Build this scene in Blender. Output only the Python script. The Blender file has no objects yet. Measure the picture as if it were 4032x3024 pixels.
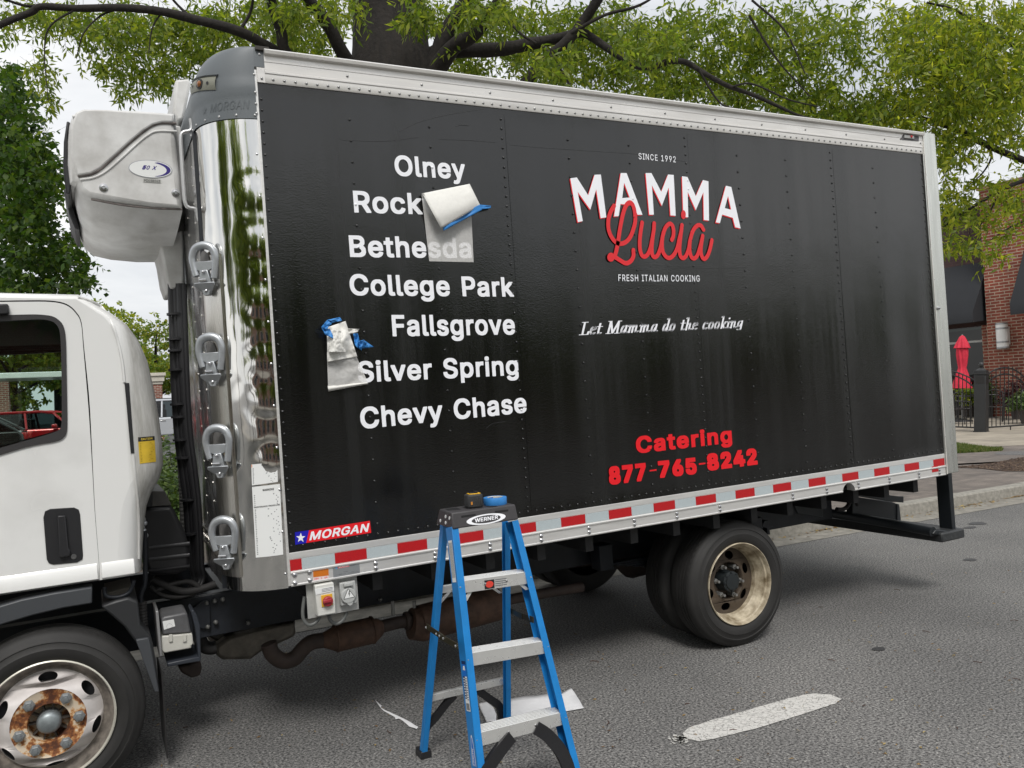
import bpy, bmesh, math, random
import numpy as np
from mathutils import Vector, Matrix, noise as mnoise
from mathutils.bvhtree import BVHTree
random.seed(7); RNG = np.random.default_rng(11)
SC = bpy.context.scene
COL = SC.collection
R = math.radians

# ---------------------------------------------------------------- camera
RW = np.array([[0.88817, -0.45658, -0.05237], [-0.03990, 0.03696, -0.99852], [0.45784, 0.88894, 0.01462]])
RW[0] /= np.linalg.norm(RW[0]); RW[1] -= RW[0] * (RW[0] @ RW[1]); RW[1] /= np.linalg.norm(RW[1]); RW[2] = np.cross(RW[0], RW[1])
CW = np.array([-0.774, -3.755, 1.617])
FPX = 3200.0
cam_d = bpy.data.cameras.new('camera'); cam = bpy.data.objects.new('camera', cam_d); COL.objects.link(cam)
cam_d.sensor_width = 36.0; cam_d.lens = FPX / 4032 * 36.0; cam_d.clip_start = 0.05; cam_d.clip_end = 3000
M = Matrix.Identity(4)
for i in range(3):
    M[i][0] = RW[0][i]; M[i][1] = -RW[1][i]; M[i][2] = -RW[2][i]; M[i][3] = CW[i]
cam.matrix_world = M
SC.camera = cam
SC.view_settings.view_transform = 'Standard'; SC.view_settings.look = 'None'
SC.view_settings.gamma = 1.0; SC.view_settings.exposure = 0.66
SC.cycles.max_bounces = 8; SC.cycles.transparent_max_bounces = 16
SC.cycles.sample_clamp_indirect = 6.0

# ---------------------------------------------------------------- sky and sun (bright overcast)
SUN_EL, SUN_AZ = R(52), R(200)      # azimuth: direction the light comes from, seen from above, from +Y clockwise
wd = bpy.data.worlds.new('World'); SC.world = wd; wd.use_nodes = True
nt = wd.node_tree; nt.nodes.clear()
def N(tree, typ, **kw):
    n = tree.nodes.new(typ)
    for k, v in kw.items():
        if k.startswith('_'): setattr(n, k[1:], v)
        else: n.inputs[k.replace('__', ' ')].default_value = v
    return n
sky = N(nt, 'ShaderNodeTexSky', _sky_type='NISHITA', _sun_disc=False, _sun_elevation=SUN_EL, _sun_rotation=SUN_AZ, _air_density=1.2, _dust_density=3.0)
skym = N(nt, 'ShaderNodeMix', _data_type='RGBA', _blend_type='MULTIPLY'); skym.inputs[0].default_value = 1.0
skym.inputs[7].default_value = (0.10, 0.10, 0.10, 1)
tc = N(nt, 'ShaderNodeTexCoord'); mp = N(nt, 'ShaderNodeMapping'); mp.inputs['Scale'].default_value = (1.0, 1.0, 3.2)
n1 = N(nt, 'ShaderNodeTexNoise', Scale=2.3, Detail=7.0, Roughness=0.55, Distortion=0.4)
rp = N(nt, 'ShaderNodeValToRGB'); rp.color_ramp.elements[0].position = 0.32; rp.color_ramp.elements[0].color = (0.42, 0.44, 0.47, 1)
rp.color_ramp.elements[1].position = 0.66; rp.color_ramp.elements[1].color = (0.76, 0.755, 0.745, 1)
mx = N(nt, 'ShaderNodeMix', _data_type='RGBA'); mx.inputs[0].default_value = 0.93
bg = N(nt, 'ShaderNodeBackground', Strength=1.0); out = N(nt, 'ShaderNodeOutputWorld')
L = nt.links.new
L(sky.outputs[0], skym.inputs[6]); L(tc.outputs['Generated'], mp.inputs[0]); L(mp.outputs[0], n1.inputs['Vector']); L(n1.outputs[0], rp.inputs[0])
L(skym.outputs[2], mx.inputs[6]); L(rp.outputs[0], mx.inputs[7]); L(mx.outputs[2], bg.inputs[0]); L(bg.outputs[0], out.inputs[0])
sun_d = bpy.data.lights.new('sun', 'SUN'); sun = bpy.data.objects.new('sun', sun_d); COL.objects.link(sun)
sun_d.energy = 1.5; sun_d.angle = R(18); sun_d.color = (1.0, 0.975, 0.94)
sd = Vector((math.sin(SUN_AZ) * math.cos(SUN_EL), math.cos(SUN_AZ) * math.cos(SUN_EL), math.sin(SUN_EL)))
sun.rotation_euler = sd.to_track_quat('Z', 'Y').to_euler(); sun.location = (0, -10, 30)

# ---------------------------------------------------------------- measuring helpers: photograph pixel -> point on a real plane
RAKE = 0.0188
nb = math.hypot(1, RAKE)
BM = np.array([[1, 0, -RAKE], [0, nb, 0], [RAKE, 0, 1]]) / nb      # rows: world axes in body axes
RB = RW @ BM
CB = BM.T @ CW
def rw(u, v): return RW.T @ np.array([(u - 2016) / FPX, (v - 1512) / FPX, 1.0])
def rb(u, v): return RB.T @ np.array([(u - 2016) / FPX, (v - 1512) / FPX, 1.0])
def T(u, v, y=0.0): d = rb(u, v); return CB + (y - CB[1]) / d[1] * d          # truck frame, plane y
def TX(u, v, x): d = rb(u, v); return CB + (x - CB[0]) / d[0] * d
def G(u, v, h=0.0): d = rw(u, v); return CW + (h - CW[2]) / d[2] * d          # world, plane z
def WY(u, v, y): d = rw(u, v); return CW + (y - CW[1]) / d[1] * d
def WX(u, v, x): d = rw(u, v); return CW + (x - CW[0]) / d[0] * d
def D(u, v, s): return CW + s * rw(u, v)
def PL(u, v, P, nrm):
    d = rw(u, v); P = np.array(P, float); nrm = np.array(nrm, float)
    return CW + ((P - CW) @ nrm) / (d @ nrm) * d
def VP(u, v, A, B):
    t = np.array(B[:2]) - np.array(A[:2]); return PL(u, v, A, (-t[1], t[0], 0))

# ---------------------------------------------------------------- materials
MATS = {}
def mat(name, col=(.5, .5, .5), rough=.5, metal=0.0, var=0.0, vscale=6.0, bump=0.0, bscale=60.0, spec=.5, coat=0.0, emit=None, rvar=0.0, stretch=None, dark=None):
    if name in MATS: return MATS[name]
    m = bpy.data.materials.new(name); m.use_nodes = True; t = m.node_tree
    b = t.nodes['Principled BSDF']; l = t.links.new
    b.inputs['Base Color'].default_value = (*col, 1); b.inputs['Roughness'].default_value = rough; b.inputs['Metallic'].default_value = metal
    b.inputs['Specular IOR Level'].default_value = spec; b.inputs['Coat Weight'].default_value = coat
    if emit: b.inputs['Emission Color'].default_value = (*emit[0], 1); b.inputs['Emission Strength'].default_value = emit[1]
    tcn = t.nodes.new('ShaderNodeTexCoord'); vec = tcn.outputs['Object']
    if stretch:
        mpn = t.nodes.new('ShaderNodeMapping'); mpn.inputs['Scale'].default_value = stretch; l(vec, mpn.inputs[0]); vec = mpn.outputs[0]
    if var:
        nz = N(t, 'ShaderNodeTexNoise', Scale=vscale, Detail=6.0, Roughness=.6); l(vec, nz.inputs['Vector'])
        r = t.nodes.new('ShaderNodeValToRGB'); r.color_ramp.elements[0].position = .3; r.color_ramp.elements[1].position = .7
        d = dark if dark else tuple(max(0, c * (1 - var)) for c in col)
        r.color_ramp.elements[0].color = (*d, 1); r.color_ramp.elements[1].color = (*[min(1, c * (1 + var * .5)) for c in col], 1)
        l(nz.outputs[0], r.inputs[0]); l(r.outputs[0], b.inputs['Base Color'])
    if rvar:
        nz2 = N(t, 'ShaderNodeTexNoise', Scale=vscale * 1.7, Detail=4.0); l(vec, nz2.inputs['Vector'])
        mr = N(t, 'ShaderNodeMapRange'); mr.inputs['From Min'].default_value = .3; mr.inputs['From Max'].default_value = .7
        mr.inputs['To Min'].default_value = max(.02, rough - rvar); mr.inputs['To Max'].default_value = min(1, rough + rvar)
        l(nz2.outputs[0], mr.inputs[0]); l(mr.outputs[0], b.inputs['Roughness'])
    if bump:
        nb_ = N(t, 'ShaderNodeTexNoise', Scale=bscale, Detail=3.0); l(tcn.outputs['Object'], nb_.inputs['Vector'])
        bp = N(t, 'ShaderNodeBump', Strength=bump, Distance=.01); l(nb_.outputs[0], bp.inputs['Height']); l(bp.outputs[0], b.inputs['Normal'])
    MATS[name] = m; return m

white_paint = mat('white_paint', (.78, .78, .75), .28, var=.06, vscale=3, coat=.4)
lens_white = mat('letter_white', (.90, .91, .95), .35)
red_vinyl = mat('red_vinyl', (.80, .012, .02), .35)
black_plastic = mat('black_plastic', (.016, .016, .018), .45, bump=.08, bscale=400)
dark_rubber = mat('dark_rubber', (.017, .016, .016), .75, var=.35, vscale=9)
dark_steel = mat('chassis_paint', (.013, .016, .022), .5, var=.4, vscale=12, bump=.1, bscale=80)
alu = mat('aluminium', (.80, .79, .77), .38, metal=.55, var=.08, vscale=5, rvar=.1, stretch=(.6, 8, 8))
alu_top = mat('aluminium_rail', (.74, .72, .69), .36, metal=.45, var=.10, vscale=3, rvar=.12, stretch=(.8, 9, 9))
alu_post = mat('aluminium_post', (.66, .67, .63), .30, metal=.9, var=.10, vscale=3, rvar=.1, stretch=(9, 9, .8))
brushed = mat('brushed_steel', (.62, .60, .56), .30, metal=1.0, var=.05, vscale=4, rvar=.06, stretch=(20, 20, .5))
zinc = mat('cast_zinc', (.46, .48, .50), .42, metal=.75, var=.15, vscale=30)
bolt_m = mat('bolt_steel', (.55, .55, .56), .25, metal=1.0)
grey_plastic = mat('grey_plastic', (.13, .145, .155), .5, var=.08, vscale=4, bump=.03, bscale=150)
olive_grey = mat('lamp_housing', (.20, .20, .16), .5)
amber = mat('amber_lens', (.25, .09, .02), .2, coat=.5)
red_lens = mat('red_lens', (.5, .02, .02), .2)
yellow_label = mat('yellow_label', (.62, .42, .03), .5, var=.2, vscale=12)
label_white = mat('label_white', (.80, .81, .80), .45)
print_grey = mat('print_grey', (.14, .145, .16), .6)
print_black = mat('print_black', (.015, .015, .017), .5)
orange_vinyl = mat('orange_vinyl', (.62, .17, .012), .4)
blue_vinyl = mat('blue_vinyl', (.01, .01, .42), .4)
blue_tape = mat('blue_tape', (.035, .23, .60), .55, var=.2, vscale=25)
tape_white = mat('reflective_white', (.46, .52, .54), .35, var=.12, vscale=300)
tape_red = mat('reflective_red', (.48, .012, .016), .30, var=.15, vscale=300)
rust_brown = mat('rusty_exhaust', (.085, .045, .028), .75, var=.6, vscale=14, bump=.15, bscale=60)
rust_dark = mat('dark_exhaust', (.045, .030, .024), .7, var=.5, vscale=9)
ladder_blue = mat('fibreglass_blue', (.012, .21, .56), .40, var=.12, vscale=14, bump=.04, bscale=200)
steel_white = mat('wheel_paint', (.66, .62, .60), .45, var=.16, vscale=9, bump=.05, bscale=60)
gearbox = mat('gearbox_alloy', (.22, .20, .17), .5, metal=.5, var=.4, vscale=16)

def glass_mat(name, tint=(.75, .80, .78), refl=.9):
    m = bpy.data.materials.new(name); m.use_nodes = True; t = m.node_tree; t.nodes.clear(); l = t.links.new
    tr = N(t, 'ShaderNodeBsdfTransparent'); tr.inputs[0].default_value = (*tint, 1)
    gl = N(t, 'ShaderNodeBsdfGlossy', Roughness=.01); gl.inputs[0].default_value = (refl, refl, refl, 1)
    fr = N(t, 'ShaderNodeFresnel', IOR=1.5); mxx = N(t, 'ShaderNodeMixShader'); o = N(t, 'ShaderNodeOutputMaterial')
    mr = N(t, 'ShaderNodeMath', _operation='MULTIPLY'); mr.inputs[1].default_value = 1.1; l(fr.outputs[0], mr.inputs[0])
    l(mr.outputs[0], mxx.inputs[0]); l(tr.outputs[0], mxx.inputs[1]); l(gl.outputs[0], mxx.inputs[2]); l(mxx.outputs[0], o.inputs[0])
    return m
cab_glass = glass_mat('cab_glass', (.72, .82, .77))
car_glass = glass_mat('car_glass', (.20, .24, .25))

# ---------------------------------------------------------------- mesh helpers
def prop(o, label=None, cat=None, group=None, kind=None):
    if label: o['label'] = label
    if cat: o['category'] = cat
    if group: o['group'] = group
    if kind: o['kind'] = kind
    return o
def empty(name, loc=(0, 0, 0), rot=(0, 0, 0), label=None, cat=None, group=None):
    o = bpy.data.objects.new(name, None); COL.objects.link(o); o.location = loc; o.rotation_euler = rot; o.empty_display_size = .2
    return prop(o, label, cat, group)

class MB:
    def __init__(s): s.v = []; s.f = []; s.m = []
    def add(s, vs, fs, mi=0):
        k = len(s.v); s.v += [tuple(map(float, p)) for p in vs]; s.f += [tuple(i + k for i in f) for f in fs]; s.m += [mi] * len(fs); return s
    def box(s, a, b, mi=0):
        x0, y0, z0 = a; x1, y1, z1 = b
        return s.add([(x0, y0, z0), (x1, y0, z0), (x1, y1, z0), (x0, y1, z0), (x0, y0, z1), (x1, y0, z1), (x1, y1, z1), (x0, y1, z1)],
                     [(0, 3, 2, 1), (4, 5, 6, 7), (0, 1, 5, 4), (1, 2, 6, 5), (2, 3, 7, 6), (3, 0, 4, 7)], mi)
    def prism(s, poly, off, mi=0, cap=True):
        n = len(poly); poly = [np.array(p, float) for p in poly]; off = np.array(off, float)
        nn = sum((np.cross(poly[i], poly[(i + 1) % n]) for i in range(n)), np.zeros(3))
        if nn @ off > 0: poly = poly[::-1]
        fs = [(i, (i + 1) % n + 0, (i + 1) % n + n, i + n)[::-1] for i in range(n)]
        if cap: fs += [tuple(range(n)), tuple(range(2 * n - 1, n - 1, -1))]
        return s.add(poly + [p + off for p in poly], fs, mi)
    def tube(s, path, rad, n=8, mi=0, cap=True):
        P = [np.array(p, float) for p in path]; m = len(P)
        rad = [rad] * m if np.isscalar(rad) else rad
        vs = []; fs = []; up = np.array([.13, .27, .95]); prev = None
        for i in range(m):
            t = P[min(i + 1, m - 1)] - P[max(i - 1, 0)]; t = t / (np.linalg.norm(t) + 1e-12)
            a = (prev - t * (prev @ t)) if prev is not None else np.cross(t, up)
            if np.linalg.norm(a) < 1e-6: a = np.cross(t, [1, 0, 0])
            a /= np.linalg.norm(a); prev = a; b = np.cross(t, a)
            for k in range(n):
                q = 2 * math.pi * k / n; vs.append(P[i] + rad[i] * (a * math.cos(q) + b * math.sin(q)))
        for i in range(m - 1):
            for k in range(n): fs.append((i * n + k, i * n + (k + 1) % n, (i + 1) * n + (k + 1) % n, (i + 1) * n + k))
        if cap: fs += [tuple(range(n))[::-1], tuple(range((m - 1) * n, m * n))]
        return s.add(vs, fs, mi)
    def lathe(s, prof, o, ax, n=32, mi=0, a0=0.0, a1=2 * math.pi, closed=True):
        # prof: (radius, distance along axis)
        ax = np.array(ax, float); ax /= np.linalg.norm(ax); o = np.array(o, float)
        e = np.cross(ax, [0.0, 0, 1]) if abs(ax[2]) < .9 else np.array([1.0, 0, 0]); e /= np.linalg.norm(e); g = np.cross(ax, e)
        full = abs(a1 - a0 - 2 * math.pi) < 1e-6; cnt = n if full else n + 1; vs = []; fs = []
        for (r, h) in prof:
            for k in range(cnt):
                q = a0 + (a1 - a0) * k / n; vs.append(o + ax * h + r * (e * math.cos(q) + g * math.sin(q)))
        for i in range(len(prof) - 1):
            for k in range(n):
                k2 = (k + 1) % cnt; fs.append((i * cnt + k, (i + 1) * cnt + k, (i + 1) * cnt + k2, i * cnt + k2))
        return s.add(vs, fs, mi)
    def grid(s, fn, nu, nv, mi=0):
        vs = [fn(i / nu, j / nv) for j in range(nv + 1) for i in range(nu + 1)]
        fs = [(j * (nu + 1) + i, j * (nu + 1) + i + 1, (j + 1) * (nu + 1) + i + 1, (j + 1) * (nu + 1) + i) for j in range(nv) for i in range(nu)]
        return s.add(vs, fs, mi)
    def dome(s, c, r, ax, h=None, n=8, mi=0):
        h = r * .6 if h is None else h
        return s.lathe([(r, 0), (r * .9, h * .5), (r * .55, h * .87), (.0001, h)], c, ax, n, mi)
    def quad(s, p, mi=0): return s.add(p, [tuple(range(len(p)))], mi)
    def build(s, name, mats, parent=None, smooth=35, bevel=0, seg=2, recalc=False):
        me = bpy.data.meshes.new(name); me.from_pydata(s.v, [], s.f)
        if not isinstance(mats, (list, tuple)): mats = [mats]
        for m in mats: me.materials.append(m)
        if len(mats) > 1: me.polygons.foreach_set('material_index', s.m)
        if recalc:
            bm = bmesh.new(); bm.from_mesh(me); bmesh.ops.recalc_face_normals(bm, faces=bm.faces); bm.to_mesh(me); bm.free()
        if smooth:
            me.polygons.foreach_set('use_smooth', [True] * len(me.polygons)); me.set_sharp_from_angle(angle=R(smooth))
        me.update(); o = bpy.data.objects.new(name, me); COL.objects.link(o)
        if parent: o.parent = parent
        if bevel:
            md = o.modifiers.new('bevel', 'BEVEL'); md.width = bevel; md.segments = seg; md.limit_method = 'ANGLE'; md.angle_limit = R(40); md.harden_normals = False
        return o

def crom(P, n=8):
    P = [np.array(p, float) for p in P]; P = [2 * P[0] - P[1]] + P + [2 * P[-1] - P[-2]]; out = []
    for i in range(1, len(P) - 2):
        for k in range(n):
            t = k / n; a, b, c, d = P[i - 1:i + 3]
            out.append(.5 * ((2 * b) + (c - a) * t + (2 * a - 5 * b + 4 * c - d) * t * t + (3 * b - a - 3 * c + d) * t ** 3))
    out.append(P[-2]); return out

def fill2d(outer, holes=()):
    """triangulated flat polygon with holes: 2D verts and faces"""
    cu = bpy.data.curves.new('tmp', 'CURVE'); cu.dimensions = '2D'; cu.fill_mode = 'BOTH'
    for ring in (outer, *holes):
        sp = cu.splines.new('POLY'); sp.points.add(len(ring) - 1); sp.use_cyclic_u = True
        for p, q in zip(sp.points, ring): p.co = (q[0], q[1], 0, 1)
    ob = bpy.data.objects.new('tmp', cu); COL.objects.link(ob)
    me = ob.to_mesh(); vs = [tuple(v.co[:2]) for v in me.vertices]; fs = [tuple(p.vertices) for p in me.polygons]
    ob.to_mesh_clear(); bpy.data.objects.remove(ob); bpy.data.curves.remove(cu)
    return vs, fs
# letter outlines: weight, letter, advance, contours as steps from point to point
STEPS = [
('r','-',453,[[111,183,-3,5,0,57,6,5,222,0,7,-5,0,-57,-4,-6]]),
('r','0',453,[[195,-10,-24,6,-45,24,-20,18,-31,45,-12,30,-16,66,-5,75,5,75,16,66,13,30,15,27,34,36,23,15,26,11,51,8,30,-2,27,-7,23,-10,40,-31,19,-23,25,-51,17,-66,4,-36,0,-81,-4,-36,-8,-39,-19,-54,-15,-27,-20,-24,-17,-15,-21,-14,-27,-11,-24,-6,-27,-2],[203,59,25,-3,30,5,15,7,26,24,19,33,6,21,6,24,7,54,0,60,-3,30,-4,27,-13,45,-20,33,-23,21,-28,11,-18,3,-18,-2,-30,-11,-26,-25,-17,-30,-9,-24,-5,-24,-7,-54,0,-60,3,-30,4,-27,13,-42,11,-21,19,-24,14,-12]]),
('r','1',453,[[73,-5,-3,5,0,54,3,6,129,1,4,2,0,372,-1,2,-3,-2,-117,-83,-5,5,0,72,116,86,81,0,5,-8,0,-444,112,-3,3,-6,-1,-57,-5,-3]]),
('r','2',453,[[61,-5,-3,5,2,51,217,234,29,45,8,33,-3,33,-9,21,-10,12,-33,20,-36,5,-36,-6,-30,-20,-7,-8,-11,-21,-9,-42,-66,-1,-4,4,1,24,12,45,9,18,25,30,17,15,36,19,21,6,45,5,45,-6,36,-13,21,-13,26,-25,22,-36,10,-36,1,-21,-3,-27,-7,-27,-14,-30,-37,-51,-160,-174,225,0,4,-6,-1,-60,-6,-3]]),
('r','3',453,[[182,-10,-31,6,-23,10,-18,8,-30,24,-15,16,-19,35,-6,21,-2,24,6,4,68,-1,10,-30,16,-24,29,-18,36,-9,30,1,28,5,26,12,22,21,7,12,5,21,1,30,-6,24,-21,30,-20,15,-18,8,-36,6,-66,1,-4,6,1,54,126,144,-210,0,-4,6,1,60,6,3,303,0,4,-6,-1,-51,-141,-162,51,-6,24,-9,36,-23,17,-16,22,-34,12,-41,0,-45,-6,-23,-16,-34,-14,-19,-15,-15,-36,-25,-24,-8,-42,-10]]),
('r','5',453,[[189,-10,-30,7,-21,8,-32,21,-16,15,-21,30,-8,18,-5,21,0,24,67,2,5,-5,5,-21,8,-15,9,-11,18,-14,39,-14,39,2,15,5,21,12,21,22,11,22,4,15,4,27,-1,18,-7,27,-20,32,-23,19,-22,9,-30,5,-27,-2,-33,-10,-30,-19,-66,9,-2,5,30,258,5,3,273,-1,3,-5,0,-57,-3,-5,-210,-1,-3,-3,-14,-123,2,-5,45,20,39,5,39,-5,42,-15,30,-21,30,-36,16,-30,9,-33,2,-18,0,-45,-12,-45,-21,-37,-18,-20,-33,-25,-42,-17,-48,-6]]),
('r','6',453,[[199,-10,-39,9,-37,21,-20,18,-24,33,-10,21,-10,45,-1,27,4,36,13,42,22,46,150,224,6,3,69,0,5,-3,0,-6,-130,-189,2,-3,36,6,45,-5,39,-15,33,-27,24,-31,14,-39,5,-45,-5,-48,-16,-39,-14,-21,-14,-16,-33,-25,-39,-16,-24,-5],[208,56,33,-1,24,7,12,7,17,14,9,12,11,21,5,15,2,42,-12,36,-8,14,-15,16,-21,13,-12,4,-42,2,-12,-2,-21,-9,-18,-14,-10,-12,-16,-33,-2,-45,5,-24,7,-15,13,-20,9,-9,22,-13]]),
('r','8',453,[[190,-10,-36,7,-21,9,-21,11,-31,27,-22,30,-8,21,-4,21,0,33,7,36,22,38,21,22,24,16,14,5,-35,24,-22,30,-8,21,-6,39,5,39,8,18,8,16,14,17,13,13,30,20,39,13,45,6,45,-5,39,-14,18,-11,24,-22,23,-33,8,-18,5,-39,-6,-39,-8,-21,-22,-30,-34,-24,37,-21,24,-24,20,-39,7,-30,1,-18,-6,-39,-8,-21,-23,-31,-30,-26,-22,-12,-44,-13,-48,-5],[211,56,45,2,27,8,21,13,19,25,8,36,-7,33,-16,24,-28,21,-24,8,-30,3,-42,-7,-15,-6,-18,-13,-15,-16,-8,-14,-7,-36,3,-21,10,-21,14,-16,21,-13],[214,296,36,2,24,9,22,19,14,27,2,33,-8,29,-16,19,-26,14,-36,6,-36,-6,-25,-14,-21,-27,-4,-21,0,-21,4,-21,7,-12,12,-14,15,-11]]),
('r','9',453,[[127,-5,-2,8,130,189,-2,2,-15,-4,-21,-1,-45,5,-39,15,-32,25,-24,33,-15,39,-4,45,5,48,7,21,21,37,30,30,21,13,18,10,42,10,24,2,48,-7,36,-14,21,-14,17,-16,26,-36,15,-39,5,-24,0,-45,-8,-39,-17,-42,-29,-51,-135,-198,-6,-3],[204,252,34,-2,27,7,12,6,18,15,7,10,17,36,2,42,-13,39,-22,28,-33,18,-42,2,-12,-2,-21,-10,-29,-27,-15,-36,-3,-24,1,-18,12,-39,25,-29,18,-11]]),
('r','A',480,[[13,-5,-2,8,185,509,6,3,78,-2,188,-510,0,-6,-5,-3,-72,2,-51,139,-198,1,-3,-1,-49,-138,-5,-3],[164,207,5,-2,141,0,5,2,-77,225,-41,-132]]),
('r','B',456,[[57,-5,-3,5,2,513,4,2,207,-1,45,-9,21,-9,18,-12,25,-25,11,-15,13,-36,4,-33,-1,-18,-5,-27,-5,-12,-24,-29,-36,-22,33,-17,23,-19,10,-12,16,-30,8,-33,0,-39,-9,-36,-9,-17,-12,-17,-27,-23,-39,-19,-24,-7,-57,-4],[132,63,138,1,42,11,24,20,12,25,1,27,-7,24,-21,29,-18,13,-24,9,-33,3,-114,0],[132,291,120,1,24,5,21,11,21,21,9,22,3,21,-2,15,-10,27,-21,19,-15,7,-18,4,-24,2,-108,0]]),
('r','C',510,[[232,-11,-30,7,-26,9,-29,15,-25,18,-22,21,-20,27,-16,27,-12,30,-10,36,-6,36,-2,39,2,39,15,69,13,33,33,51,25,24,26,20,27,14,30,10,30,6,30,2,39,-3,57,-16,30,-17,28,-22,23,-27,18,-30,15,-39,3,-23,-6,-3,-66,0,-4,5,-7,24,-23,36,-26,22,-23,11,-22,6,-33,4,-42,-6,-21,-7,-33,-21,-18,-18,-23,-36,-16,-48,-6,-60,2,-30,4,-30,16,-48,24,-36,14,-15,18,-14,39,-17,21,-4,33,-1,45,11,21,10,15,12,24,27,21,47,66,0,5,-2,2,-6,-16,-52,-11,-20,-31,-40,-30,-23,-33,-18,-51,-15,-39,-3]]),
('r','D',502,[[57,-5,-3,5,2,513,4,2,201,-2,66,-15,30,-15,45,-37,21,-25,29,-58,9,-33,7,-75,-7,-75,-11,-36,-27,-54,-22,-27,-20,-19,-25,-17,-32,-16,-30,-8,-36,-7,-39,-2],[132,63,111,1,51,12,22,11,32,26,15,19,10,18,9,24,10,51,0,57,-4,30,-14,45,-11,21,-27,31,-21,15,-39,15,-27,5,-30,2,-84,0,-4,-2]]),
('r','E',419,[[57,-5,-3,5,2,513,4,2,315,-1,3,-7,0,-54,-3,-6,-240,-1,-4,-2,1,-152,222,0,4,-1,3,-6,0,-57,-4,-5,-225,0,-1,-157,1,-3,243,0,6,-6,-1,-60,-5,-3]]),
('r','F',410,[[57,-5,-3,5,2,513,4,2,312,-1,3,-7,0,-54,-3,-6,-237,-1,-4,-2,0,-159,217,-1,4,-5,0,-60,-7,-4,-213,-1,-2,-217,-4,-3]]),
('r','G',520,[[232,-10,-30,6,-27,9,-30,15,-26,21,-40,45,-16,30,-22,63,-7,75,2,42,6,36,21,63,34,52,24,23,24,18,27,15,30,11,30,6,33,2,39,-3,57,-17,31,-17,29,-24,15,-15,27,-42,12,-33,5,-24,-5,-4,-69,0,-24,46,-21,26,-18,14,-39,17,-39,4,-21,-2,-42,-12,-30,-20,-19,-18,-22,-36,-16,-48,-6,-60,2,-30,4,-30,16,-48,24,-36,15,-15,19,-15,37,-15,42,-6,39,4,21,7,29,16,24,24,10,17,13,34,4,30,-2,2,-126,1,-3,6,0,57,6,5,198,-1,3,-7,-2,-84,-13,-56,-12,-25,-18,-26,-36,-34,-24,-16,-51,-19,-57,-7]]),
('r','H',517,[[57,-5,-3,5,2,513,70,2,5,-5,0,-213,4,-2,249,0,2,2,0,213,7,5,68,-2,1,-516,-6,-3,-63,0,-6,3,-1,228,-254,1,-2,-229,-4,-3]]),
('r','I',300,[[28,-5,-3,5,0,57,3,5,84,1,0,381,-84,3,-3,6,0,57,6,5,240,0,4,-8,0,-54,-3,-6,-83,-3,0,-378,1,-3,78,0,6,-3,0,-63,-6,-3]]),
('r','K',467,[[57,-5,-3,5,2,513,70,2,5,-5,1,-248,64,74,164,177,87,2,5,-2,0,-9,-202,-216,203,-283,1,-8,-7,-3,-78,1,-171,240,-67,-70,-1,-168,-4,-3]]),
('r','L',393,[[57,-5,-3,5,0,510,6,5,66,0,5,-8,1,-444,231,0,4,-6,0,-57,-7,-6]]),
('r','M',628,[[57,-5,-3,5,2,513,4,2,96,-2,127,-324,32,-96,31,96,125,323,6,3,95,-2,1,-516,-6,-3,-63,0,-6,6,0,391,-37,-103,-113,-288,-6,-6,-57,0,-4,3,-116,291,-36,101,-2,-8,1,-381,-5,-6]]),
('r','N',523,[[57,-5,-3,5,2,513,79,2,6,-3,216,-340,36,-62,0,400,6,5,68,-2,1,-516,-6,-3,-75,0,-5,3,-186,291,-67,115,2,-403,-5,-6]]),
('r','O',533,[[232,-11,-30,7,-26,9,-29,15,-26,19,-20,20,-21,27,-16,27,-12,30,-10,36,-6,36,-2,39,2,39,15,69,13,33,18,31,40,44,26,20,27,14,27,9,33,7,33,2,33,-2,30,-6,27,-10,30,-16,24,-18,40,-45,18,-30,12,-30,10,-36,7,-75,-2,-42,-6,-36,-9,-33,-12,-30,-34,-51,-24,-24,-27,-19,-54,-24,-30,-6,-33,-2],[237,62,31,-3,39,5,37,16,20,14,15,16,23,36,10,24,11,51,0,63,-4,30,-7,27,-21,42,-13,18,-32,27,-21,10,-36,10,-24,2,-42,-6,-36,-16,-15,-12,-18,-18,-23,-36,-16,-48,-4,-27,-2,-33,2,-33,4,-27,16,-48,12,-21,29,-32,33,-21]]),
('r','P',445,[[57,-5,-3,5,2,513,4,2,201,-2,51,-10,24,-11,19,-12,29,-30,12,-18,14,-39,5,-45,-2,-24,-4,-24,-14,-39,-23,-30,-18,-16,-18,-13,-24,-10,-48,-11,-132,-1,-2,-183,-4,-3],[131,249,121,0,30,7,31,20,9,9,10,21,6,30,-2,39,-8,24,-13,18,-21,17,-27,9,-36,3,-99,0]]),
('r','R',449,[[57,-5,-3,5,2,513,4,2,177,0,54,-5,45,-16,36,-26,24,-33,15,-39,4,-45,-5,-45,-15,-39,-23,-30,-19,-15,-29,-15,-1,-3,110,-201,0,-6,-7,-3,-72,0,-6,3,-105,195,-111,0,-2,-195,-4,-3],[132,261,102,0,33,3,29,9,18,12,18,27,7,39,-6,41,-18,28,-21,15,-27,8,-36,3,-99,0]]),
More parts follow.
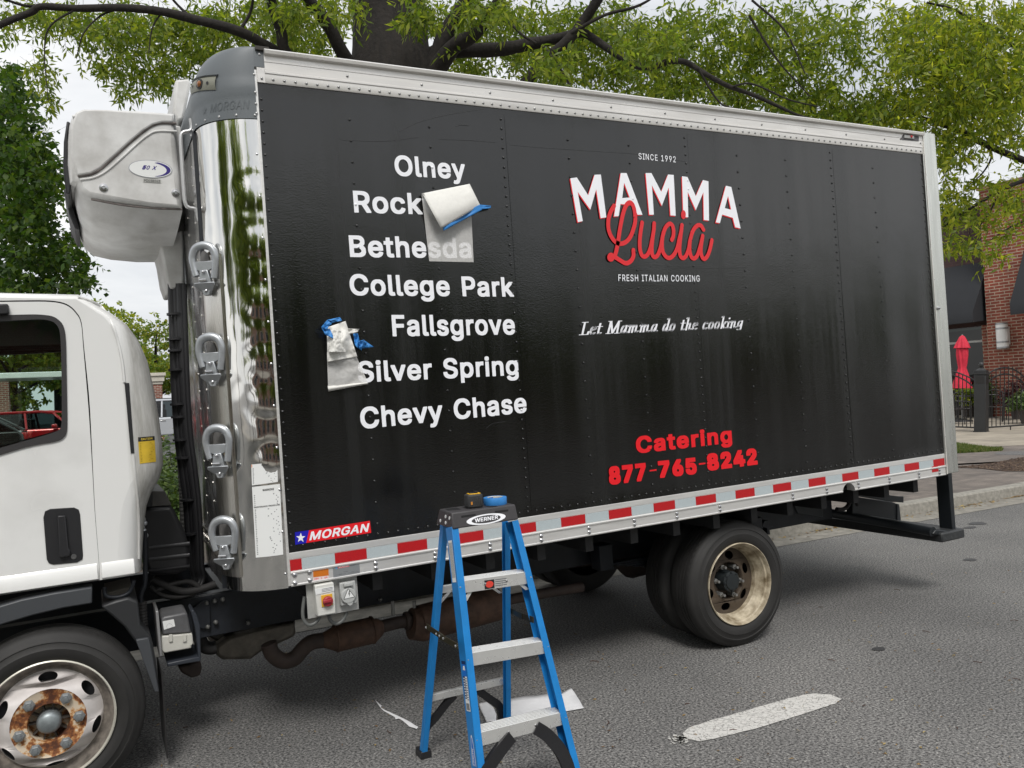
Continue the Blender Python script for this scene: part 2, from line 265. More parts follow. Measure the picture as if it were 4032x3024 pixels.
('r','S',447,[[185,-12,-36,7,-24,9,-21,10,-30,25,-15,18,-18,36,-6,21,-1,27,4,2,69,-1,14,-40,8,-12,17,-14,21,-11,27,-7,45,-2,45,10,33,21,14,18,8,21,1,15,-4,18,-13,21,-30,20,-141,43,-27,12,-42,29,-16,19,-13,21,-6,24,-1,45,12,39,10,18,15,18,32,25,39,18,24,6,48,5,48,-5,45,-14,33,-21,18,-17,22,-30,12,-36,1,-24,-5,-3,-66,0,-3,3,-4,18,-7,15,-10,14,-12,10,-15,9,-18,6,-21,4,-33,1,-42,-9,-30,-21,-16,-26,-3,-21,4,-21,18,-23,18,-13,45,-17,108,-31,48,-27,23,-21,21,-33,7,-33,0,-39,-11,-36,-12,-21,-25,-29,-21,-16,-39,-18,-27,-7,-54,-5]]),
('r','T',449,[[188,-3,-1,447,-2,2,-156,1,-3,6,0,57,6,5,387,0,4,-8,0,-54,-4,-7,-153,0,-3,-2,0,-444,-6,-6,-63,0]]),
('r','U',517,[[219,-11,-42,10,-24,10,-42,29,-18,19,-13,19,-19,45,-7,54,0,336,6,4,63,0,7,-4,0,-333,1,-18,8,-30,23,-36,27,-20,33,-12,36,-4,39,4,33,12,33,28,15,28,8,30,1,18,0,333,6,4,66,0,4,-7,0,-336,-1,-27,-14,-48,-10,-21,-15,-21,-18,-18,-39,-27,-24,-11,-54,-12]]),
('r','W',686,[[151,-4,-141,511,2,6,70,2,6,-5,88,-339,17,-77,109,419,77,2,6,-3,108,-417,104,415,7,5,70,-2,2,-6,-141,-510,-6,-3,-72,0,-7,3,-93,342,-14,61,-108,-403,-6,-3]]),
('r','X',474,[[15,-5,-2,8,179,258,-167,243,0,9,5,2,78,-2,100,-147,29,-49,24,39,109,157,5,2,75,-2,2,-3,-2,-6,-166,-240,177,-261,0,-6,-5,-3,-78,2,-91,130,-50,78,-50,-78,-91,-129,-6,-3]]),
('b','0',453,[[182,-27,-24,6,-24,10,-24,15,-18,16,-33,47,-11,27,-17,66,-4,39,0,108,4,39,16,66,12,27,15,27,36,38,24,16,24,10,24,5,30,3,57,-2,27,-6,24,-11,22,-14,20,-18,18,-23,26,-52,16,-66,4,-36,0,-111,-4,-36,-16,-66,-12,-30,-17,-27,-15,-19,-19,-17,-23,-14,-21,-9,-27,-7,-30,-3],[226,73,16,4,17,8,23,21,11,18,9,17,12,43,7,69,-7,72,-13,45,-19,33,-12,12,-13,10,-30,11,-18,-5,-15,-7,-22,-21,-12,-18,-15,-36,-6,-24,-7,-72,7,-69,6,-24,16,-38,12,-17,21,-20,15,-7]]),
('b','1',453,[[57,-21,-3,8,0,84,3,5,132,1,1,3,0,318,-85,-61,-36,-1,-3,2,-2,6,1,102,115,84,114,0,4,-6,0,-444,2,-3,105,0,6,-2,2,-7,-1,-87,-7,-3]]),
('b','2',453,[[45,-21,-3,5,1,81,209,225,27,35,11,22,7,21,-2,12,-7,18,-15,18,-27,16,-24,5,-12,-3,-18,-7,-12,-8,-12,-12,-13,-24,-4,-12,-2,-24,-4,-6,-97,0,-4,6,1,54,10,39,9,18,14,21,28,27,38,20,21,7,45,5,33,0,42,-5,39,-15,19,-12,26,-24,13,-18,10,-21,10,-33,1,-21,-1,-45,-5,-30,-10,-27,-9,-15,-34,-48,-36,-42,-97,-102,197,-2,3,-7,-1,-90,-8,-3]]),
('b','3',453,[[166,-26,-30,6,-39,17,-19,13,-28,27,-19,36,-7,21,-2,24,1,33,8,3,96,-1,4,-5,6,-24,10,-18,7,-8,27,-17,36,-8,27,5,12,4,12,6,18,14,14,22,6,21,-2,9,-5,15,-11,18,-17,17,-15,9,-15,6,-33,6,-66,1,-7,6,0,84,97,111,0,3,-180,1,-4,5,0,90,7,5,333,0,4,-2,2,-6,-1,-81,-114,-129,0,-3,25,-4,21,-8,36,-23,18,-16,23,-36,12,-42,1,-51,-1,-24,-12,-39,-12,-21,-14,-18,-28,-24,-23,-14,-42,-14,-24,-4,-57,-1]]),
('b','5',453,[[173,-26,-30,7,-21,9,-31,20,-17,15,-22,33,-8,18,-6,39,1,33,5,4,96,-1,3,-3,6,-24,16,-24,26,-19,30,-8,12,2,24,10,21,17,9,10,11,21,7,30,-8,30,-19,30,-22,18,-23,10,-15,3,-21,-4,-24,-8,-30,-18,-33,0,-60,7,-4,4,-1,33,29,258,3,4,6,1,300,0,3,-2,2,-6,0,-84,-2,-7,-6,-2,-207,0,-10,-81,52,7,48,-1,18,-4,30,-8,15,-8,27,-18,13,-13,18,-24,10,-18,7,-15,9,-33,3,-36,-1,-54,-11,-45,-24,-42,-30,-30,-21,-14,-39,-15,-27,-5,-54,-2]]),
('b','6',453,[[183,-26,-39,9,-36,21,-21,18,-24,33,-10,24,-10,45,0,72,8,39,17,45,28,48,136,201,5,2,102,0,5,-5,-1,-36,-105,-153,35,-2,45,-12,16,-7,17,-11,30,-31,10,-15,9,-21,10,-42,0,-75,-5,-27,-16,-39,-14,-21,-12,-15,-36,-27,-39,-16,-24,-4,-54,-1],[218,73,10,-1,21,5,28,20,17,24,11,36,-7,27,-19,31,-30,22,-21,5,-24,-5,-12,-6,-18,-15,-15,-20,-5,-12,-6,-24,6,-30,18,-30,23,-17]]),
('b','9',453,[[111,-21,-3,5,0,33,105,153,0,3,-54,4,-39,15,-33,24,-24,33,-11,23,-6,18,-3,24,0,75,10,45,22,39,15,16,18,16,36,20,24,7,42,6,33,0,45,-6,39,-16,21,-14,15,-14,14,-18,12,-18,8,-18,9,-27,4,-21,1,-24,-1,-51,-9,-39,-17,-42,-29,-51,-134,-198,-8,-3],[215,269,13,-2,21,5,12,7,18,14,18,30,8,27,-7,27,-11,21,-8,11,-19,16,-23,10,-9,2,-12,-2,-21,-9,-21,-17,-15,-20,-11,-36,7,-30,12,-21,25,-24]]),
('b','A',480,[[-3,-21,-3,5,0,33,186,510,6,4,108,-1,4,-6,187,-507,-1,-36,-7,-3,-96,0,-6,2,-51,140,-168,0,-51,-140,-6,-2],[192,221,96,0,-48,141,-3,-1,-9,-26,-37,-111]]),
('b','B',456,[[41,-21,-3,8,1,540,8,4,234,-1,45,-9,22,-9,29,-21,24,-29,14,-34,4,-18,1,-51,-6,-45,-14,-24,-20,-21,24,-21,10,-12,15,-27,7,-21,4,-36,-1,-51,-10,-36,-7,-15,-12,-18,-30,-25,-36,-18,-27,-7,-57,-4],[148,80,106,0,24,5,18,6,15,10,16,21,5,15,-5,18,-19,27,-18,13,-15,8,-15,3,-27,3,-84,0,-2,-3],[148,308,88,0,24,5,18,9,12,9,11,13,10,21,1,6,-3,12,-7,15,-9,11,-12,9,-18,7,-39,5,-75,0,-2,-2]]),
('b','C',510,[[216,-26,-27,5,-30,11,-27,14,-24,17,-24,22,-35,54,-14,33,-9,33,-6,36,-2,72,2,39,6,36,10,35,13,31,16,27,20,27,22,21,24,18,28,14,27,10,33,7,63,2,39,-3,36,-9,35,-15,31,-21,25,-24,21,-30,16,-36,10,-36,0,-33,-6,-5,-99,1,-4,4,-6,24,-12,21,-14,18,-24,19,-30,14,-30,6,-30,-5,-18,-6,-35,-22,-16,-16,-24,-37,-10,-25,-6,-24,-5,-45,5,-42,15,-48,13,-23,27,-31,36,-22,39,-11,27,3,21,6,21,11,15,11,23,26,12,21,7,24,3,3,99,1,6,-7,0,-33,-16,-51,-11,-20,-30,-40,-33,-25,-32,-17,-52,-15,-39,-3]]),
('b','E',419,[[41,-21,-3,8,1,540,8,4,343,-1,4,-6,0,-87,-5,-7,-240,0,-2,-2,0,-117,2,-3,222,0,5,-3,1,-6,0,-84,-2,-6,-4,-2,-223,-1,-1,-123,2,-4,243,0,3,-2,2,-6,-1,-90,-7,-3]]),
('b','F',410,[[41,-21,-3,8,1,540,8,4,340,-1,4,-6,0,-87,-5,-7,-237,0,-2,-2,0,-126,2,-2,215,-1,4,-6,-1,-90,-8,-4,-210,0,-2,-2,-1,-215,-6,-4]]),
('b','G',520,[[216,-26,-27,5,-30,10,-30,16,-24,18,-21,21,-20,26,-16,27,-22,63,-6,39,-2,72,2,39,5,36,22,63,17,30,20,27,21,20,26,19,28,15,27,10,30,6,63,2,42,-3,36,-9,36,-16,29,-20,28,-26,28,-43,9,-21,9,-36,-1,-33,-6,-4,-99,1,-3,3,-10,24,-17,28,-15,17,-18,14,-39,16,-21,3,-27,-5,-21,-7,-18,-11,-30,-25,-25,-39,-9,-24,-6,-24,-5,-45,5,-42,15,-48,26,-39,29,-26,18,-10,45,-12,27,3,18,5,20,10,27,21,19,27,13,33,-4,2,-120,1,-3,6,0,87,3,6,231,1,5,-7,0,-84,-2,-33,-5,-27,-9,-30,-12,-24,-16,-24,-18,-20,-18,-15,-24,-16,-28,-12,-26,-8,-27,-5,-60,-2]]),
('b','I',300,[[12,-21,-3,8,0,84,2,6,4,2,81,1,0,348,-3,2,-81,1,-3,6,1,90,8,4,269,-1,4,-6,-1,-90,-5,-4,-78,0,-2,-2,0,-345,2,-4,75,0,7,-2,2,-6,-1,-90,-8,-3]]),
('b','M',628,[[41,-21,-3,8,0,537,3,6,126,1,6,-4,141,-367,141,367,6,4,126,-1,3,-6,-1,-543,-5,-3,-96,0,-6,6,0,300,0,-6,-3,0,-115,-294,-2,-4,-6,-2,-84,0,-7,3,-119,299,-2,-8,0,-288,-7,-6]]),
('b','N',523,[[41,-21,-3,8,1,540,8,4,108,-1,213,-336,6,-8,3,-1,0,-3,1,345,5,4,99,-1,3,-6,-1,-543,-8,-3,-105,0,-5,3,-184,289,-33,55,-2,-5,0,-336,-7,-6]]),
('b','O',533,[[216,-26,-27,5,-30,11,-27,14,-24,17,-24,23,-19,26,-16,27,-14,33,-9,33,-6,36,-2,72,2,39,6,36,10,35,13,31,16,27,19,25,21,21,27,20,27,14,27,10,33,7,63,2,33,-2,30,-6,30,-11,27,-14,25,-18,23,-23,18,-23,18,-32,13,-30,9,-33,5,-39,2,-69,-2,-39,-5,-36,-10,-36,-13,-30,-16,-27,-20,-27,-20,-20,-26,-19,-28,-14,-27,-10,-33,-7,-63,-2],[261,76,12,0,39,11,35,22,16,16,23,35,10,24,7,27,4,42,-4,45,-7,27,-10,24,-23,35,-16,16,-34,21,-19,7,-27,5,-27,-5,-21,-7,-18,-10,-30,-27,-24,-37,-9,-23,-7,-26,-5,-45,5,-42,6,-24,9,-24,13,-23,27,-30,17,-13,19,-10]]),
('b','P',445,[[41,-21,-3,8,1,540,8,4,204,0,54,-6,24,-6,21,-11,21,-13,28,-28,13,-21,14,-39,5,-42,-2,-54,-3,-24,-16,-42,-22,-30,-17,-15,-21,-14,-22,-10,-23,-7,-27,-4,-129,-1,-2,-3,-1,-180,-6,-3],[147,266,2,-2,69,0,33,4,27,9,21,16,8,9,5,12,8,21,2,12,-2,12,-8,24,-13,19,-21,16,-27,9,-33,3,-69,0,-2,-2]]),
('b','R',449,[[41,-21,-3,8,1,540,8,4,204,0,57,-6,45,-16,34,-24,13,-15,11,-18,9,-18,6,-21,5,-45,-1,-54,-3,-21,-7,-21,-10,-21,-12,-18,-12,-14,-33,-22,0,-3,97,-177,-1,-36,-6,-3,-108,1,-108,197,-78,0,-2,-3,-1,-192,-6,-3],[148,278,91,0,27,5,24,11,10,8,12,15,8,24,2,12,-4,21,-11,21,-8,10,-18,13,-27,9,-36,3,-69,0,-2,-2]]),
('b','S',447,[[169,-28,-36,7,-24,9,-36,22,-18,16,-21,31,-10,23,-8,42,0,30,3,6,102,1,4,-4,6,-27,5,-9,17,-21,18,-12,13,-6,39,-8,33,5,24,10,12,8,9,7,13,17,7,18,0,6,-5,11,-9,10,-27,19,-27,10,-117,35,-27,11,-42,29,-16,19,-12,21,-7,24,-2,24,1,54,13,39,22,33,34,27,21,11,21,8,21,5,48,5,33,0,48,-5,42,-14,18,-10,21,-15,24,-25,12,-20,12,-36,2,-21,0,-30,-2,-4,-6,-2,-96,1,-4,5,-3,18,-17,27,-27,19,-18,5,-27,5,-39,-10,-21,-13,-20,-24,-4,-12,1,-6,5,-10,12,-13,21,-15,42,-16,72,-19,39,-13,45,-25,24,-21,17,-24,10,-27,3,-33,0,-33,-5,-39,-8,-21,-23,-34,-30,-26,-24,-13,-21,-9,-51,-10,-60,-1]]),
('b','T',449,[[175,-21,-4,8,0,441,-2,2,-156,1,-3,6,1,90,8,4,416,-1,4,-6,0,-87,-3,-6,-153,-1,-4,-2,0,-444,-2,-4,-6,-2]]),
('b','U',517,[[206,-27,-45,10,-24,10,-42,29,-18,19,-12,19,-13,24,-8,24,-6,51,1,369,8,3,93,0,5,-3,1,-333,4,-33,12,-30,20,-27,22,-15,17,-8,39,-7,36,7,18,8,13,9,19,18,8,12,13,33,4,33,1,333,8,3,96,-1,3,-8,-1,-387,-6,-30,-17,-42,-15,-22,-18,-19,-39,-27,-27,-12,-54,-12,-60,-1]]),
('b','W',686,[[135,-20,-140,511,-1,33,3,6,99,1,7,-4,85,-327,4,-13,3,-3,90,343,6,4,108,-1,3,-6,90,-346,90,349,6,4,96,0,6,-2,2,-5,-1,-33,-139,-507,-3,-5,-108,-1,-7,3,-87,324,-5,9,-91,-333,-8,-3,-102,0]]),
('b','X',474,[[-1,-21,-3,5,0,30,2,6,168,240,-158,230,0,37,6,4,108,-1,114,-168,3,0,117,168,108,0,4,-6,-1,-33,-157,-228,166,-243,2,-6,-1,-33,-7,-3,-102,0,-6,2,-123,180,-3,1,-33,-51,-93,-131]]),
('b','a',389,[[116,-28,-24,6,-30,13,-24,20,-20,30,-9,33,-1,18,1,48,9,30,10,18,10,11,12,10,21,11,39,13,126,19,15,8,-1,9,-11,18,-15,12,-21,8,-15,0,-27,-9,-17,-11,-16,-18,-9,-16,-36,-1,-63,20,0,38,7,16,9,15,22,24,28,20,30,12,48,9,54,0,27,-3,36,-10,12,-5,21,-14,21,-21,16,-30,4,-18,4,-39,0,-282,-6,-6,-90,0,-7,3,-2,10,-24,-12,-36,-9,-51,-1],[155,71,18,-3,12,3,15,4,21,13,15,14,10,17,8,33,-6,2,-87,-14,-18,-6,-15,-11,-7,-7,-4,-9,2,-9,9,-13,12,-8]]),
('b','c',396,[[159,-27,-41,12,-19,10,-21,15,-31,35,-22,45,-7,27,-6,54,2,60,10,54,23,45,16,21,15,15,18,13,24,14,48,12,69,1,39,-7,27,-10,21,-12,21,-17,15,-18,15,-24,9,-24,-1,-36,-5,-3,-57,-14,-33,-1,-6,3,-5,15,-14,21,-23,18,-30,10,-18,-3,-15,-6,-21,-16,-12,-15,-8,-12,-11,-30,-6,-39,2,-21,8,-30,7,-15,18,-24,23,-18,15,-6,15,-2,12,1,15,5,18,11,19,21,12,27,5,4,33,0,60,-16,4,-6,-1,-33,-9,-24,-20,-33,-28,-25,-24,-14,-27,-11,-39,-7,-45,0]]),
('b','d',424,[[150,-28,-39,12,-37,25,-16,18,-13,18,-11,21,-9,24,-8,27,-4,27,0,87,4,30,16,48,25,42,17,16,21,16,18,10,21,7,24,5,69,1,30,-6,15,-7,15,-10,2,145,7,3,93,-1,4,-8,-1,-540,-6,-4,-90,0,-5,4,-1,12,-3,0,-19,-12,-26,-9,-33,-3],[193,72,14,-2,24,8,14,9,18,18,9,15,11,27,6,42,-6,42,-10,27,-9,13,-9,11,-21,16,-30,9,-30,-10,-20,-15,-10,-12,-15,-27,-8,-30,-2,-21,6,-42,13,-33,15,-20,11,-10,13,-9]]),
('b','e',404,[[162,-27,-42,12,-21,10,-18,13,-21,21,-13,16,-12,21,-11,26,-11,52,0,84,4,30,16,48,13,24,31,36,21,15,19,10,21,8,27,6,72,1,30,-5,33,-13,27,-17,25,-23,19,-30,8,-21,11,-39,3,-48,-1,-60,-8,-3,-258,0,0,-9,12,-26,11,-13,22,-18,24,-9,21,-2,30,8,12,8,13,13,14,24,6,4,30,0,63,-15,3,-4,0,-33,-13,-30,-17,-24,-27,-23,-27,-14,-36,-10,-21,-3,-51,-1],[129,243,150,0,-3,9,-12,21,-18,18,-24,13,-18,3,-27,-7,-21,-15,-18,-21,-10,-18]]),
('b','g',425,[[153,-170,-36,8,-15,6,-18,10,-24,18,-17,18,-14,24,1,36,54,31,33,0,30,-32,24,-15,33,-8,27,4,20,8,13,9,11,12,8,12,4,15,2,18,-31,-15,-30,-6,-72,1,-21,4,-21,8,-36,21,-19,17,-24,36,-10,24,-8,27,-4,27,0,87,5,30,15,45,13,24,29,33,18,15,21,11,21,7,24,5,72,1,30,-7,30,-17,1,15,5,4,93,-1,4,-6,0,-417,-1,-27,-4,-21,-7,-18,-12,-21,-13,-15,-15,-13,-33,-19,-42,-12,-24,-3,-51,-1],[204,82,30,8,12,7,18,17,15,25,11,51,-3,24,-8,30,-15,28,-9,11,-21,15,-30,9,-30,-10,-12,-8,-17,-18,-9,-12,-11,-30,-6,-36,6,-39,12,-27,8,-12,11,-12,18,-12]]),
('b','h',410,[[34,-21,-3,8,0,537,6,7,93,0,6,-7,0,-138,33,14,21,5,54,1,36,-4,18,-5,30,-16,24,-25,11,-18,12,-36,3,-24,1,-294,-6,-6,-93,0,-5,3,-3,261,-10,30,-9,12,-24,17,-18,5,-24,-7,-18,-9,-7,-6,-16,-21,-7,-24,-3,-12,-1,-246,-8,-3]]),
('b','i',167,[[34,-21,-3,8,0,408,6,6,93,0,5,-3,1,-6,0,-408,-6,-6],[61,422,-21,7,-12,12,-6,11,-3,15,0,30,4,21,12,15,17,10,15,3,33,0,18,-4,18,-12,11,-21,1,-48,-3,-9,-12,-18,-15,-9,-18,-4]]),
('b','k',381,[[34,-21,-3,8,0,537,6,7,93,0,6,-7,0,-255,129,131,108,1,8,-3,1,-33,-2,-6,-141,-144,153,-195,2,-6,0,-30,-6,-6,-111,0,-126,158,-15,-14,-1,-141,-8,-3]]),
('b','l',189,[[97,-22,-28,10,-15,12,-18,30,-4,21,-1,471,1,6,5,3,93,0,6,-6,1,-432,4,-12,7,-5,36,0,6,-2,13,-56,0,-30,-4,-6,-27,-6,-48,0]]),
('b','n',410,[[34,-21,-3,8,1,411,5,3,90,0,6,-3,3,-13,33,15,21,5,69,0,39,-8,30,-16,24,-25,11,-18,7,-18,8,-39,0,-300,-8,-3,-90,0,-5,3,-3,261,-10,30,-9,12,-24,17,-18,5,-24,-7,-18,-9,-7,-6,-16,-21,-7,-24,-3,-12,-1,-246,-8,-3]]),
('b','o',415,[[159,-27,-41,12,-19,10,-21,15,-31,35,-22,45,-7,27,-6,54,2,60,10,54,23,45,16,21,15,15,18,13,24,14,48,12,78,0,27,-5,24,-8,18,-10,22,-16,31,-36,21,-42,8,-27,5,-30,0,-87,-5,-30,-7,-24,-22,-45,-17,-21,-33,-29,-45,-19,-24,-5,-57,-1],[194,72,13,-2,18,3,15,6,22,17,17,24,7,15,8,30,2,21,-7,42,-10,27,-9,15,-9,11,-21,16,-30,10,-18,-3,-15,-6,-24,-19,-17,-24,-7,-15,-8,-30,-2,-21,6,-39,11,-30,17,-23,11,-10,13,-9]]),
('b','p',424,[[34,-164,-3,8,0,552,6,5,90,0,7,-5,2,-13,18,12,27,8,15,3,48,0,24,-1,45,-13,20,-11,33,-30,25,-39,10,-27,10,-51,0,-87,-10,-54,-10,-27,-24,-39,-17,-18,-37,-25,-21,-7,-24,-6,-72,0,-30,7,-30,16,-1,-156,-8,-3],[209,72,14,-2,24,7,24,19,8,9,16,30,8,30,2,24,-6,39,-4,15,-14,27,-19,19,-12,8,-30,10,-30,-10,-12,-8,-18,-18,-14,-28,-11,-48,0,-12,7,-36,5,-15,13,-26,21,-20,12,-8]]),
('b','r',259,[[34,-21,-3,8,1,411,5,3,90,0,6,-3,3,-8,12,6,33,10,48,1,33,-2,3,-7,0,-90,-2,-6,-4,-2,-30,0,-21,3,-30,-9,-11,-7,-16,-15,-12,-27,-3,-12,-1,-252,-8,-3]]),
('b','s',365,[[131,-27,-21,4,-29,11,-28,18,-11,12,-18,27,-6,18,-4,15,0,30,2,6,61,15,33,0,5,-3,10,-27,18,-18,24,-10,15,-3,30,8,12,6,12,10,6,13,-9,12,-15,9,-111,30,-37,18,-19,15,-11,15,-8,15,-6,21,-1,51,4,30,15,30,12,13,26,20,31,14,39,8,69,0,36,-7,27,-11,15,-10,12,-10,16,-20,9,-15,10,-27,0,-30,-2,-6,-60,-15,-33,0,-4,3,-10,21,-13,16,-21,11,-18,4,-15,-4,-19,-9,-10,-9,-7,-12,9,-12,18,-10,108,-30,21,-8,21,-12,15,-13,13,-17,8,-15,5,-18,1,-51,-1,-15,-5,-18,-5,-15,-20,-27,-14,-12,-30,-18,-39,-12,-21,-2,-51,-1]]),
('b','t',227,[[122,-23,-33,12,-17,12,-13,15,-8,18,-6,21,-2,24,-1,225,-52,1,-6,5,1,87,5,4,51,0,2,2,0,84,7,6,93,0,5,-6,1,-85,69,-1,6,-2,2,-5,0,-81,-2,-6,-6,-2,-70,-1,0,-189,2,-21,6,-12,5,-5,12,-3,15,2,30,0,5,-3,12,-54,0,-33,-2,-4,-9,-4,-27,-4,-45,0]]),
('b','v',389,[[145,-21,-4,5,-146,378,1,36,8,3,96,0,5,-3,88,-244,3,0,88,244,5,3,99,0,5,-6,0,-33,-146,-381,-6,-3]]),
('b','y',389,[[46,-164,-18,4,-3,5,0,33,15,54,6,4,45,-2,12,5,16,20,16,39,-139,363,0,36,8,4,96,0,5,-4,88,-243,3,0,88,243,5,4,100,-1,4,-6,-1,-33,-166,-435,-21,-42,-9,-12,-18,-17,-21,-12,-12,-5,-27,-5,-57,0]]),
('h','-',453,[[83,159,-6,10,0,93,3,8,6,4,276,1,8,-4,4,-6,0,-96,-3,-7,-6,-4,-273,-1]]),
('h','2',453,[[19,-46,-7,7,-2,9,0,108,3,9,199,213,35,44,13,25,-4,11,-9,11,-18,12,-6,1,-15,-8,-12,-12,-12,-27,-5,-33,-10,-9,-138,-1,-9,2,-6,5,-4,9,1,84,11,45,10,21,15,21,30,29,39,21,24,8,45,5,75,0,45,-5,24,-7,21,-10,18,-12,28,-26,25,-39,11,-42,0,-99,-10,-42,-8,-18,-19,-30,-26,-36,-85,-93,141,0,11,-6,5,-12,0,-117,-2,-9,-8,-7,-9,-2,-396,0]]),
('h','4',453,[[238,-46,-6,5,-4,8,0,87,-2,3,-222,0,-12,5,-5,7,-1,6,0,117,213,360,12,5,138,0,10,-5,6,-9,-1,-69,-61,-105,1,-3,78,0,7,-3,6,-6,2,-9,0,-135,3,-2,51,0,9,-4,5,-6,2,-9,0,-120,-5,-9,-8,-5,-57,-1,0,-90,-3,-7,-6,-6,-9,-2,-132,0],[211,213,3,-2,12,0,2,2,0,21,-2,4]]),
('h','5',453,[[153,-52,-36,8,-39,19,-32,27,-14,18,-12,21,-12,36,-2,21,0,63,3,9,6,6,9,2,138,0,11,-8,8,-27,11,-18,18,-15,12,-5,18,11,15,15,11,21,3,12,-7,18,-13,18,-18,16,-15,7,-18,-6,-26,-17,-7,-2,-75,0,-63,7,-7,4,-5,6,-2,6,0,63,30,261,7,9,10,3,348,-1,9,-7,3,-10,0,-117,-1,-6,-5,-7,-12,-5,-198,0,-3,-21,84,-2,51,-13,18,-9,26,-18,25,-27,18,-28,9,-19,10,-34,2,-18,0,-108,-12,-48,-24,-42,-16,-18,-35,-28,-24,-11,-27,-9,-48,-6,-75,0]]),
('h','6',453,[[163,-53,-45,11,-39,23,-20,18,-28,39,-9,21,-11,48,0,102,9,45,17,45,29,51,139,203,12,4,147,-1,7,-5,5,-9,-1,-69,-76,-111,41,-12,24,-11,30,-25,15,-16,13,-20,14,-39,6,-27,1,-87,-1,-24,-5,-24,-17,-42,-26,-36,-38,-30,-19,-9,-24,-9,-27,-5,-96,-1],[222,107,4,-2,3,1,21,16,12,18,7,18,-7,17,-11,16,-25,19,-25,-19,-11,-15,-7,-18,7,-18,12,-18]]),
('h','7',453,[[53,-46,-6,5,-4,8,1,69,185,366,-5,2,-198,0,-9,2,-6,6,-3,8,0,120,3,9,6,6,9,2,399,0,12,-3,5,-5,3,-9,-1,-126,-227,-453,-6,-6,-8,-3,-141,0]]),
('h','8',453,[[154,-52,-39,8,-21,8,-21,11,-18,13,-18,17,-15,18,-11,18,-8,21,-4,21,-1,21,0,63,3,33,12,33,8,15,19,24,-10,15,-8,21,-6,39,0,63,6,42,16,36,14,18,30,26,39,21,24,6,45,5,75,0,42,-5,21,-5,39,-20,20,-16,25,-28,18,-38,6,-42,0,-63,-6,-39,-8,-21,-9,-15,10,-12,16,-27,8,-18,7,-30,1,-81,-6,-42,-10,-24,-24,-33,-18,-18,-39,-23,-21,-8,-48,-10,-99,-1],[217,104,12,-2,21,9,16,14,10,15,-20,25,-15,11,-15,6,-15,-6,-15,-11,-20,-25,5,-10,10,-11],[221,347,8,-1,15,10,10,12,4,9,-14,18,-18,10,-12,-6,-9,-7,-11,-18,8,-13]]),
('h','C',510,[[207,-35,-30,6,-30,10,-27,14,-25,18,-25,24,-36,54,-13,33,-9,33,-7,39,-2,78,2,39,7,39,9,33,14,33,16,28,21,27,21,20,27,21,27,14,30,10,33,7,81,2,39,-3,21,-5,36,-11,33,-19,28,-22,23,-27,20,-33,15,-39,4,-21,-1,-42,-5,-6,-6,-2,-117,0,-9,8,-7,24,-11,21,-15,18,-21,17,-21,10,-27,7,-18,-2,-18,-6,-33,-21,-17,-17,-22,-33,-9,-24,-7,-27,-5,-39,5,-39,6,-24,20,-42,26,-30,33,-21,33,-11,15,2,21,7,18,9,21,17,15,18,10,18,8,27,9,7,117,0,6,-2,5,-5,1,-6,0,-36,-4,-21,-14,-39,-29,-45,-16,-17,-45,-31,-33,-14,-39,-10,-39,-3]]),
('h','a',389,[[107,-37,-27,6,-33,16,-26,23,-17,27,-6,18,-4,18,-1,18,1,51,4,21,9,24,10,13,18,17,24,14,41,13,-26,1,-66,21,-4,8,0,39,8,21,22,30,25,21,15,11,15,6,33,10,33,5,75,0,24,-2,27,-7,24,-9,24,-17,21,-22,15,-29,8,-36,0,-315,-4,-6,-7,-3,-108,0,-9,2,-27,-7,-33,-4,-51,0],[165,80,8,-1,15,5,21,12,15,15,9,17,3,13,-66,-10,-15,-6,-17,-12,-5,-9,6,-9,13,-10],[136,251,4,-2,78,10,12,3,5,4,-14,19,-12,8,-15,4,-24,-9,-12,-8,-16,-17]]),
('h','e',404,[[153,-37,-45,13,-21,10,-19,14,-20,20,-13,16,-15,27,-11,24,-11,54,0,93,5,30,6,24,11,27,12,21,16,20,18,19,39,25,24,8,27,6,90,1,33,-6,42,-17,18,-13,27,-25,19,-30,9,-21,11,-42,3,-51,0,-60,-2,-6,-10,-6,-252,0,0,-3,9,-18,18,-19,12,-8,30,-10,21,6,12,8,12,13,12,22,9,9,54,0,3,-3,57,-14,6,-4,3,-6,-1,-42,-12,-30,-21,-27,-26,-22,-30,-16,-36,-10,-21,-2,-69,-1],[150,252,108,0,-9,15,-17,18,-13,7,-15,4,-15,-5,-12,-7,-19,-17,-8,-12]]),
('h','g',425,[[144,-179,-39,9,-30,13,-12,8,-33,32,-16,28,0,39,4,8,54,31,21,3,-30,19,-18,17,-26,39,-17,48,-4,30,-1,27,1,66,5,30,16,48,13,24,31,35,20,16,19,10,24,8,24,5,87,1,18,-2,24,-8,9,5,114,-1,6,-6,1,-6,0,-423,-1,-24,-4,-24,-8,-21,-12,-21,-27,-28,-39,-23,-39,-10,-24,-4,-72,-1],[198,94,9,-1,15,5,12,7,17,16,13,24,11,48,-11,48,-13,24,-20,19,-9,6,-18,6,-15,-5,-12,-7,-10,-10,-16,-21,-12,-30,-5,-30,5,-33,14,-30,22,-24],[195,-62,12,-2,30,9,12,8,12,12,7,12,-1,3,-30,-6,-93,1,21,-23]]),
('h','i',167,[[22,-29,-5,7,-1,6,1,417,4,6,7,3,114,-1,6,-4,3,-7,-1,-420,-4,-6,-7,-3,-111,0],[52,410,-2,3,-22,8,-13,13,-7,12,-4,18,0,39,4,18,4,9,16,15,21,9,60,1,18,-3,12,-7,15,-14,9,-19,0,-57,-8,-18,-16,-16,-22,-8,-2,-3]]),
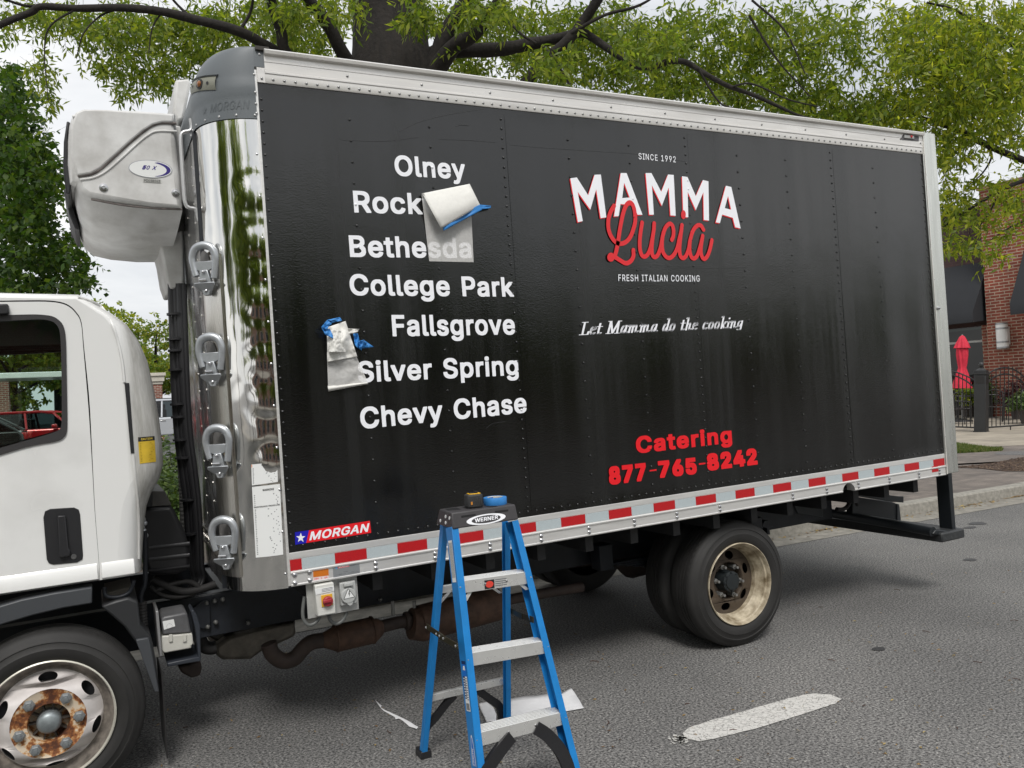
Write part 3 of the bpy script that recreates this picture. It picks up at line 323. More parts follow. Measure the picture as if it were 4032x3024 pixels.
('h','n',410,[[22,-29,-5,7,-1,6,0,411,3,10,9,5,108,0,12,-5,33,9,72,1,21,-1,33,-7,33,-18,26,-27,11,-18,8,-21,8,-39,1,-300,-3,-10,-9,-5,-108,0,-6,1,-7,5,-2,9,-1,252,-5,18,-12,21,-12,11,-18,9,-21,-8,-16,-12,-13,-18,-10,-33,0,-240,-2,-9,-10,-6,-111,0]]),
('h','r',259,[[22,-29,-5,7,-1,6,0,411,2,9,10,6,108,0,9,-2,24,7,18,1,81,-1,6,-2,5,-6,1,-6,0,-96,-3,-9,-9,-5,-60,1,-18,-6,-9,-5,-15,-15,-13,-27,-2,-9,0,-246,-2,-9,-10,-6,-111,0]]),
('h','t',227,[[113,-32,-15,3,-21,9,-18,14,-15,18,-9,19,-4,18,-3,27,0,219,-50,2,-6,4,-3,6,0,93,4,6,5,3,48,1,2,2,0,78,4,8,6,4,117,-1,6,-5,2,-6,1,-80,66,0,7,-4,4,-6,0,-90,-3,-9,-8,-5,-67,-1,0,-177,2,-21,8,-12,54,0,10,-6,13,-57,-1,-42,-7,-8,-24,-6,-75,-1]])]
GLYPH = {}
def contour(r):
    x = y = 0; o = []
    for i in range(0, len(r), 2): x += r[i]; y += r[i + 1]; o.append((x / 1000, y / 1000))
    return o
for wt_, ch_, ad_, cs_ in STEPS: GLYPH[wt_ + ch_] = (ad_, [contour(r) for r in cs_])
_GC = {}
def glyph(c, wt):
    if (c, wt) in _GC: return _GC[(c, wt)]
    if c == ' ': _GC[(c, wt)] = ([], [], .25); return _GC[(c, wt)]
    key = wt + c if wt + c in GLYPH else next(k + c for k in 'brh' if k + c in GLYPH)
    adv, cont = GLYPH[key]; rings = cont
    V = []; F = []; ar = lambda P: sum(P[i - 1][0] * P[i][1] - P[i][0] * P[i - 1][1] for i in range(len(P)))
    sg = ar(rings[0]) > 0; outs = [r for r in rings if (ar(r) > 0) == sg]; hol = [r for r in rings if (ar(r) > 0) != sg]
    def inside(p, P): return sum((P[i - 1][1] > p[1]) != (P[i][1] > p[1]) and p[0] < (P[i][0] - P[i - 1][0]) * (p[1] - P[i - 1][1]) / (P[i][1] - P[i - 1][1]) + P[i - 1][0] for i in range(len(P))) % 2 == 1
    for o in outs:
        v, f = fill2d(o, [h for h in hol if inside(h[0], o)]); k = len(V); V += v; F += [tuple(i + k for i in q) for q in f]
    _GC[(c, wt)] = (V, F, adv / 1000); return _GC[(c, wt)]
LAST_W = []
def text2d(s, offset=0.0, space=1.0, shear=0.0):
    wt, off = ('r', .006) if offset < .012 else (('b', .022) if offset < .039 else ('h', .050))
    V = []; F = []; x = 0; wd_ = 0; LAST_W.clear()
    for c in s:
        v, f, adv = glyph(c, wt); k = len(V)
        if c == ' ': wd_ += 1
        LAST_W.extend([wd_] * len(v))
        V += [(p[0] + x + shear * p[1], p[1]) for p in v]; F += [tuple(i + k for i in q) for q in f]
        x += adv * space + off * 1.3
    return np.array(V), F
def cap_h(offset):
    off = .006 if offset < .012 else (.022 if offset < .039 else .050); return -off, .509 + off
def text_on(mb, s, BL, BR, TL, offset=0.0, space=1.0, shear=0.0, lift=(0, 0, 0), mi=0, wrap=None):
    """lay a line of lettering so its baseline runs BL->BR and its capitals reach TL"""
    v, f = text2d(s, offset, space, shear); lo, hi = cap_h(offset)
    x0, x1 = v[:, 0].min(), v[:, 0].max()
    a = (v[:, 0] - x0) / (x1 - x0); b = (v[:, 1] - lo) / (hi - lo)
    BL, BR, TL = (np.array(p, float) for p in (BL, BR, TL))
    P = BL + a[:, None] * (BR - BL) + b[:, None] * (TL - BL) + np.array(lift)
    if wrap: P = [wrap(p) for p in P]
    mb.add(P, f, mi); return mb

# ================================================================ THE TRUCK (truck frame: x rearwards, y away from the camera, z up)
truck = empty('box_truck', (0, 0, 0), (0, -math.atan(RAKE), 0), 'black box truck with white cab parked at the kerb under the trees', 'truck')
def slab(px, y, depth, name, m, parent=None, bevel=.004, **k):
    return MB().prism([T(u, v, y) for u, v in px], (0, depth, 0)).build(name, m, parent or truck, bevel=bevel, **k)
PXL, PZ0, PZ1 = 4.595, .961, 3.096
RC = .25
def corner_pt(s, z, off=0.0):
    if s <= 0: return np.array([-s, -off, z])
    th = min(s / RC, math.pi / 2); ex = max(0, s - RC * math.pi / 2)
    n = np.array([-math.sin(th), -math.cos(th), 0])
    return np.array([-RC * math.sin(th), RC - RC * math.cos(th) + ex, z]) + n * off
def corner_frame(s):
    th = min(max(s, 0) / RC, math.pi / 2)
    return np.array([-math.cos(th), math.sin(th), 0]), np.array([-math.sin(th), -math.cos(th), 0])   # tangent (forward), outward normal
def CS(u, v):
    d = rb(u, v); o = CB[:2] - np.array([0, RC]); a = d[:2] @ d[:2]; b = 2 * o @ d[:2]; c = o @ o - RC * RC
    q = b * b - 4 * a * c
    if q < 0: t = -b / (2 * a)
    else: t = (-b - math.sqrt(q)) / (2 * a)
    p = CB + t * d
    if p[0] > 0: p = T(u, v, 0); return -p[0], p[2]
    return RC * math.atan2(-p[0], RC - p[1]), p[2]

# ---- black side panel: dusty, orange-peel vinyl
def panel_material():
    m = bpy.data.materials.new('black_panel'); m.use_nodes = True; t = m.node_tree; b = t.nodes['Principled BSDF']; l = t.links.new
    tcn = t.nodes.new('ShaderNodeTexCoord')
    mpn = t.nodes.new('ShaderNodeMapping'); mpn.inputs['Scale'].default_value = (5, 1, .22); l(tcn.outputs['Object'], mpn.inputs[0])
    nz = N(t, 'ShaderNodeTexNoise', Scale=1.0, Detail=5.0, Roughness=.65, Distortion=.3); l(mpn.outputs[0], nz.inputs['Vector'])
    r = N(t, 'ShaderNodeValToRGB'); r.color_ramp.elements[0].position = .42; r.color_ramp.elements[1].position = .72
    r.color_ramp.elements[0].color = (.0042, .0044, .0044, 1); r.color_ramp.elements[1].color = (.0075, .0078, .0077, 1)
    l(nz.outputs[0], r.inputs[0]); l(r.outputs[0], b.inputs['Base Color'])
    mr = N(t, 'ShaderNodeMapRange'); mr.inputs['From Min'].default_value = .35; mr.inputs['From Max'].default_value = .7
    mr.inputs['To Min'].default_value = .07; mr.inputs['To Max'].default_value = .30; l(nz.outputs[0], mr.inputs[0]); l(mr.outputs[0], b.inputs['Roughness'])
    n2 = N(t, 'ShaderNodeTexNoise', Scale=170.0, Detail=2.0); l(tcn.outputs['Object'], n2.inputs['Vector'])
    n3 = N(t, 'ShaderNodeTexNoise', Scale=2.0, Detail=3.0); l(tcn.outputs['Object'], n3.inputs['Vector'])
    bp = N(t, 'ShaderNodeBump', Strength=.16, Distance=.004); l(n2.outputs[0], bp.inputs['Height'])
    bp2 = N(t, 'ShaderNodeBump', Strength=.15, Distance=.02); l(n3.outputs[0], bp2.inputs['Height']); l(bp.outputs[0], bp2.inputs['Normal'])
    l(bp2.outputs[0], b.inputs['Normal']); b.inputs['Specular IOR Level'].default_value = .80
    return m
panel_m = panel_material()
def sheet(a, b):       # thin sheet pulled in at the rivet columns, slightly oil-canned between them
    x = a * PXL; z = PZ0 + b * (PZ1 - PZ0); e = min(1, min(x, PXL - x) / .05, min(z - PZ0, PZ1 - z) / .05)
    y = .0012 * .5 * (1 - math.cos(2 * math.pi * (x - .42) / .4064)) + .0022 * (.6 + mnoise.noise((x * 1.5, z * .8, 5.5))) + .0010 * (.5 + mnoise.noise((x * 4.5, z * 1.3, 9.1)))
    return (x, max(0, y) * max(0, e), z)
side = MB().box((0, .008, PZ0), (PXL, .05, PZ1)).grid(sheet, 230, 70).build('side_panel', panel_m, truck, smooth=50)
MB().box((-.02, .052, .868), (4.70, 2.40, 3.235)).build('cargo_body', mat('body_white', (.7, .7, .68), .4), truck, smooth=0)
for x in (1.2346, 2.45, 3.667): MB().box((x + .021, .0004, PZ0 + .001), (x + .023, .004, PZ1 - .001)).build('panel_seam', panel_m, side, smooth=0)
rl = MB()
def riv(mb, x, z, y=0.0, r=.0062): mb.dome((x, y, z), r, (0, -1, 0), .005, 8)

# ---- rails
def extrude_x(prof, x0, x1, name, m, parent=truck, **k):
    return MB().prism([(x0, y, z) for y, z in prof], (x1 - x0, 0, 0)).build(name, m, parent, **k)
toprail = extrude_x([(.0, 3.098), (-.006, 3.098), (-.008, 3.104), (-.008, 3.138), (-.012, 3.142), (-.012, 3.15), (-.009, 3.153), (-.009, 3.192), (-.011, 3.194), (-.011, 3.222),
           (-.030, 3.226), (-.033, 3.240), (-.020, 3.250), (.0, 3.252), (.05, 3.252), (.05, 3.098)], .036, 4.6, 'top_rail', alu_top, smooth=20)
MB().box((.0005, -.0085, 3.098), (.0355, .05, 3.165)).build('rail_end', alu_top, toprail, smooth=0)
for k in range(91): riv(rl, .02 + k * .0506, 3.115, -.0085, .0066)
for k in range(12): riv(rl, .42 + .4064 * k * .93, 3.172, -.0095, .0066)
prop(rl.build('rail_rivets', mat('rivet_grey', (.30, .30, .30), .35, metal=.8), toprail), kind='stuff')
archx = T(3340, 1925, 0)[0]
pr = [(.06, .8075), (-.004, .8075), (-.008, .811), (-.008, .816), (-.005, .819), (-.005, .862), (-.009, .865), (-.012, .868), (-.012, .873), (-.009, .876), (-.004, .878), (-.004, .930), (-.006, .932), (-.006, .958), (-.002, .9605), (.06, .9605)]
ax0, ax1 = archx - .058, archx + .058
botrail = MB()
botrail.prism([(.0, y, z) for y, z in pr], (ax0, 0, 0)); botrail.prism([(ax1, y, z) for y, z in pr], (4.6 - ax1, 0, 0))
pr2 = [(.06, .866)] + pr[6:]
botrail.prism([(ax0, y, z) for y, z in pr2], (ax1 - ax0, 0, 0))
for s in (-1, 1):        # round the cable arch
    pts = [(archx + s * .058, -.005, .866)] + [(archx + s * .058 * math.sin(a), -.005, .806 + .058 * math.cos(a)) for a in np.linspace(.0, math.pi / 2, 9)]
    botrail.prism(pts, (0, .03, 0))
botrail = botrail.build('bottom_rail', alu, truck, smooth=20)
x = 0.0; red = True; first = True
while x < 4.59:
    w = .0530 if first else .1524; first = False
    MB().box((x + .0005, -.0052, .8795), (min(x + w - .0005, 4.594), -.0042, .9285)).build('reflective_tape', tape_red if red else tape_white, botrail, smooth=0)
    x += w; red = not red
q = [T(u, v, 0) for u, v in ((3666, 1837), (3690, 1832), (3691, 1855), (3667, 1860))]
MB().box((q[0][0], -.0068, q[3][2]), (q[1][0], -.0052, q[0][2])).build('reflective_tape', tape_red, botrail, smooth=0)
def bolt(c, z): MB().dome((c, -.0053, z), .0115, (0, -1, 0), .009, 12).build('bolt', bolt_m, botrail)
for u, v in [(600, 900), (925, 840)]:
    p = T(1050 + u * .1808, 2100 + v * .1808, 0); p2 = T(1050 + (u + 10) * .1808, 2100 + (v + 180) * .1808, 0)
    for c in (p, p2): bolt(c[0], c[2])
for u in (208, 597, 957, 1292, 1605, 1902, 2180):
    xx = T(1344 + u * .6076, 2016 + 100, 0)[0]
    for z in (.851, .8285): bolt(xx, z)
for u in (230, 707, 930, 1138, 1341, 1534, 1668):
    xx = T(2688 + u * .6076, 1940, 0)[0]
    for z in (.850, .8285): bolt(xx, z)
def pxquad(px, name, m, parent, y=-.006, th=.0012):
    return MB().prism([T(u, v, y) for u, v in px], (0, th, 0)).build(name, m, parent, smooth=0)
c8 = lambda u, v: (1130 + u * .1808, 2030 + v * .1808)
pxquad([c8(568, 1190), c8(903, 1130), c8(910, 1305), c8(575, 1345)], 'orange_sticker', orange_vinyl, botrail)
o = pxquad([c8(568, 1350), c8(910, 1310), c8(912, 1375), c8(572, 1430)], 'number_sticker', mat('pink_label', (.80, .66, .64), .5), botrail)
tb = MB()
for s_, a, b in (('239', 598, 690), ('1', 742, 762), ('69', 818, 880)):
    sl = -.13; f = lambda u, dv: T(*c8(u, 1398 + (u - 598) * sl + dv), -.0062)
    text_on(tb, s_, f(a, 0), f(b, 0), f(a - 2, -34), .02)
tb.build('print', red_vinyl, o, smooth=0)
pl_ = pxquad([c8(992, 1075), c8(1575, 985), c8(1590, 1255), c8(1012, 1355)], 'maker_plate', mat('plate_alu', (.42, .44, .45), .35, metal=.6), botrail, th=.0014)
tb = MB(); f = lambda u, v: T(*c8(u, v), -.0063)
tb.quad([f(1055, 1110), f(1110, 1100), f(1100, 1155), f(1058, 1160)], 0); tb.quad([f(1112, 1098), f(1352, 1060), f(1355, 1110), f(1102, 1152)], 1)
f = lambda u, v: T(*c8(u, v), -.0064); text_on(tb, 'MORGAN', f(1120, 1143), f(1340, 1106), f(1130, 1105), .03, mi=2, shear=.2)
for a, b, v in ((1365, 1500, 1065), (1365, 1500, 1085), (1365, 1480, 1100), (1230, 1330, 1225), (1130, 1200, 1275), (1400, 1470, 1220), (1030, 1280, 1300), (1330, 1560, 1252)):
    tb.quad([f(a, v), f(b, v - (b - a) * .15), f(b, v - (b - a) * .15 + 6), f(a, v + 6)], 3)
tb.build('print', [mat('plate_blue', (.05, .35, .65), .4), red_vinyl, lens_white, print_grey], pl_, smooth=0)

# ---- rear post, front trim, corner panel, front wall
post_ = MB().prism([(4.602, -.010, z) for z in (0,)] and [(4.602, -.010, .8145), (4.738, -.010, .8145), (4.745, -.010, 3.255), (4.602, -.010, 3.255)], (0, .30, 0)).build('rear_post', alu_post, truck, bevel=.006, smooth=30)
pb = MB()
for v_ in (270, 1065, 1440, 1800): pass
for z in (3.235, 2.95, 2.62, 2.2, 1.75, 1.35, 1.08, .85): pb.dome((4.612, -.0102, z), .006, (0, -1, 0), .005, 8)
pb.dome((4.632, -.0102, 1.995), .014, (0, -1, 0), .022, 10)
pb.build('post_screws', bolt_m, post_)
MB().box((4.603, -.016, .8145), (4.608, -.0101, 3.255)).build('post_edge', mat('bright_edge', (.8, .78, .73), .3, metal=.3), post_, smooth=0)
MB().box((4.6, .30, .80), (4.75, 2.4, 3.25)).build('rear_frame', alu_post, truck, smooth=0)
mk = MB().prism([T(u, v, -.02) for u, v in ((3552, 545), (3610, 552), (3622, 533), (3625, 560), (3612, 560), (3545, 550))][:0] or [T(3562, 529, -.02), T(3600, 535, -.02), T(3600, 547, -.02), T(3562, 543, -.02)], (0, .012, 0)).build('marker_light', mat('lamp_plate', (.35, .35, .34), .4), truck, bevel=.002)
MB().lathe([(.009, 0), (.008, .006), (.0001, .009)], T(3588, 538, -.0205), (0, -1, 0), 12).build('lens', red_lens, mk)
MB().prism([T(u, v, -.0125) for u, v in ((3545, 549), (3558, 528), (3562, 526), (3618, 533), (3618, 556))], (0, .0024, 0)).build('lamp_recess', mat('recess_grey', (.10, .095, .10), .6), truck, smooth=0)
MB().prism([corner_pt(s, .812, .003) for s in (.0, .012)] + [corner_pt(.012, 3.155, .003), corner_pt(.0, 3.155, .003)], (0, .02, 0)).build('front_trim', alu, truck, bevel=.001)

def stainless_mat():
    m = bpy.data.materials.new('polished_stainless'); m.use_nodes = True; t = m.node_tree; b = t.nodes['Principled BSDF']; l = t.links.new
    b.inputs['Base Color'].default_value = (.78, .77, .74, 1); b.inputs['Metallic'].default_value = 1; b.inputs['Roughness'].default_value = .045
    tcn = t.nodes.new('ShaderNodeTexCoord'); nz = N(t, 'ShaderNodeTexNoise', Scale=9.0, Detail=3.0); l(tcn.outputs['Object'], nz.inputs['Vector'])
    mr = N(t, 'ShaderNodeMapRange'); mr.inputs['To Min'].default_value = .02; mr.inputs['To Max'].default_value = .13; l(nz.outputs[0], mr.inputs[0]); l(mr.outputs[0], b.inputs['Roughness'])
    return m
stainless = stainless_mat()
SEND = RC * math.pi / 2
dz = [2.62, 2.35, 2.1, 1.86, 1.62, 1.38, 1.14]
def cfn(a, b):
    s = .012 + a * (SEND - .012); z = .805 + b * (2.95 - .805)
    w = .0010 * mnoise.noise((s * 7, z * 5, 1.3)) + .0006 * mnoise.noise((s * 16, z * 13, 4.2))
    for q in dz:                       # oil-can dimples round the edge rivets
        r2 = ((s - .05) ** 2 + (z - q - .03 * math.sin(q * 9)) ** 2) / .0060
        w += .0026 * math.exp(-r2) * math.cos(2.2 * r2)
    return corner_pt(s, z, w)
cp = MB().grid(lambda a, b: cfn(1 - a, b), 48, 220).build('corner_panel', stainless, truck, smooth=80)
cr = MB()
for z in np.arange(.87, 2.9, .19): c = corner_pt(.022, z, .0015); cr.dome(c, .006, corner_frame(.022)[1], .004, 8)
cr.build('corner_rivets', bolt_m, cp)
fw = MB()
def fwfn(a, b):
    y = RC + a * 2.0; z = .80 + b * 2.3
    return (-RC - .003 * abs(math.sin(y * 11)) ** 6 - .0012 * mnoise.noise((y * 4, z * 3, 2)), y, z)
fwo = fw.grid(lambda a, b: fwfn(1 - a, b), 60, 40).build('front_wall', mat('front_aluminium', (.62, .62, .62), .22, metal=.95, rvar=.1, vscale=4), truck, smooth=80)
MB().box((-RC - .012, RC - .004, .80), (-RC + .004, RC + .003, 2.93)).build('corner_seam', dark_steel, fwo, smooth=0)
sk = MB()
for z in (.93, 1.0): MB().box((-RC - .012, RC + .01, z), (-RC - .002, 2.2, z + .012)).build('wall_trim', brushed, fwo)
for k in range(40): sk.dome((-RC - .004, RC + .03 + k * .045, .965), .007, (-1, 0, 0), .005, 6)
for yy in (.42, .72):
    for k in range(20): sk.dome((-RC - .004, yy, 1.1 + k * .09), .005, (-1, 0, 0), .004, 6)
prop(sk.build('wall_rivets', brushed, fwo), kind='stuff')
MB().prism([corner_pt(s, .806, -.001) for s in np.linspace(0, SEND, 14)] + [(-.0, .25, .806)], (0, 0, -.004)).build('corner_floor', dark_steel, truck, smooth=0)

# ---- brushed strip with four grab handles on the corner
strip_px = {}
s_hi = SEND; s_lo = CS(884, 1250)[0]
st = MB()
def strip(z0, z1):
    n = 8; top = [corner_pt(s_hi - (s_hi - s_lo) * k / n, z1, .012) for k in range(n + 1)]; bot = [corner_pt(s_hi - (s_hi - s_lo) * k / n, z0, .012) for k in range(n + 1)]
    k0 = len(st.v); st.add(top + bot, [(k, k + 1, n + 2 + k, n + 1 + k)[::-1] for k in range(n)])
    a, b, c, d = corner_pt(s_lo, z1, .012), corner_pt(s_lo, z0, .012), corner_pt(s_lo, z0, .0), corner_pt(s_lo, z1, .0); st.add([a, b, c, d], [(0, 1, 2, 3)])
    e1 = [corner_pt(s_hi - (s_hi - s_lo) * k / n, z1, 0) for k in range(n + 1)]; st.add(top + e1, [(k, k + 1, n + 2 + k, n + 1 + k) for k in range(n)])
z_top = CS(840, 1005)[1]; z_bot = CS(915, 2268)[1]
strip(z_bot, z_top)
st.build('reinforcing_strip', brushed, truck, smooth=50)
def handle(uc, vtop, vbot):
    sc_ = CS(uc, (vtop + vbot) / 2)[0]; sc_ = max(sc_, s_lo + .06)
    cs_ = CS(uc, (vtop + vbot) / 2); c = corner_pt(cs_[0], cs_[1], .085); t, n = corner_frame(cs_[0]); t = -t
    # turn the handle a little towards the street
    n2 = np.array([-.50, -.86, 0]); n2 /= np.linalg.norm(n2); t2 = np.cross(n2, [0, 0, 1.0]); t2 *= np.sign(t2 @ t); up = np.array([0, 0, 1.0])
    # put it on the line of sight of its middle
    d = rb(uc, (vtop + vbot) / 2); P0 = c - n * .085 - d / np.linalg.norm(d) * .115
    hgt = (vbot - vtop) * .00118; w = .052
    Lp = lambda a, b, o_=0.0: P0 + t2 * a + up * b + n2 * o_
    ring = crom([Lp(-.038, -.030), Lp(-.050, .02), Lp(-.052, .060), Lp(-.036, .096), Lp(0, .108), Lp(.036, .096), Lp(.052, .060), Lp(.050, .02), Lp(.040, -.045)], 5)
    h = MB().tube(ring, [.0150 + .004 * math.sin(math.pi * i / (len(ring) - 1)) ** 2 for i in range(len(ring))], 10)
    h.prism([Lp(-.042, .035, .008), Lp(.042, .035, .008), Lp(.038, .0, .008), Lp(.012, -.012, .008), Lp(-.012, -.012, .008), Lp(-.038, .0, .008)], n2 * -.016)
    o1 = h.build('grab_handle', zinc, truck, smooth=50, bevel=.002)
    b = MB()
    b.prism([Lp(-.016, -.005, .012), Lp(.016, -.005, .012), Lp(.03, -.065, .012), Lp(-.03, -.065, .012)], n2 * -.03)
    b.prism([Lp(-.045, -.062, .022), Lp(.048, -.062, .022), Lp(.048, -.074, .022), Lp(.012, -.115, -.018), Lp(-.012, -.115, -.018), Lp(-.045, -.076, .022)], n2 * -.012)
    b.prism([Lp(-.03, -.07, .0), Lp(.03, -.07, .0), Lp(.012, -.118, .0), Lp(-.012, -.118, .0)], n2 * -.03)
    b.build('bracket', zinc, o1, bevel=.003)
    MB().tube([Lp(-.02, -.052, .022), Lp(.014, -.052, .022)], .006, 8).build('pin', bolt_m, o1)
    MB().dome(Lp(0, -.014, .018), .008, n2, .008, 8).build('bolt', bolt_m, o1); MB().dome(Lp(0, -.098, .002), .008, n2, .006, 8).build('bolt', bolt_m, o1)
    pd = MB().prism([corner_pt(sc_ - .045 + .05 * math.cos(a), P0[2] + .04 + .055 * math.sin(a), .0135) for a in np.linspace(0, 2 * math.pi, 20, endpoint=False)], n * .003)
    pd.build('backing_pad', mat('pad_grey', (.16, .155, .15), .7, bump=.3, bscale=300), o1, smooth=0)
handle(806, 962, 1158); handle(831, 1326, 1512); handle(859, 1685, 1874); handle(883, 2046, 2235)

# ---- grey moulded corner cap with marker lamp
ZC0, ZC1 = 2.93, 3.262
def cap_pt(sa, b, off=0.0):
    """sa: arc position, b: 0 bottom .. 1 roof"""
    base = corner_pt(sa, 0, .006 + off)
    wf = 1.0 if sa > SEND else max(0, sa / SEND)          # how much it faces forward
    zb = 3.04 - .02 * wf
    if b < .35: z = ZC0 + (zb - ZC0) * b / .35; k = 0
    else:
        a = (b - .35) / .65 * math.pi / 2; z = zb + (ZC1 + .012 * wf - zb) * math.sin(a) ** .85; k = 1 - math.cos(a) ** .8
    x = base[0] + k * (.15 * wf ** .8) ; y = base[1] + k * (.012 + .01 * wf)
    bulge = .006 * math.exp(-((b - .40) / .05) ** 2)
    return np.array([x - bulge * wf, y - bulge * (1 - wf), z])
capo = MB().grid(lambda a, b: cap_pt(.011 + (1 - a) * (SEND - .011 + 1.7), b), 90, 26)
capo.grid(lambda a, b: cap_pt(-.036 + (1 - a) * .047, .58 + .42 * b), 4, 12)
cap = capo.build('corner_cap', grey_plastic, truck, smooth=70)
ck = MB()
for s in np.linspace(.02, SEND + .1, 7): t, n = corner_frame(s); ck.dome(cap_pt(s, .05), .006, n, .004, 8)
for b in (.08, .22, .36, .5): ck.dome(cap_pt(.012, b), .006, (0, -1, 0), .004, 8)
ck.dome(cap_pt(-.018, .55), .006, (0, -1, 0), .004, 8); ck.dome(cap_pt(-.018, .75), .006, (0, -1, 0), .004, 8)
ck.build('cap_rivets', mat('rivet_light', (.45, .45, .45), .4, metal=.5), cap)
MB().box((.0, -.014, 3.245), (.06, .03, 3.262)).build('cap_lip', mat('sealant', (.05, .045, .04), .8), cap, smooth=0)
em = MB()
e0, e1 = CS(985, 428)[0], CS(830, 415)[0]; ez = 2.972
text_on(em, 'MORGAN', (e1, 0, ez - .014), (e0, 0, ez - .014), (e1 - .0, 0, ez + .012), .0, shear=.25, wrap=lambda p: cap_pt(p[0], .35 * (p[2] - ZC0) / (3.0 - ZC0), .0015))
pts = [(.020 * (1 if k % 2 == 0 else .42) * math.sin(k * math.pi / 5), .020 * (1 if k % 2 == 0 else .42) * math.cos(k * math.pi / 5)) for k in range(10)]
sc0 = CS(808, 405)[0]
em.quad([cap_pt(sc0 - a * .8, .35 * (ez + b * .7 - ZC0) / (3.0 - ZC0), .0015) for a, b in pts])
em.build('embossed_name', mat('grey_emboss', (.105, .118, .127), .45), cap, smooth=0)
lm = MB()
def lp(a, b, off=0.0):
    s = .392 - .212 * a; bb = (.570 - .070 * a) * (1 - b) + (.462 - .070 * a) * b
    return cap_pt(s, bb, off + .003 + .008 * math.sin(math.pi * b)), corner_frame(s)[1]
lm.grid(lambda a, b: lp(a, 1 - b)[0], 12, 8)
lamp = lm.build('marker_light', olive_grey, truck, smooth=60)
lc, ln = lp(.58, .55)
MB().lathe([(.0001, .011), (.008, .010), (.014, .005), (.016, -.004)], lc, ln, 14).build('lens', amber, lamp)
MB().lathe([(.0165, .0035), (.022, .003), (.023, -.002)], lc, ln, 18).build('lens_ring', print_black, lamp)
hm = MB()
for a in (.28, .82): c_, n_q = lp(a, .55); hm.lathe([(.0001, .003), (.007, .003)], c_, n_q, 12)
hm.build('screw_hole', print_black, lamp)
br = MB().grid(lambda a, b: lp(-.06 + 1.1 * a, -.18 * b, .010 * math.sin(math.pi * b))[0], 12, 4)
br.build('brow', grey_plastic, lamp, smooth=60)

# ---- grab rail beside the corner
gp = [TX(u, v, x) for u, v, x in ((750, 468, -.27), (755, 500, -.28), (748, 515, -.31), (722, 521, -.33), (712, 545, -.335), (717, 640, -.335), (723, 729, -.335), (730, 800, -.33), (745, 818, -.31), (772, 826, -.275), (784, 869, -.255))]
gp = [np.array([p[0], .30 + .0 * i, p[2]]) for i, p in enumerate([T(u, v, .30) for u, v in ((750, 468), (755, 500), (748, 515), (722, 521), (712, 545), (717, 640), (723, 729), (730, 800), (745, 818), (772, 826), (784, 869))])]
MB().tube(crom(gp, 4), .009, 8).build('grab_rail', mat('galvanised', (.60, .60, .60), .4, metal=.7), truck, smooth=60)

# ---- stickers on the corner panel
def sticker(px, name, rows, heads):
    ss = [CS(u, v) for u, v in px]; g = lambda a, b: corner_pt(*[(ss[0][i] * (1 - a) + ss[1][i] * a) * (1 - b) + (ss[3][i] * (1 - a) + ss[2][i] * a) * b for i in (0, 1)], .0022)
    o_ = MB().grid(lambda a, b: g(a, 1 - b), 6, 6).build(name, label_white, cp, smooth=60)
    pm = MB()
    h = lambda a, b: g(a, b) + corner_frame(ss[0][0] * (1 - a) + ss[1][0] * a)[1] * .0005
    for a0_, a1_, b0_, b1_, mi in rows: pm.quad([h(a0_, b0_), h(a1_, b0_), h(a1_, b1_), h(a0_, b1_)], mi)
    for s_, a0_, a1_, b_, hh in heads:
        text_on(pm, s_, (a0_, 0, b_), (a1_, 0, b_), (a0_, 0, b_ - hh), .03, mi=0, wrap=lambda p: h(p[0], p[2]) + corner_frame(ss[0][0])[1] * .0004)
    pm.build('print', [print_black, mat('print_orange', (.78, .20, .04), .5), print_grey], o_, smooth=0)
rr = random.Random(3)
rows = [(.01, .99, .01, .14, 1)] + [(.05, rr.uniform(.6, .95), .19 + .052 * k, .215 + .052 * k, 2) for k in range(15)]
sticker([(990, 1829), (1091, 1818), (1094, 1897), (993, 1911)], 'warning_label', rows, [('WARNING', .40, .68, .115, .075)])
rows = [(.06, rr.uniform(.75, .95), .12 + .028 * k, .134 + .028 * k, 2) for k in range(6)] + [(.06, rr.uniform(.55, .95), .325 + .025 * k, .337 + .025 * k, 2) for k in range(26)] + [(.05, .95, .003, .006, 0)]
sticker([(993, 1917), (1102, 1905), (1115, 2183), (1008, 2195)], 'warning_label', rows, [('WARNING', .38, .78, .075, .030), ('MAINTENANCE PROCEDURE', .04, .96, .30, .020)])

# ---- lettering on the side panel
Z1 = (0, -.0014, 0)
A = lambda u, v: T(1340 + u * .3436, 580 + v * .3436); Bc = lambda u, v: T(1340 + u * .3436, 1150 + v * .3436)
C3 = lambda u, v: T(2200 + u * .3436, 570 + v * .3436); D4 = lambda u, v: T(2240 + u * .3436, 1060 + v * .3436); E5 = lambda u, v: T(2360 + u * .2984, 1660 + v * .2984)
def line(s, P, bl_, br_, tl_, off, m=lens_white, sp=1.0, name='lettering', lab=None):
    mb = MB(); text_on(mb, s, P(*bl_), P(*br_), P(*tl_), off, sp, lift=Z1); W_ = list(LAST_W)
    for w in sorted(set(W_)):
        ix = {i: j for j, i in enumerate([i for i in range(len(W_)) if W_[i] == w])}
        o_ = MB().add([mb.v[i] for i in ix], [tuple(ix[i] for i in f) for f in mb.f if f[0] in ix]).build(name, m, side, smooth=0)
line('Olney', A, (630, 326), (1437, 368), (611, 89), .019)
line('Rockv', A, (160, 748), (1122, 775), (140, 497), .019)
line('Bethesda', A, (112, 1258), (1508, 1271), (92, 1008), .019)
line('College Park', A, (116, 1697), (1990, 1713), (96, 1452), .019)
line('Fallsgrove', Bc, (600, 508), (2005, 487), (583, 262), .019)
line('Silver Spring', Bc, (205, 1038), (2043, 951), (190, 795), .019)
line('Chevy Chase', Bc, (237, 1571), (2138, 1379), (218, 1324), .019)
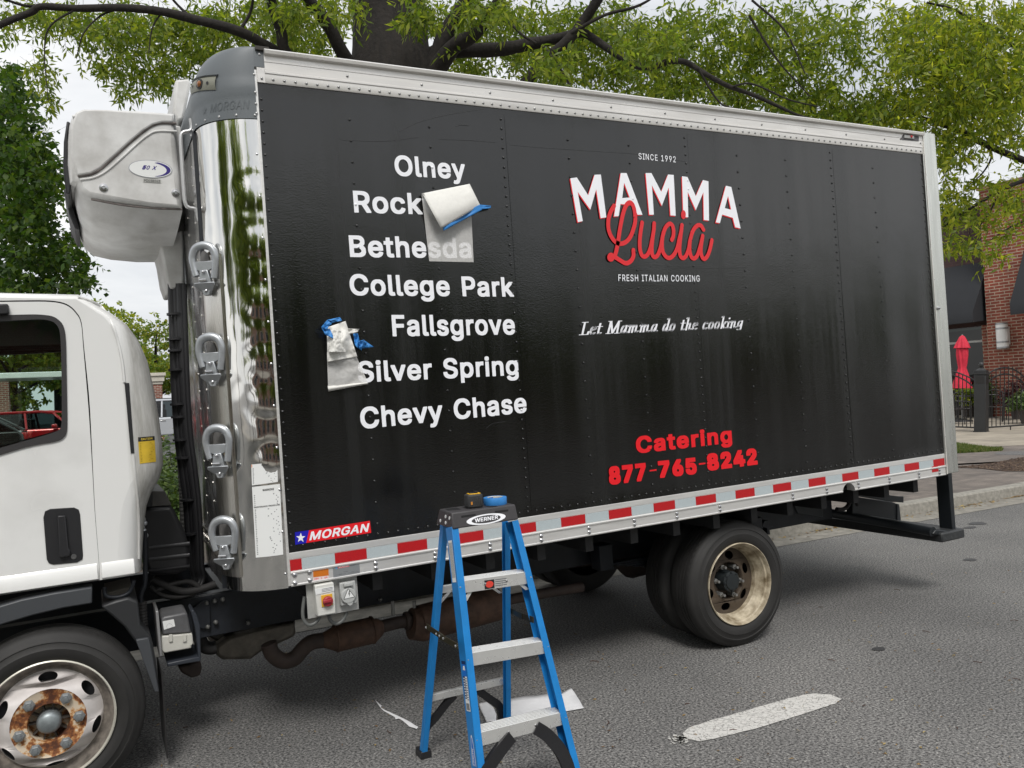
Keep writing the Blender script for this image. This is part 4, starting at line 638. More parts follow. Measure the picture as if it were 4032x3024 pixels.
line('SINCE 1992', C3, (915, 165), (1340, 203), (912, 95), .006, sp=1.15)
line('FRESH ITALIAN COOKING', C3, (683, 1563), (1615, 1568), (680, 1487), .006, sp=1.15)
line('Catering', E5, (488, 430), (1752, 285), (472, 192), .048, red_vinyl)
line('877', E5, (132, 838), (625, 777), (113, 597), .048, red_vinyl)
line('765', E5, (788, 748), (1290, 690), (766, 522), .048, red_vinyl)
line('8242', E5, (1428, 653), (2090, 566), (1405, 427), .048, red_vinyl)
MB().quad([E5(660, 640) + Z1, E5(752, 626) + Z1, E5(754, 646) + Z1, E5(662, 658) + Z1]).build('lettering', red_vinyl, side, smooth=0); MB().quad([E5(1310, 550) + Z1, E5(1396, 540) + Z1, E5(1398, 560) + Z1, E5(1312, 572) + Z1]).build('lettering', red_vinyl, side, smooth=0)

# MAMMA, block capitals on an arch with a red drop edge
LET = [([(130, 385), (205, 375), (335, 580), (408, 345), (480, 342), (543, 832), (478, 842), (427, 510), (360, 745), (215, 540), (273, 875), (217, 888)], []),
       ([(708, 325), (775, 325), (958, 803), (900, 803), (858, 690), (705, 680), (685, 818), (632, 822)], [[(747, 435), (810, 605), (725, 612)]]),
       ([(993, 325), (1060, 325), (1172, 540), (1250, 342), (1315, 347), (1338, 815), (1278, 810), (1258, 490), (1180, 700), (1065, 465), (1088, 802), (1035, 802)], []),
       ([(1410, 362), (1473, 370), (1568, 590), (1650, 405), (1713, 420), (1720, 870), (1660, 862), (1655, 545), (1568, 750), (1475, 540), (1482, 832), (1425, 828)], []),
       ([(1913, 470), (1975, 485), (2082, 960), (2020, 945), (1992, 838), (1870, 800), (1845, 898), (1797, 890)], [[(1937, 585), (1973, 745), (1900, 727)]])]
for outer, holes in LET:
    wm, rm = MB(), MB()
    v, f = fill2d(outer, holes)
    wm.add([C3(*p) + (0, -.0022, 0) for p in v], f); rm.add([C3(p[0] - 9, p[1] + 9) + (0, -.0012, 0) for p in v], f)
    rm.build('drop_edge', red_vinyl, side, smooth=0); wm.build('lettering', lens_white, side, smooth=0)
# Lucia, brush script
def ribbon(mb, P, pts, hw, z, n=10, ends=True):
    S = [P(*p) for p in crom([(p[0], p[1], 0) for p in pts], n) for p in [p[:2]]]; S = [np.array(p) for p in S]; m = len(S); Lf = []; Rt = []
    for i in range(m):
        t = S[min(i + 1, m - 1)] - S[max(i - 1, 0)]; t /= np.linalg.norm(t); nn = np.array([-t[2], 0, t[0]]); w = hw(i / (m - 1)) if callable(hw) else hw
        Lf.append(S[i] + nn * w + (0, -z, 0)); Rt.append(S[i] - nn * w + (0, -z, 0))
    for i in range(m - 1): mb.add([Lf[i], Rt[i], Rt[i + 1], Lf[i + 1]], [(0, 1, 2, 3)])
    if ends:
        for i in (0, m - 1):
            w = np.linalg.norm(Lf[i] - Rt[i]) / 2; c = (Lf[i] + Rt[i]) / 2
            mb.quad([c + (w * math.cos(a), -.0002, w * math.sin(a)) for a in np.linspace(0, 2 * math.pi, 16, endpoint=False)])
lu = MB(); hw = .0128
ST = [[(632, 700), (592, 770), (567, 860), (568, 960), (598, 1050), (650, 1115), (705, 1135), (765, 1115), (815, 1060), (852, 970), (874, 870), (868, 770), (848, 695), (815, 662), (780, 682), (750, 740), (725, 830), (700, 960), (682, 1080), (665, 1180), (640, 1270), (600, 1305)],
      [(588, 1285), (635, 1285), (700, 1325), (765, 1358), (820, 1335), (852, 1280), (852, 1208)],
      [(952, 893), (938, 980), (927, 1080), (926, 1180), (943, 1255), (972, 1283), (1012, 1262), (1045, 1190), (1068, 1080), (1085, 980), (1090, 902)],
      [(1088, 960), (1068, 1100), (1062, 1200), (1070, 1265), (1096, 1288), (1132, 1262), (1165, 1170), (1185, 1060), (1215, 960), (1262, 908), (1298, 925), (1312, 985), (1308, 1050), (1292, 1090)],
      [(1195, 1010), (1180, 1110), (1187, 1215), (1222, 1280), (1265, 1298), (1312, 1265), (1352, 1190), (1378, 1080), (1398, 990), (1408, 922)],
      [(1404, 960), (1388, 1090), (1380, 1200), (1390, 1275), (1420, 1300), (1455, 1272), (1485, 1190), (1500, 1100), (1535, 985), (1580, 930), (1625, 928), (1655, 975)],
      [(1520, 1020), (1498, 1120), (1497, 1220), (1518, 1290), (1550, 1303), (1585, 1265), (1615, 1170), (1635, 1090), (1645, 1045)],
      [(1642, 1060), (1628, 1150), (1625, 1235), (1642, 1295), (1668, 1308), (1702, 1270), (1730, 1190), (1750, 1095)]]
for k, p in enumerate(ST): ribbon(lu, C3, p, hw, .0026 + k * .00025)
lu.quad([C3(1425 + 28 * math.cos(a), 802 + 52 * math.sin(a)) + (0, -.0030, 0) for a in np.linspace(0, 2 * math.pi, 20, endpoint=False)])
lu.quad([C3(592 + 42 * math.cos(a), 1290 + 52 * math.sin(a)) + (0, -.0052, 0) for a in np.linspace(0, 2 * math.pi, 20, endpoint=False)])
lu.build('script_lettering', mat('red_script', (.72, .02, .028), .35), side, smooth=0)

# 'Let Mamma do the cooking': a heavy slanted serif, written with a broad nib
GL = {  # strokes in em units: x, y (x-height .62, capitals 1.0); width
 'L': (.72, [[(.22, .97), (.22, .03)], [(.06, .97), (.42, .97)], [(.04, .03), (.62, .03), (.66, .25)]]),
 'M': (1.10, [[(.20, .97), (.16, .03)], [(.22, .95), (.50, .05), (.86, .95)], [(.86, .97), (.88, .03)], [(.06, .97), (.24, .97)], [(.84, .97), (1.02, .97)], [(.04, .03), (.30, .03)], [(.74, .03), (1.04, .03)]]),
 'e': (.54, [[(.12, .33), (.42, .42), (.40, .55), (.28, .60), (.14, .48), (.10, .28), (.16, .08), (.28, .03), (.44, .14)]]),
 't': (.42, [[(.20, .84), (.17, .14), (.24, .03), (.38, .12)], [(.05, .60), (.38, .60)]]),
 'a': (.60, [[(.44, .56), (.28, .60), (.14, .44), (.10, .20), (.18, .04), (.30, .10), (.42, .34)], [(.46, .60), (.43, .10), (.48, .03), (.58, .10)]]),
 'm': (.96, [[(.05, .52), (.16, .60), (.15, .03)], [(.17, .42), (.30, .60), (.40, .52), (.40, .03)], [(.42, .42), (.56, .60), (.68, .52), (.68, .12), (.74, .03), (.88, .12)]]),
 'n': (.66, [[(.05, .52), (.16, .60), (.15, .03)], [(.17, .42), (.32, .60), (.44, .52), (.43, .12), (.50, .03), (.62, .12)]]),
 'd': (.60, [[(.44, .56), (.28, .60), (.14, .44), (.10, .20), (.18, .04), (.30, .10), (.42, .34)], [(.34, .97), (.46, .97), (.43, .10), (.48, .03), (.58, .10)]]),
 'o': (.56, [[(.28, .60), (.14, .46), (.10, .24), (.18, .05), (.28, .03), (.40, .16), (.44, .40), (.38, .56), (.28, .60)]]),
 'h': (.64, [[(.06, .97), (.18, .97), (.15, .03)], [(.17, .42), (.32, .60), (.43, .52), (.42, .12), (.48, .03), (.60, .12)]]),
 'c': (.52, [[(.42, .48), (.36, .59), (.26, .60), (.14, .46), (.10, .24), (.17, .05), (.28, .03), (.44, .14)]]),
 'k': (.60, [[(.06, .97), (.18, .97), (.15, .03)], [(.18, .32), (.36, .40), (.48, .58)], [(.26, .36), (.40, .06), (.56, .08)]]),
 'i': (.32, [[(.05, .54), (.16, .60), (.14, .12), (.20, .03), (.30, .10)], [(.17, .84), (.18, .85)]]),
 'g': (.60, [[(.44, .54), (.30, .60), (.16, .48), (.12, .26), (.20, .10), (.32, .12), (.44, .36)], [(.48, .60), (.44, -.05), (.32, -.16), (.14, -.10)]]), ' ': (.40, [])}
def serif_line(s, P, bl_, br_, tl_):
    BL, BR, TL = P(*bl_), P(*br_), P(*tl_); W = sum(GL[c][0] for c in s); mb = MB(); x = 0; lay = 0
    for c in s + ' ':
        if c == ' ' and mb.v: mb.build('lettering', lens_white, side, smooth=0); mb = MB()
        w, strokes = GL[c]
        for sk_ in strokes:
            S = [np.array(p) for p in (crom([(a, b, 0) for a, b in sk_], 6) if len(sk_) > 2 and c not in 'LM' else [(a, b, 0) for a, b in sk_])]
            lay = (lay + 1) % 6; zz = .0014 + lay * .0001
            def mapp(a, b, sl=.26): a = a + x + sl * b; return BL + (BR - BL) * a / W + (TL - BL) * b + np.array([0, -zz, 0])
            if len(S) == 2 and abs(S[0][0] - S[1][0]) < .06 and c == 'i': nib = (.075, .06)
            else: nib = (.078, .026)
            for i in range(len(S) - 1):
                a, b = S[i], S[i + 1]; d = b - a; L_ = math.hypot(d[0], d[1]) + 1e-9; d = d / L_
                # hull of an axis-aligned nib swept from a to b
                cs = [(sx * nib[0], sy * nib[1]) for sx, sy in ((-1, -1), (1, -1), (1, 1), (-1, 1))]
                pts = [(p[0] + e[0], p[1] + e[1]) for p in (a, b) for e in cs]
                pts = sorted(set((round(p[0], 5), round(p[1], 5)) for p in pts)); hull = []
                for seq in (pts, pts[::-1]):
                    st_ = []
                    for p in seq:
                        while len(st_) > 1 and (st_[-1][0] - st_[-2][0]) * (p[1] - st_[-2][1]) - (st_[-1][1] - st_[-2][1]) * (p[0] - st_[-2][0]) <= 0: st_.pop()
                        st_.append(p)
                    hull += st_[:-1]
                zz = .0014 + lay * .00012 + (i % 2) * .00006
                mb.quad([mapp(*p) for p in hull])
        x += w
serif_line('Let Mamma do the cooking', D4, (118, 757), (1985, 672), (113, 607))

# maker's badge, lower front corner
bm_ = MB(); F8 = lambda u, v, y=-.0014: T(*c8(u, v), y)
bm_.quad([F8(172, 365), F8(480, 320), F8(418, 598), F8(180, 637)], 0); bm_.quad([F8(481, 320), F8(1805, 112), F8(1835, 375), F8(419, 598)], 1)
sp_ = [F8(300 + 105 * (1 if k % 2 == 0 else .4) * math.sin(k * math.pi / 5), 485 - 112 * (1 if k % 2 == 0 else .4) * math.cos(k * math.pi / 5) - .0 * k, -.0022) for k in range(10)]
bm_.quad(sp_, 2); text_on(bm_, 'MORGAN', F8(487, 543, -.0022), F8(1757, 352, -.0022), F8(530, 350, -.0022), .030, 1.0, mi=2)
bm_.build('badge', [blue_vinyl, red_vinyl, lens_white], side, smooth=0)

# scratches and rub marks near the top of the panel
scm = mat('scratch_grey', (.045, .046, .047), .6)
IDP = lambda u, v: T(u, v, 0)
for pts, w in (([(1575, 516), (1650, 480), (1760, 452), (1905, 428)], .0011), ([(1344, 550), (1500, 556), (1650, 540)], .0007), ([(1730, 548), (1850, 552), (1950, 560)], .0007), ([(2010, 570), (2200, 585), (2500, 606), (2700, 636)], .0006), ([(1795, 497), (1815, 491), (1850, 494)], .0012), ([(2560, 1042), (2750, 1056), (2940, 1054)], .0008), ([(1915, 1686), (1940, 1668), (1990, 1660)], .0006)):
    q_ = MB(); ribbon(q_, IDP, pts, w, .0005, 8, False); q_.build('scratch', scm, side, smooth=0)

# rivets: hundreds, small
RV = {}
_let = []
for o_ in COL.objects:
    if o_.name.split('.')[0] in ('lettering', 'script_lettering'):
        me_ = o_.data; vv = [(q.co.x, q.co.z) for q in me_.vertices]
        if not vv: continue
        bx = (min(p[0] for p in vv), max(p[0] for p in vv), min(p[1] for p in vv), max(p[1] for p in vv)); _let.append((bx, [[vv[i] for i in f_.vertices] for f_ in me_.polygons], me_.materials[0]))
def inp(p, P): return sum((P[i - 1][1] > p[1]) != (P[i][1] > p[1]) and p[0] < (P[i][0] - P[i - 1][0]) * (p[1] - P[i - 1][1]) / (P[i][1] - P[i - 1][1]) + P[i - 1][0] for i in range(len(P))) % 2 == 1
def pan(x, z):
    m_ = panel_m
    for bx, fs, mm in _let:
        if bx[0] < x < bx[1] and bx[2] < z < bx[3] and any(inp((x, z), f_) for f_ in fs): m_ = mm
    riv(RV.setdefault(m_.name, (m_, MB()))[1], x, z, 0 if m_ == panel_m else -.0012)
for i, x in enumerate([.4203, .8275, 1.2346, 1.6386, 2.042, 2.45, 2.852, 3.257, 3.667, 4.071]):
    if i in (2, 5, 8):
        for k in range(41): pan(x, PZ0 + .05 + k * .0508)
    else:
        for k in range(20): pan(x, PZ0 + .075 + k * .1016)
for k in range(41): pan(.014, PZ0 + .03 + k * .0508); pan(4.583, PZ0 + .03 + k * .0508)
for k in range(1, 90): pan(.014 + k * .0508, PZ0 + .026)
for m_, mb_ in RV.values(): prop(mb_.build('rivets', m_, side), kind='stuff')


# ---- refrigeration unit over the cab
fr_white = mat('unit_white', (.70, .70, .69), .42, var=.16, vscale=5, dark=(.46, .45, .43), rvar=.08)
YU = .62
r1 = lambda u, v: (u * .6076, v * .6076)
UP = [(1140, 727), (900, 706), (700, 698), (530, 696), (490, 712), (463, 745), (447, 800), (438, 900), (437, 1050), (452, 1180), (490, 1190), (510, 1245), (560, 1282), (650, 1302), (800, 1325), (1000, 1347), (1187, 1354), (1172, 1150), (1150, 900)]
LOW = {9: (452, 1180), 10: (480, 1330), 11: (515, 1470), 12: (545, 1540), 13: (600, 1592), 14: (720, 1622), 15: (900, 1640), 16: (1105, 1640)}
upA = [T(*r1(*p), YU) for p in UP]
upB = []
for i, p in enumerate(UP):
    q = T(*r1(*LOW.get(i, p)), YU + (.505 if i in LOW and i > 9 else 0)); upB.append(q)
cen = sum(upA) / len(upA)
def ring_y(pts, y, ins): return [np.array([p[0] + (cen[0] - p[0]) / max(1e-3, np.linalg.norm([(cen - p)[0], (cen - p)[2]])) * ins, y, p[2] + (cen[2] - p[2]) / max(1e-3, np.linalg.norm([(cen - p)[0], (cen - p)[2]])) * ins]) for p in pts]
rings = [ring_y(upA, YU, .035), ring_y(upA, YU + .006, .018), ring_y(upA, YU + .02, .006), ring_y(upA, YU + .045, .0)]
belly = [np.array([a[0] * (1 - k) + b[0] * k, YU + .045 + .30 * k ** 1.4, a[2] * (1 - k) + b[2] * k]) for k in (1,) for a, b in zip(upA, upB)]
mid = []
for kk in (.35, .7, 1.0):
    rg = []
    for i, (a, b) in enumerate(zip(upA, upB)):
        if i in LOW and i > 9: s_ = math.sin(kk * math.pi / 2); c_ = 1 - math.cos(kk * math.pi / 2); rg.append(np.array([a[0] + (b[0] - a[0]) * s_, YU + .045 + .36 * c_ + .10 * kk, a[2] + (b[2] - a[2]) * s_]))
        else: rg.append(np.array([a[0], YU + .045 + .46 * kk, a[2]]))
    mid.append(rg)
far = [[np.array([p[0], 2.44 - p[1], p[2]]) for p in rg] for rg in (mid[::-1] + rings[::-1])]
allr = rings + mid + far; n_ = len(UP); ub = MB()
for rg in allr: ub.v += [tuple(p) for p in rg]
for i in range(len(allr) - 1):
    for k in range(n_): ub.f.append((i * n_ + k, i * n_ + (k + 1) % n_, (i + 1) * n_ + (k + 1) % n_, (i + 1) * n_ + k)); ub.m.append(0)
v2, f2 = fill2d([(p[0], p[2]) for p in rings[0]]); ub.add([(p[0], YU, p[1]) for p in v2], f2); ub.add([(p[0], 2.44 - YU, p[1]) for p in v2], f2)
unit = ub.build('refrigeration_unit', fr_white, truck, smooth=40, recalc=True)
U = lambda u, v, y=YU: T(*r1(u, v), y)
def upath(pts, y, r, m, name, n=6):
    return MB().tube(crom([U(*p, y) for p in pts], n), r, 8).build(name, m, unit, smooth=60)
upath([(505, 1142), (590, 1128), (650, 1095), (740, 1015), (850, 915), (930, 850), (990, 812), (1050, 797), (1142, 800)], YU - .0005, .0075, mat('dark_line', (.16, .14, .13), .8, var=.6, vscale=30), 'groove')  # mottled dark grey-brown line run along the groove
upath([(520, 1165), (610, 1150), (690, 1108), (790, 1022), (890, 930), (960, 875), (1020, 850), (1145, 852)], YU - .0005, .006, fr_white, 'raised_edge')
upath([(470, 758), (540, 748), (690, 752)], YU - .0005, .009, fr_white, 'raised_edge')
upath([(590, 1292), (800, 1330), (1000, 1350), (1180, 1357)], YU + .018, .005, mat('dark_line', (.16, .14, .13), .8), 'groove')  # same dark line along the lower crease
pl = MB().prism([U(500, 1142), U(590, 1128), U(650, 1095), U(740, 1015), U(850, 915), U(930, 850), U(990, 812), U(1050, 797), U(1125, 798), U(1120, 745), U(700, 715), U(540, 712), U(490, 735), U(462, 820), U(458, 1000)], (0, .02, 0))
for i in range(len(pl.v)): pl.v[i] = (pl.v[i][0], pl.v[i][1] - .012, pl.v[i][2])
pl.build('upper_cowl', fr_white, unit, bevel=.009, seg=3)
gr = MB().prism([np.array([p[0] - .014, YU + .05, p[2]]) for p in (U(452, 762), U(432, 900), U(428, 1060), U(446, 1240), U(475, 1240), U(480, 1180), U(462, 1000), U(462, 850), U(475, 770))], (0, 2.44 - 2 * YU - .1, 0))
gr.prism([np.array([p[0] - .02, YU + .36, p[2]]) for p in (U(440, 1225, YU + .36), U(476, 1390, YU + .36), U(516, 1485, YU + .36), U(545, 1490, YU + .36), U(505, 1350, YU + .36), U(470, 1225, YU + .36))], (0, 2.44 - 2 * YU - .72, 0))
gr.build('front_grille', black_plastic, unit, bevel=.006)
ob_ = MB(); e2 = lambda a, kx, ky, y: U(975 + 142 * kx * math.cos(a) , 1095 + 58 * ky * math.sin(a) + 10 * math.cos(a) * kx, y)
ob_.quad([e2(a, 1, 1, YU - .0022) for a in np.linspace(0, 2 * math.pi, 32, endpoint=False)][::-1], 0)
ob_.quad([e2(a, .97, .94, YU - .0028) for a in np.linspace(0, 2 * math.pi, 32, endpoint=False)][::-1], 1)
cr_ = [e2(a, .92, .85, YU - .0034) for a in np.linspace(-1.2, 1.2, 14)] + [U(975 - 20 + 142 * .88 * math.cos(a), 1095 + 58 * .80 * math.sin(a) + 10 * math.cos(a), YU - .0034) for a in np.linspace(1.2, -1.2, 14)]
for i in range(13): ob_.quad([cr_[i], cr_[i + 1], cr_[26 - i], cr_[27 - i]], 2)
text_on(ob_, '50 X', U(920, 1098, YU - .0034), U(1012, 1103, YU - .0034), U(926, 1070, YU - .0034), .04, mi=2, shear=.2)
ob_.build('oval_badge', [mat('badge_rim', (.35, .36, .40), .3, metal=.5), label_white, mat('badge_purple', (.035, .02, .20), .4)], unit, smooth=0)
tg = MB(); tg.quad([U(927, 1155, YU - .0022), U(1043, 1163, YU - .0022), U(1043, 1187, YU - .0022), U(928, 1180, YU - .0022)], 0)
text_on(tg, 'PD03B262', U(935, 1177, YU - .003), U(1036, 1183, YU - .003), U(935, 1161, YU - .003), .01, mi=1)
tg.build('number_plate', [mat('tag_grey', (.42, .42, .40), .5), print_black], unit, smooth=0)
for p in ((671, 1216), (1139, 1251)):
    MB().lathe([(.020, 0), (.020, .003), (.013, .004), (.012, .010), (.007, .011), (.006, .006), (.0001, .006)], U(*p, YU - .001), (0, -1, 0), 16).build('panel_bolt', bolt_m, unit)
MB().box((-.33, .75, 2.72), (-.255, 1.75, 3.12)).build('mounting_plate', fr_white, truck, bevel=.01)
cq = [T(u, v, .98) for u, v in ((622, 935), (720, 905), (723, 1130), (672, 1138), (655, 1090), (640, 1000))]
MB().prism(cq, (0, .5, 0)).build('hose_cover', fr_white, truck, bevel=.01)
fq = [T(u, v, .95) for u, v in ((690, 312), (746, 308), (752, 330), (725, 470), (697, 480), (680, 440))]
MB().prism(fq, (0, .6, 0)).build('hose_fairing', fr_white, truck, bevel=.015)
# cables down the front wall
cb = MB()
for k, (du, yy, rad) in enumerate(((0, 1.02, .026), (17, 1.0, .022), (33, .98, .026), (46, .96, .014))):
    pts = [(679 + du, 1118), (684 + du, 1300), (691 + du, 1500), (703 + du, 1700), (722 + du, 1850), (739 + du * .95, 1980), (750 + du * .9, 2130), (762 + du * .7, 2230), (770 + du * .6, 2290)]
    P = [T(u, v, yy) for u, v in pts]; P = [np.array([min(p[0], -RC - .02), p[1], p[2]]) for p in P]
    P += [P[-1] + np.array([-.10, -.05, -.10]), P[-1] + np.array([-.30, -.05, -.16])]
    cb.tube(crom(P, 6), rad, 8)
for v in (1237, 1335, 1380, 1455, 1590, 1640, 1730, 1800, 1965, 2098):
    u = np.interp(v, [1118, 1500, 1700, 1850, 1980, 2130], [679, 691, 703, 722, 739, 750]) + 22; c = T(u, v, .99); c[0] = min(c[0], -RC - .02); cb.tube([c + (-.02, 0, -.006), c + (-.02, 0, .006)], .044, 10)
cb.build('cable_bundle', black_plastic, truck, smooth=60)
P = [T(u, v, 1.15) for u, v in ((690, 1560), (704, 1750), (716, 1900), (720, 2000), (722, 2110), (730, 2180))]
hs = crom(P, 14); MB().tube(hs, [.018 + .0025 * (i % 2) for i in range(len(hs))], 8).build('corrugated_hose', mat('hose_grey', (.10, .10, .095), .6), truck, smooth=0)

# ---- cab
YC = .24
def cab_paint():
    m = mat('cab_white', (.77, .77, .755), .25, coat=.4); t = m.node_tree; b = t.nodes['Principled BSDF']; l = t.links.new
    tcn = t.nodes.new('ShaderNodeTexCoord'); sx = t.nodes.new('ShaderNodeSeparateXYZ'); l(tcn.outputs['Object'], sx.inputs[0])
    mp_ = t.nodes.new('ShaderNodeMapping'); mp_.inputs['Scale'].default_value = (14, 14, 1.6); l(tcn.outputs['Object'], mp_.inputs[0])
    n1_ = N(t, 'ShaderNodeTexNoise', Scale=1.5, Detail=6.0, Roughness=.7); l(mp_.outputs[0], n1_.inputs['Vector'])
    n2_ = N(t, 'ShaderNodeTexNoise', Scale=3.0, Detail=5.0); l(tcn.outputs['Object'], n2_.inputs['Vector'])
    a_ = N(t, 'ShaderNodeMapRange'); a_.inputs['From Min'].default_value = -.625; a_.inputs['From Max'].default_value = -.575; l(sx.outputs[0], a_.inputs[0])   # grime gathers on the back of the cab
    c_ = N(t, 'ShaderNodeMapRange'); c_.inputs['From Min'].default_value = .10; c_.inputs['From Max'].default_value = .62; l(n1_.outputs[0], c_.inputs[0])
    d_ = N(t, 'ShaderNodeMath', _operation='MULTIPLY'); l(a_.outputs[0], d_.inputs[0]); l(c_.outputs[0], d_.inputs[1])
    e_ = N(t, 'ShaderNodeMapRange'); e_.inputs['From Min'].default_value = .52; e_.inputs['From Max'].default_value = .85; e_.inputs['To Max'].default_value = .35; l(n2_.outputs[0], e_.inputs[0])
    f_ = N(t, 'ShaderNodeMath', _operation='MAXIMUM'); l(d_.outputs[0], f_.inputs[0]); l(e_.outputs[0], f_.inputs[1])
    x_ = N(t, 'ShaderNodeMix', _data_type='RGBA'); x_.inputs[6].default_value = (.77, .77, .755, 1); x_.inputs[7].default_value = (.30, .29, .265, 1); l(f_.outputs[0], x_.inputs[0]); l(x_.outputs[2], b.inputs['Base Color'])
    r_ = N(t, 'ShaderNodeMapRange'); r_.inputs['To Min'].default_value = .22; r_.inputs['To Max'].default_value = .6; l(f_.outputs[0], r_.inputs[0]); l(r_.outputs[0], b.inputs['Roughness']); return m
cabw = cab_paint()
rear_px = [(310, 1163), (360, 1190), (430, 1230), (500, 1280), (545, 1340), (582, 1425), (607, 1535), (627, 1645), (639, 1745), (643, 1830), (628, 1885), (598, 1935), (578, 1990), (568, 2060), (562, 2150), (560, 2285)]
OUT = []
zr = T(200, 1157, YC + .12)[2]
OUT += [np.array([-1.95, zr - .03]), np.array([-1.5, zr]), np.array([-1.1, zr + .004])]
OUT += [np.array([T(u, v, YC + .12)[0], T(u, v, YC + .12)[2]]) for u, v in rear_px]
zb = .925
OUT[-1][1] = zb
OUT += [np.array([-1.0, zb]), np.array([-1.5, zb]), np.array([-1.62, .62]), np.array([-2.50, .52]), np.array([-2.58, .95]), np.array([-2.50, 1.22]), np.array([-2.15, zr - .16])]
def inset(poly, d):
    n = len(poly); res = []
    ar = sum(poly[i][0] * poly[(i + 1) % n][1] - poly[(i + 1) % n][0] * poly[i][1] for i in range(n)); sg = 1 if ar > 0 else -1
    for i in range(n):
        a, b, c = poly[i - 1], poly[i], poly[(i + 1) % n]; t1 = (b - a) / np.linalg.norm(b - a); t2 = (c - b) / np.linalg.norm(c - b)
        n1 = np.array([-t1[1], t1[0]]) * sg; n2 = np.array([-t2[1], t2[0]]) * sg; nn = n1 + n2; nn /= np.linalg.norm(nn); k = d / max(.5, nn @ n1)
        q = b + nn * k
        w_ = 1 - .68 * max(0, min(1, (-nn[1] - .35) / .5)); q = b + nn * k * w_
        if b[1] <= zb + .01: q[1] = b[1]
        res.append(q)
    return res
IN = inset(OUT, .105)
cbm = MB(); rgs = []
for k in range(7):
    a = k / 6 * math.pi / 2; rg = inset(OUT, .105 * (1 - math.sin(a))); rgs.append([np.array([p[0], YC + .13 * (1 - math.cos(a)), p[1]]) for p in rg])
YFAR = 2.44 - YC
rgs += [[np.array([p[0], 2.44 - p[1], p[2]]) for p in rg] for rg in rgs[::-1]]
nO = len(OUT)
for rg in rgs: cbm.v += [tuple(p) for p in rg]
for i in range(len(rgs) - 1):
    for k in range(nO):
        if i == 6 and nO - 3 < k + 1 < nO: continue           # windscreen opening
        cbm.f.append((i * nO + k, i * nO + (k + 1) % nO, (i + 1) * nO + (k + 1) % nO, (i + 1) * nO + k)); cbm.m.append(0)
p2 = lambda L_: [(T(u, v, YC)[0], T(u, v, YC)[2]) for u, v in L_]
door_r = p2([(0, 1189), (100, 1188), (200, 1189), (261, 1202), (298, 1233), (319, 1275), (328, 1372), (349, 1615), (364, 1858), (373, 2016), (389, 2216), (391, 2300)])
door_r = [tuple(p[:2]) for p in crom([(a, b, 0) for a, b in door_r], 4)]
def chaikin(P, n=2):
    for _ in range(n): P = [tuple(np.array(P[i]) * (1 - k) + np.array(P[(i + 1) % len(P)]) * k) for i in range(len(P)) for k in (.22, .78)]
    return P
door = [(-1.90, door_r[0][1] - .02), (-1.5, door_r[0][1])] + door_r[0:] ; door[-1] = (door[-1][0], zb + .004); door += [(-1.45, zb + .004), (-1.78, 1.05), (-2.18, 1.25)]
win_in = p2([(0, 1266), (90, 1260), (170, 1257), (212, 1266), (234, 1293), (240, 1348), (243, 1500), (244, 1670), (234, 1695), (170, 1716), (100, 1735), (0, 1764)]); win_in = win_in + [(-1.75, win_in[-1][1] - .14), (-2.02, win_in[0][1] - .55), (-1.86, win_in[0][1] - .1), (-1.6, win_in[0][1])]
win_out = p2([(0, 1242), (90, 1239), (152, 1238), (213, 1245), (249, 1275), (260, 1324), (263, 1500), (266, 1676), (262, 1713), (237, 1737), (121, 1755), (0, 1792)]); win_out = win_out + [(-1.78, win_out[-1][1] - .17), (-2.08, win_out[0][1] - .58), (-1.90, win_out[0][1] - .1), (-1.6, win_out[0][1] + .0)]
win_in, win_out = chaikin(win_in), chaikin(win_out)
dcx = np.mean([p[0] for p in door]); dcz = np.mean([p[1] for p in door])
hole = [(p[0] + (p[0] - dcx) / math.hypot(p[0] - dcx, p[1] - dcz) * .006, max(zb + .0005, p[1] + (p[1] - dcz) / math.hypot(p[0] - dcx, p[1] - dcz) * .006)) for p in door]
v, f = fill2d([tuple(p) for p in IN], [hole])
for y in (YC, YFAR): cbm.add([(p[0], y, p[1]) for p in v], f)
cab = cbm.build('cab_body', cabw, truck, smooth=50, recalc=True)
intr = mat('cab_interior', (.02, .02, .022), .8)
def door_mesh(y, s, name):
    v, f = fill2d(door, [win_out]); mb = MB(); mb.add([(p[0], y, p[1]) for p in v], f)
    for ring in (door, win_out):
        n = len(ring); mb.add([(p[0], y, p[1]) for p in ring] + [(p[0], y + s * .03, p[1]) for p in ring], [(i, (i + 1) % n, (i + 1) % n + n, i + n) for i in range(n)])
    o_ = mb.build(name, cabw, truck, smooth=20, recalc=True)
    v, f = fill2d(door, [win_out]); MB().add([(p[0], y + s * .035, p[1]) for p in v], f).build('door_trim', intr, o_, smooth=0)
    v, f = fill2d(win_out, [win_in]); wf = MB(); wf.add([(p[0], y - s * .006, p[1]) for p in v], f)
    for ring in (win_out, win_in):
        n = len(ring); wf.add([(p[0], y - s * .006, p[1]) for p in ring] + [(p[0], y + s * .03, p[1]) for p in ring], [(i, (i + 1) % n, (i + 1) % n + n, i + n) for i in range(n)])
    wf.build('window_frame', mat('frame_grey', (.032, .030, .031), .55), o_, smooth=20, recalc=True)
    v, f = fill2d(win_in); MB().add([(p[0], y + s * .012, p[1]) for p in v], f).build('window_glass', cab_glass, o_, smooth=0)
    return o_
dr = door_mesh(YC, 1, 'cab_door'); dr2 = door_mesh(YFAR, -1, 'cab_door')
gapm = mat('gap_black', (.008, .006, .010), .9)
v, f = fill2d([(p[0] + .02 * np.sign(p[0] - dcx), p[1] + .015 * np.sign(p[1] - dcz)) for p in door], [door]); 
MB().add([(p[0], YC + .028, p[1]) for p in v], f).build('door_seal', gapm, cab, smooth=0)
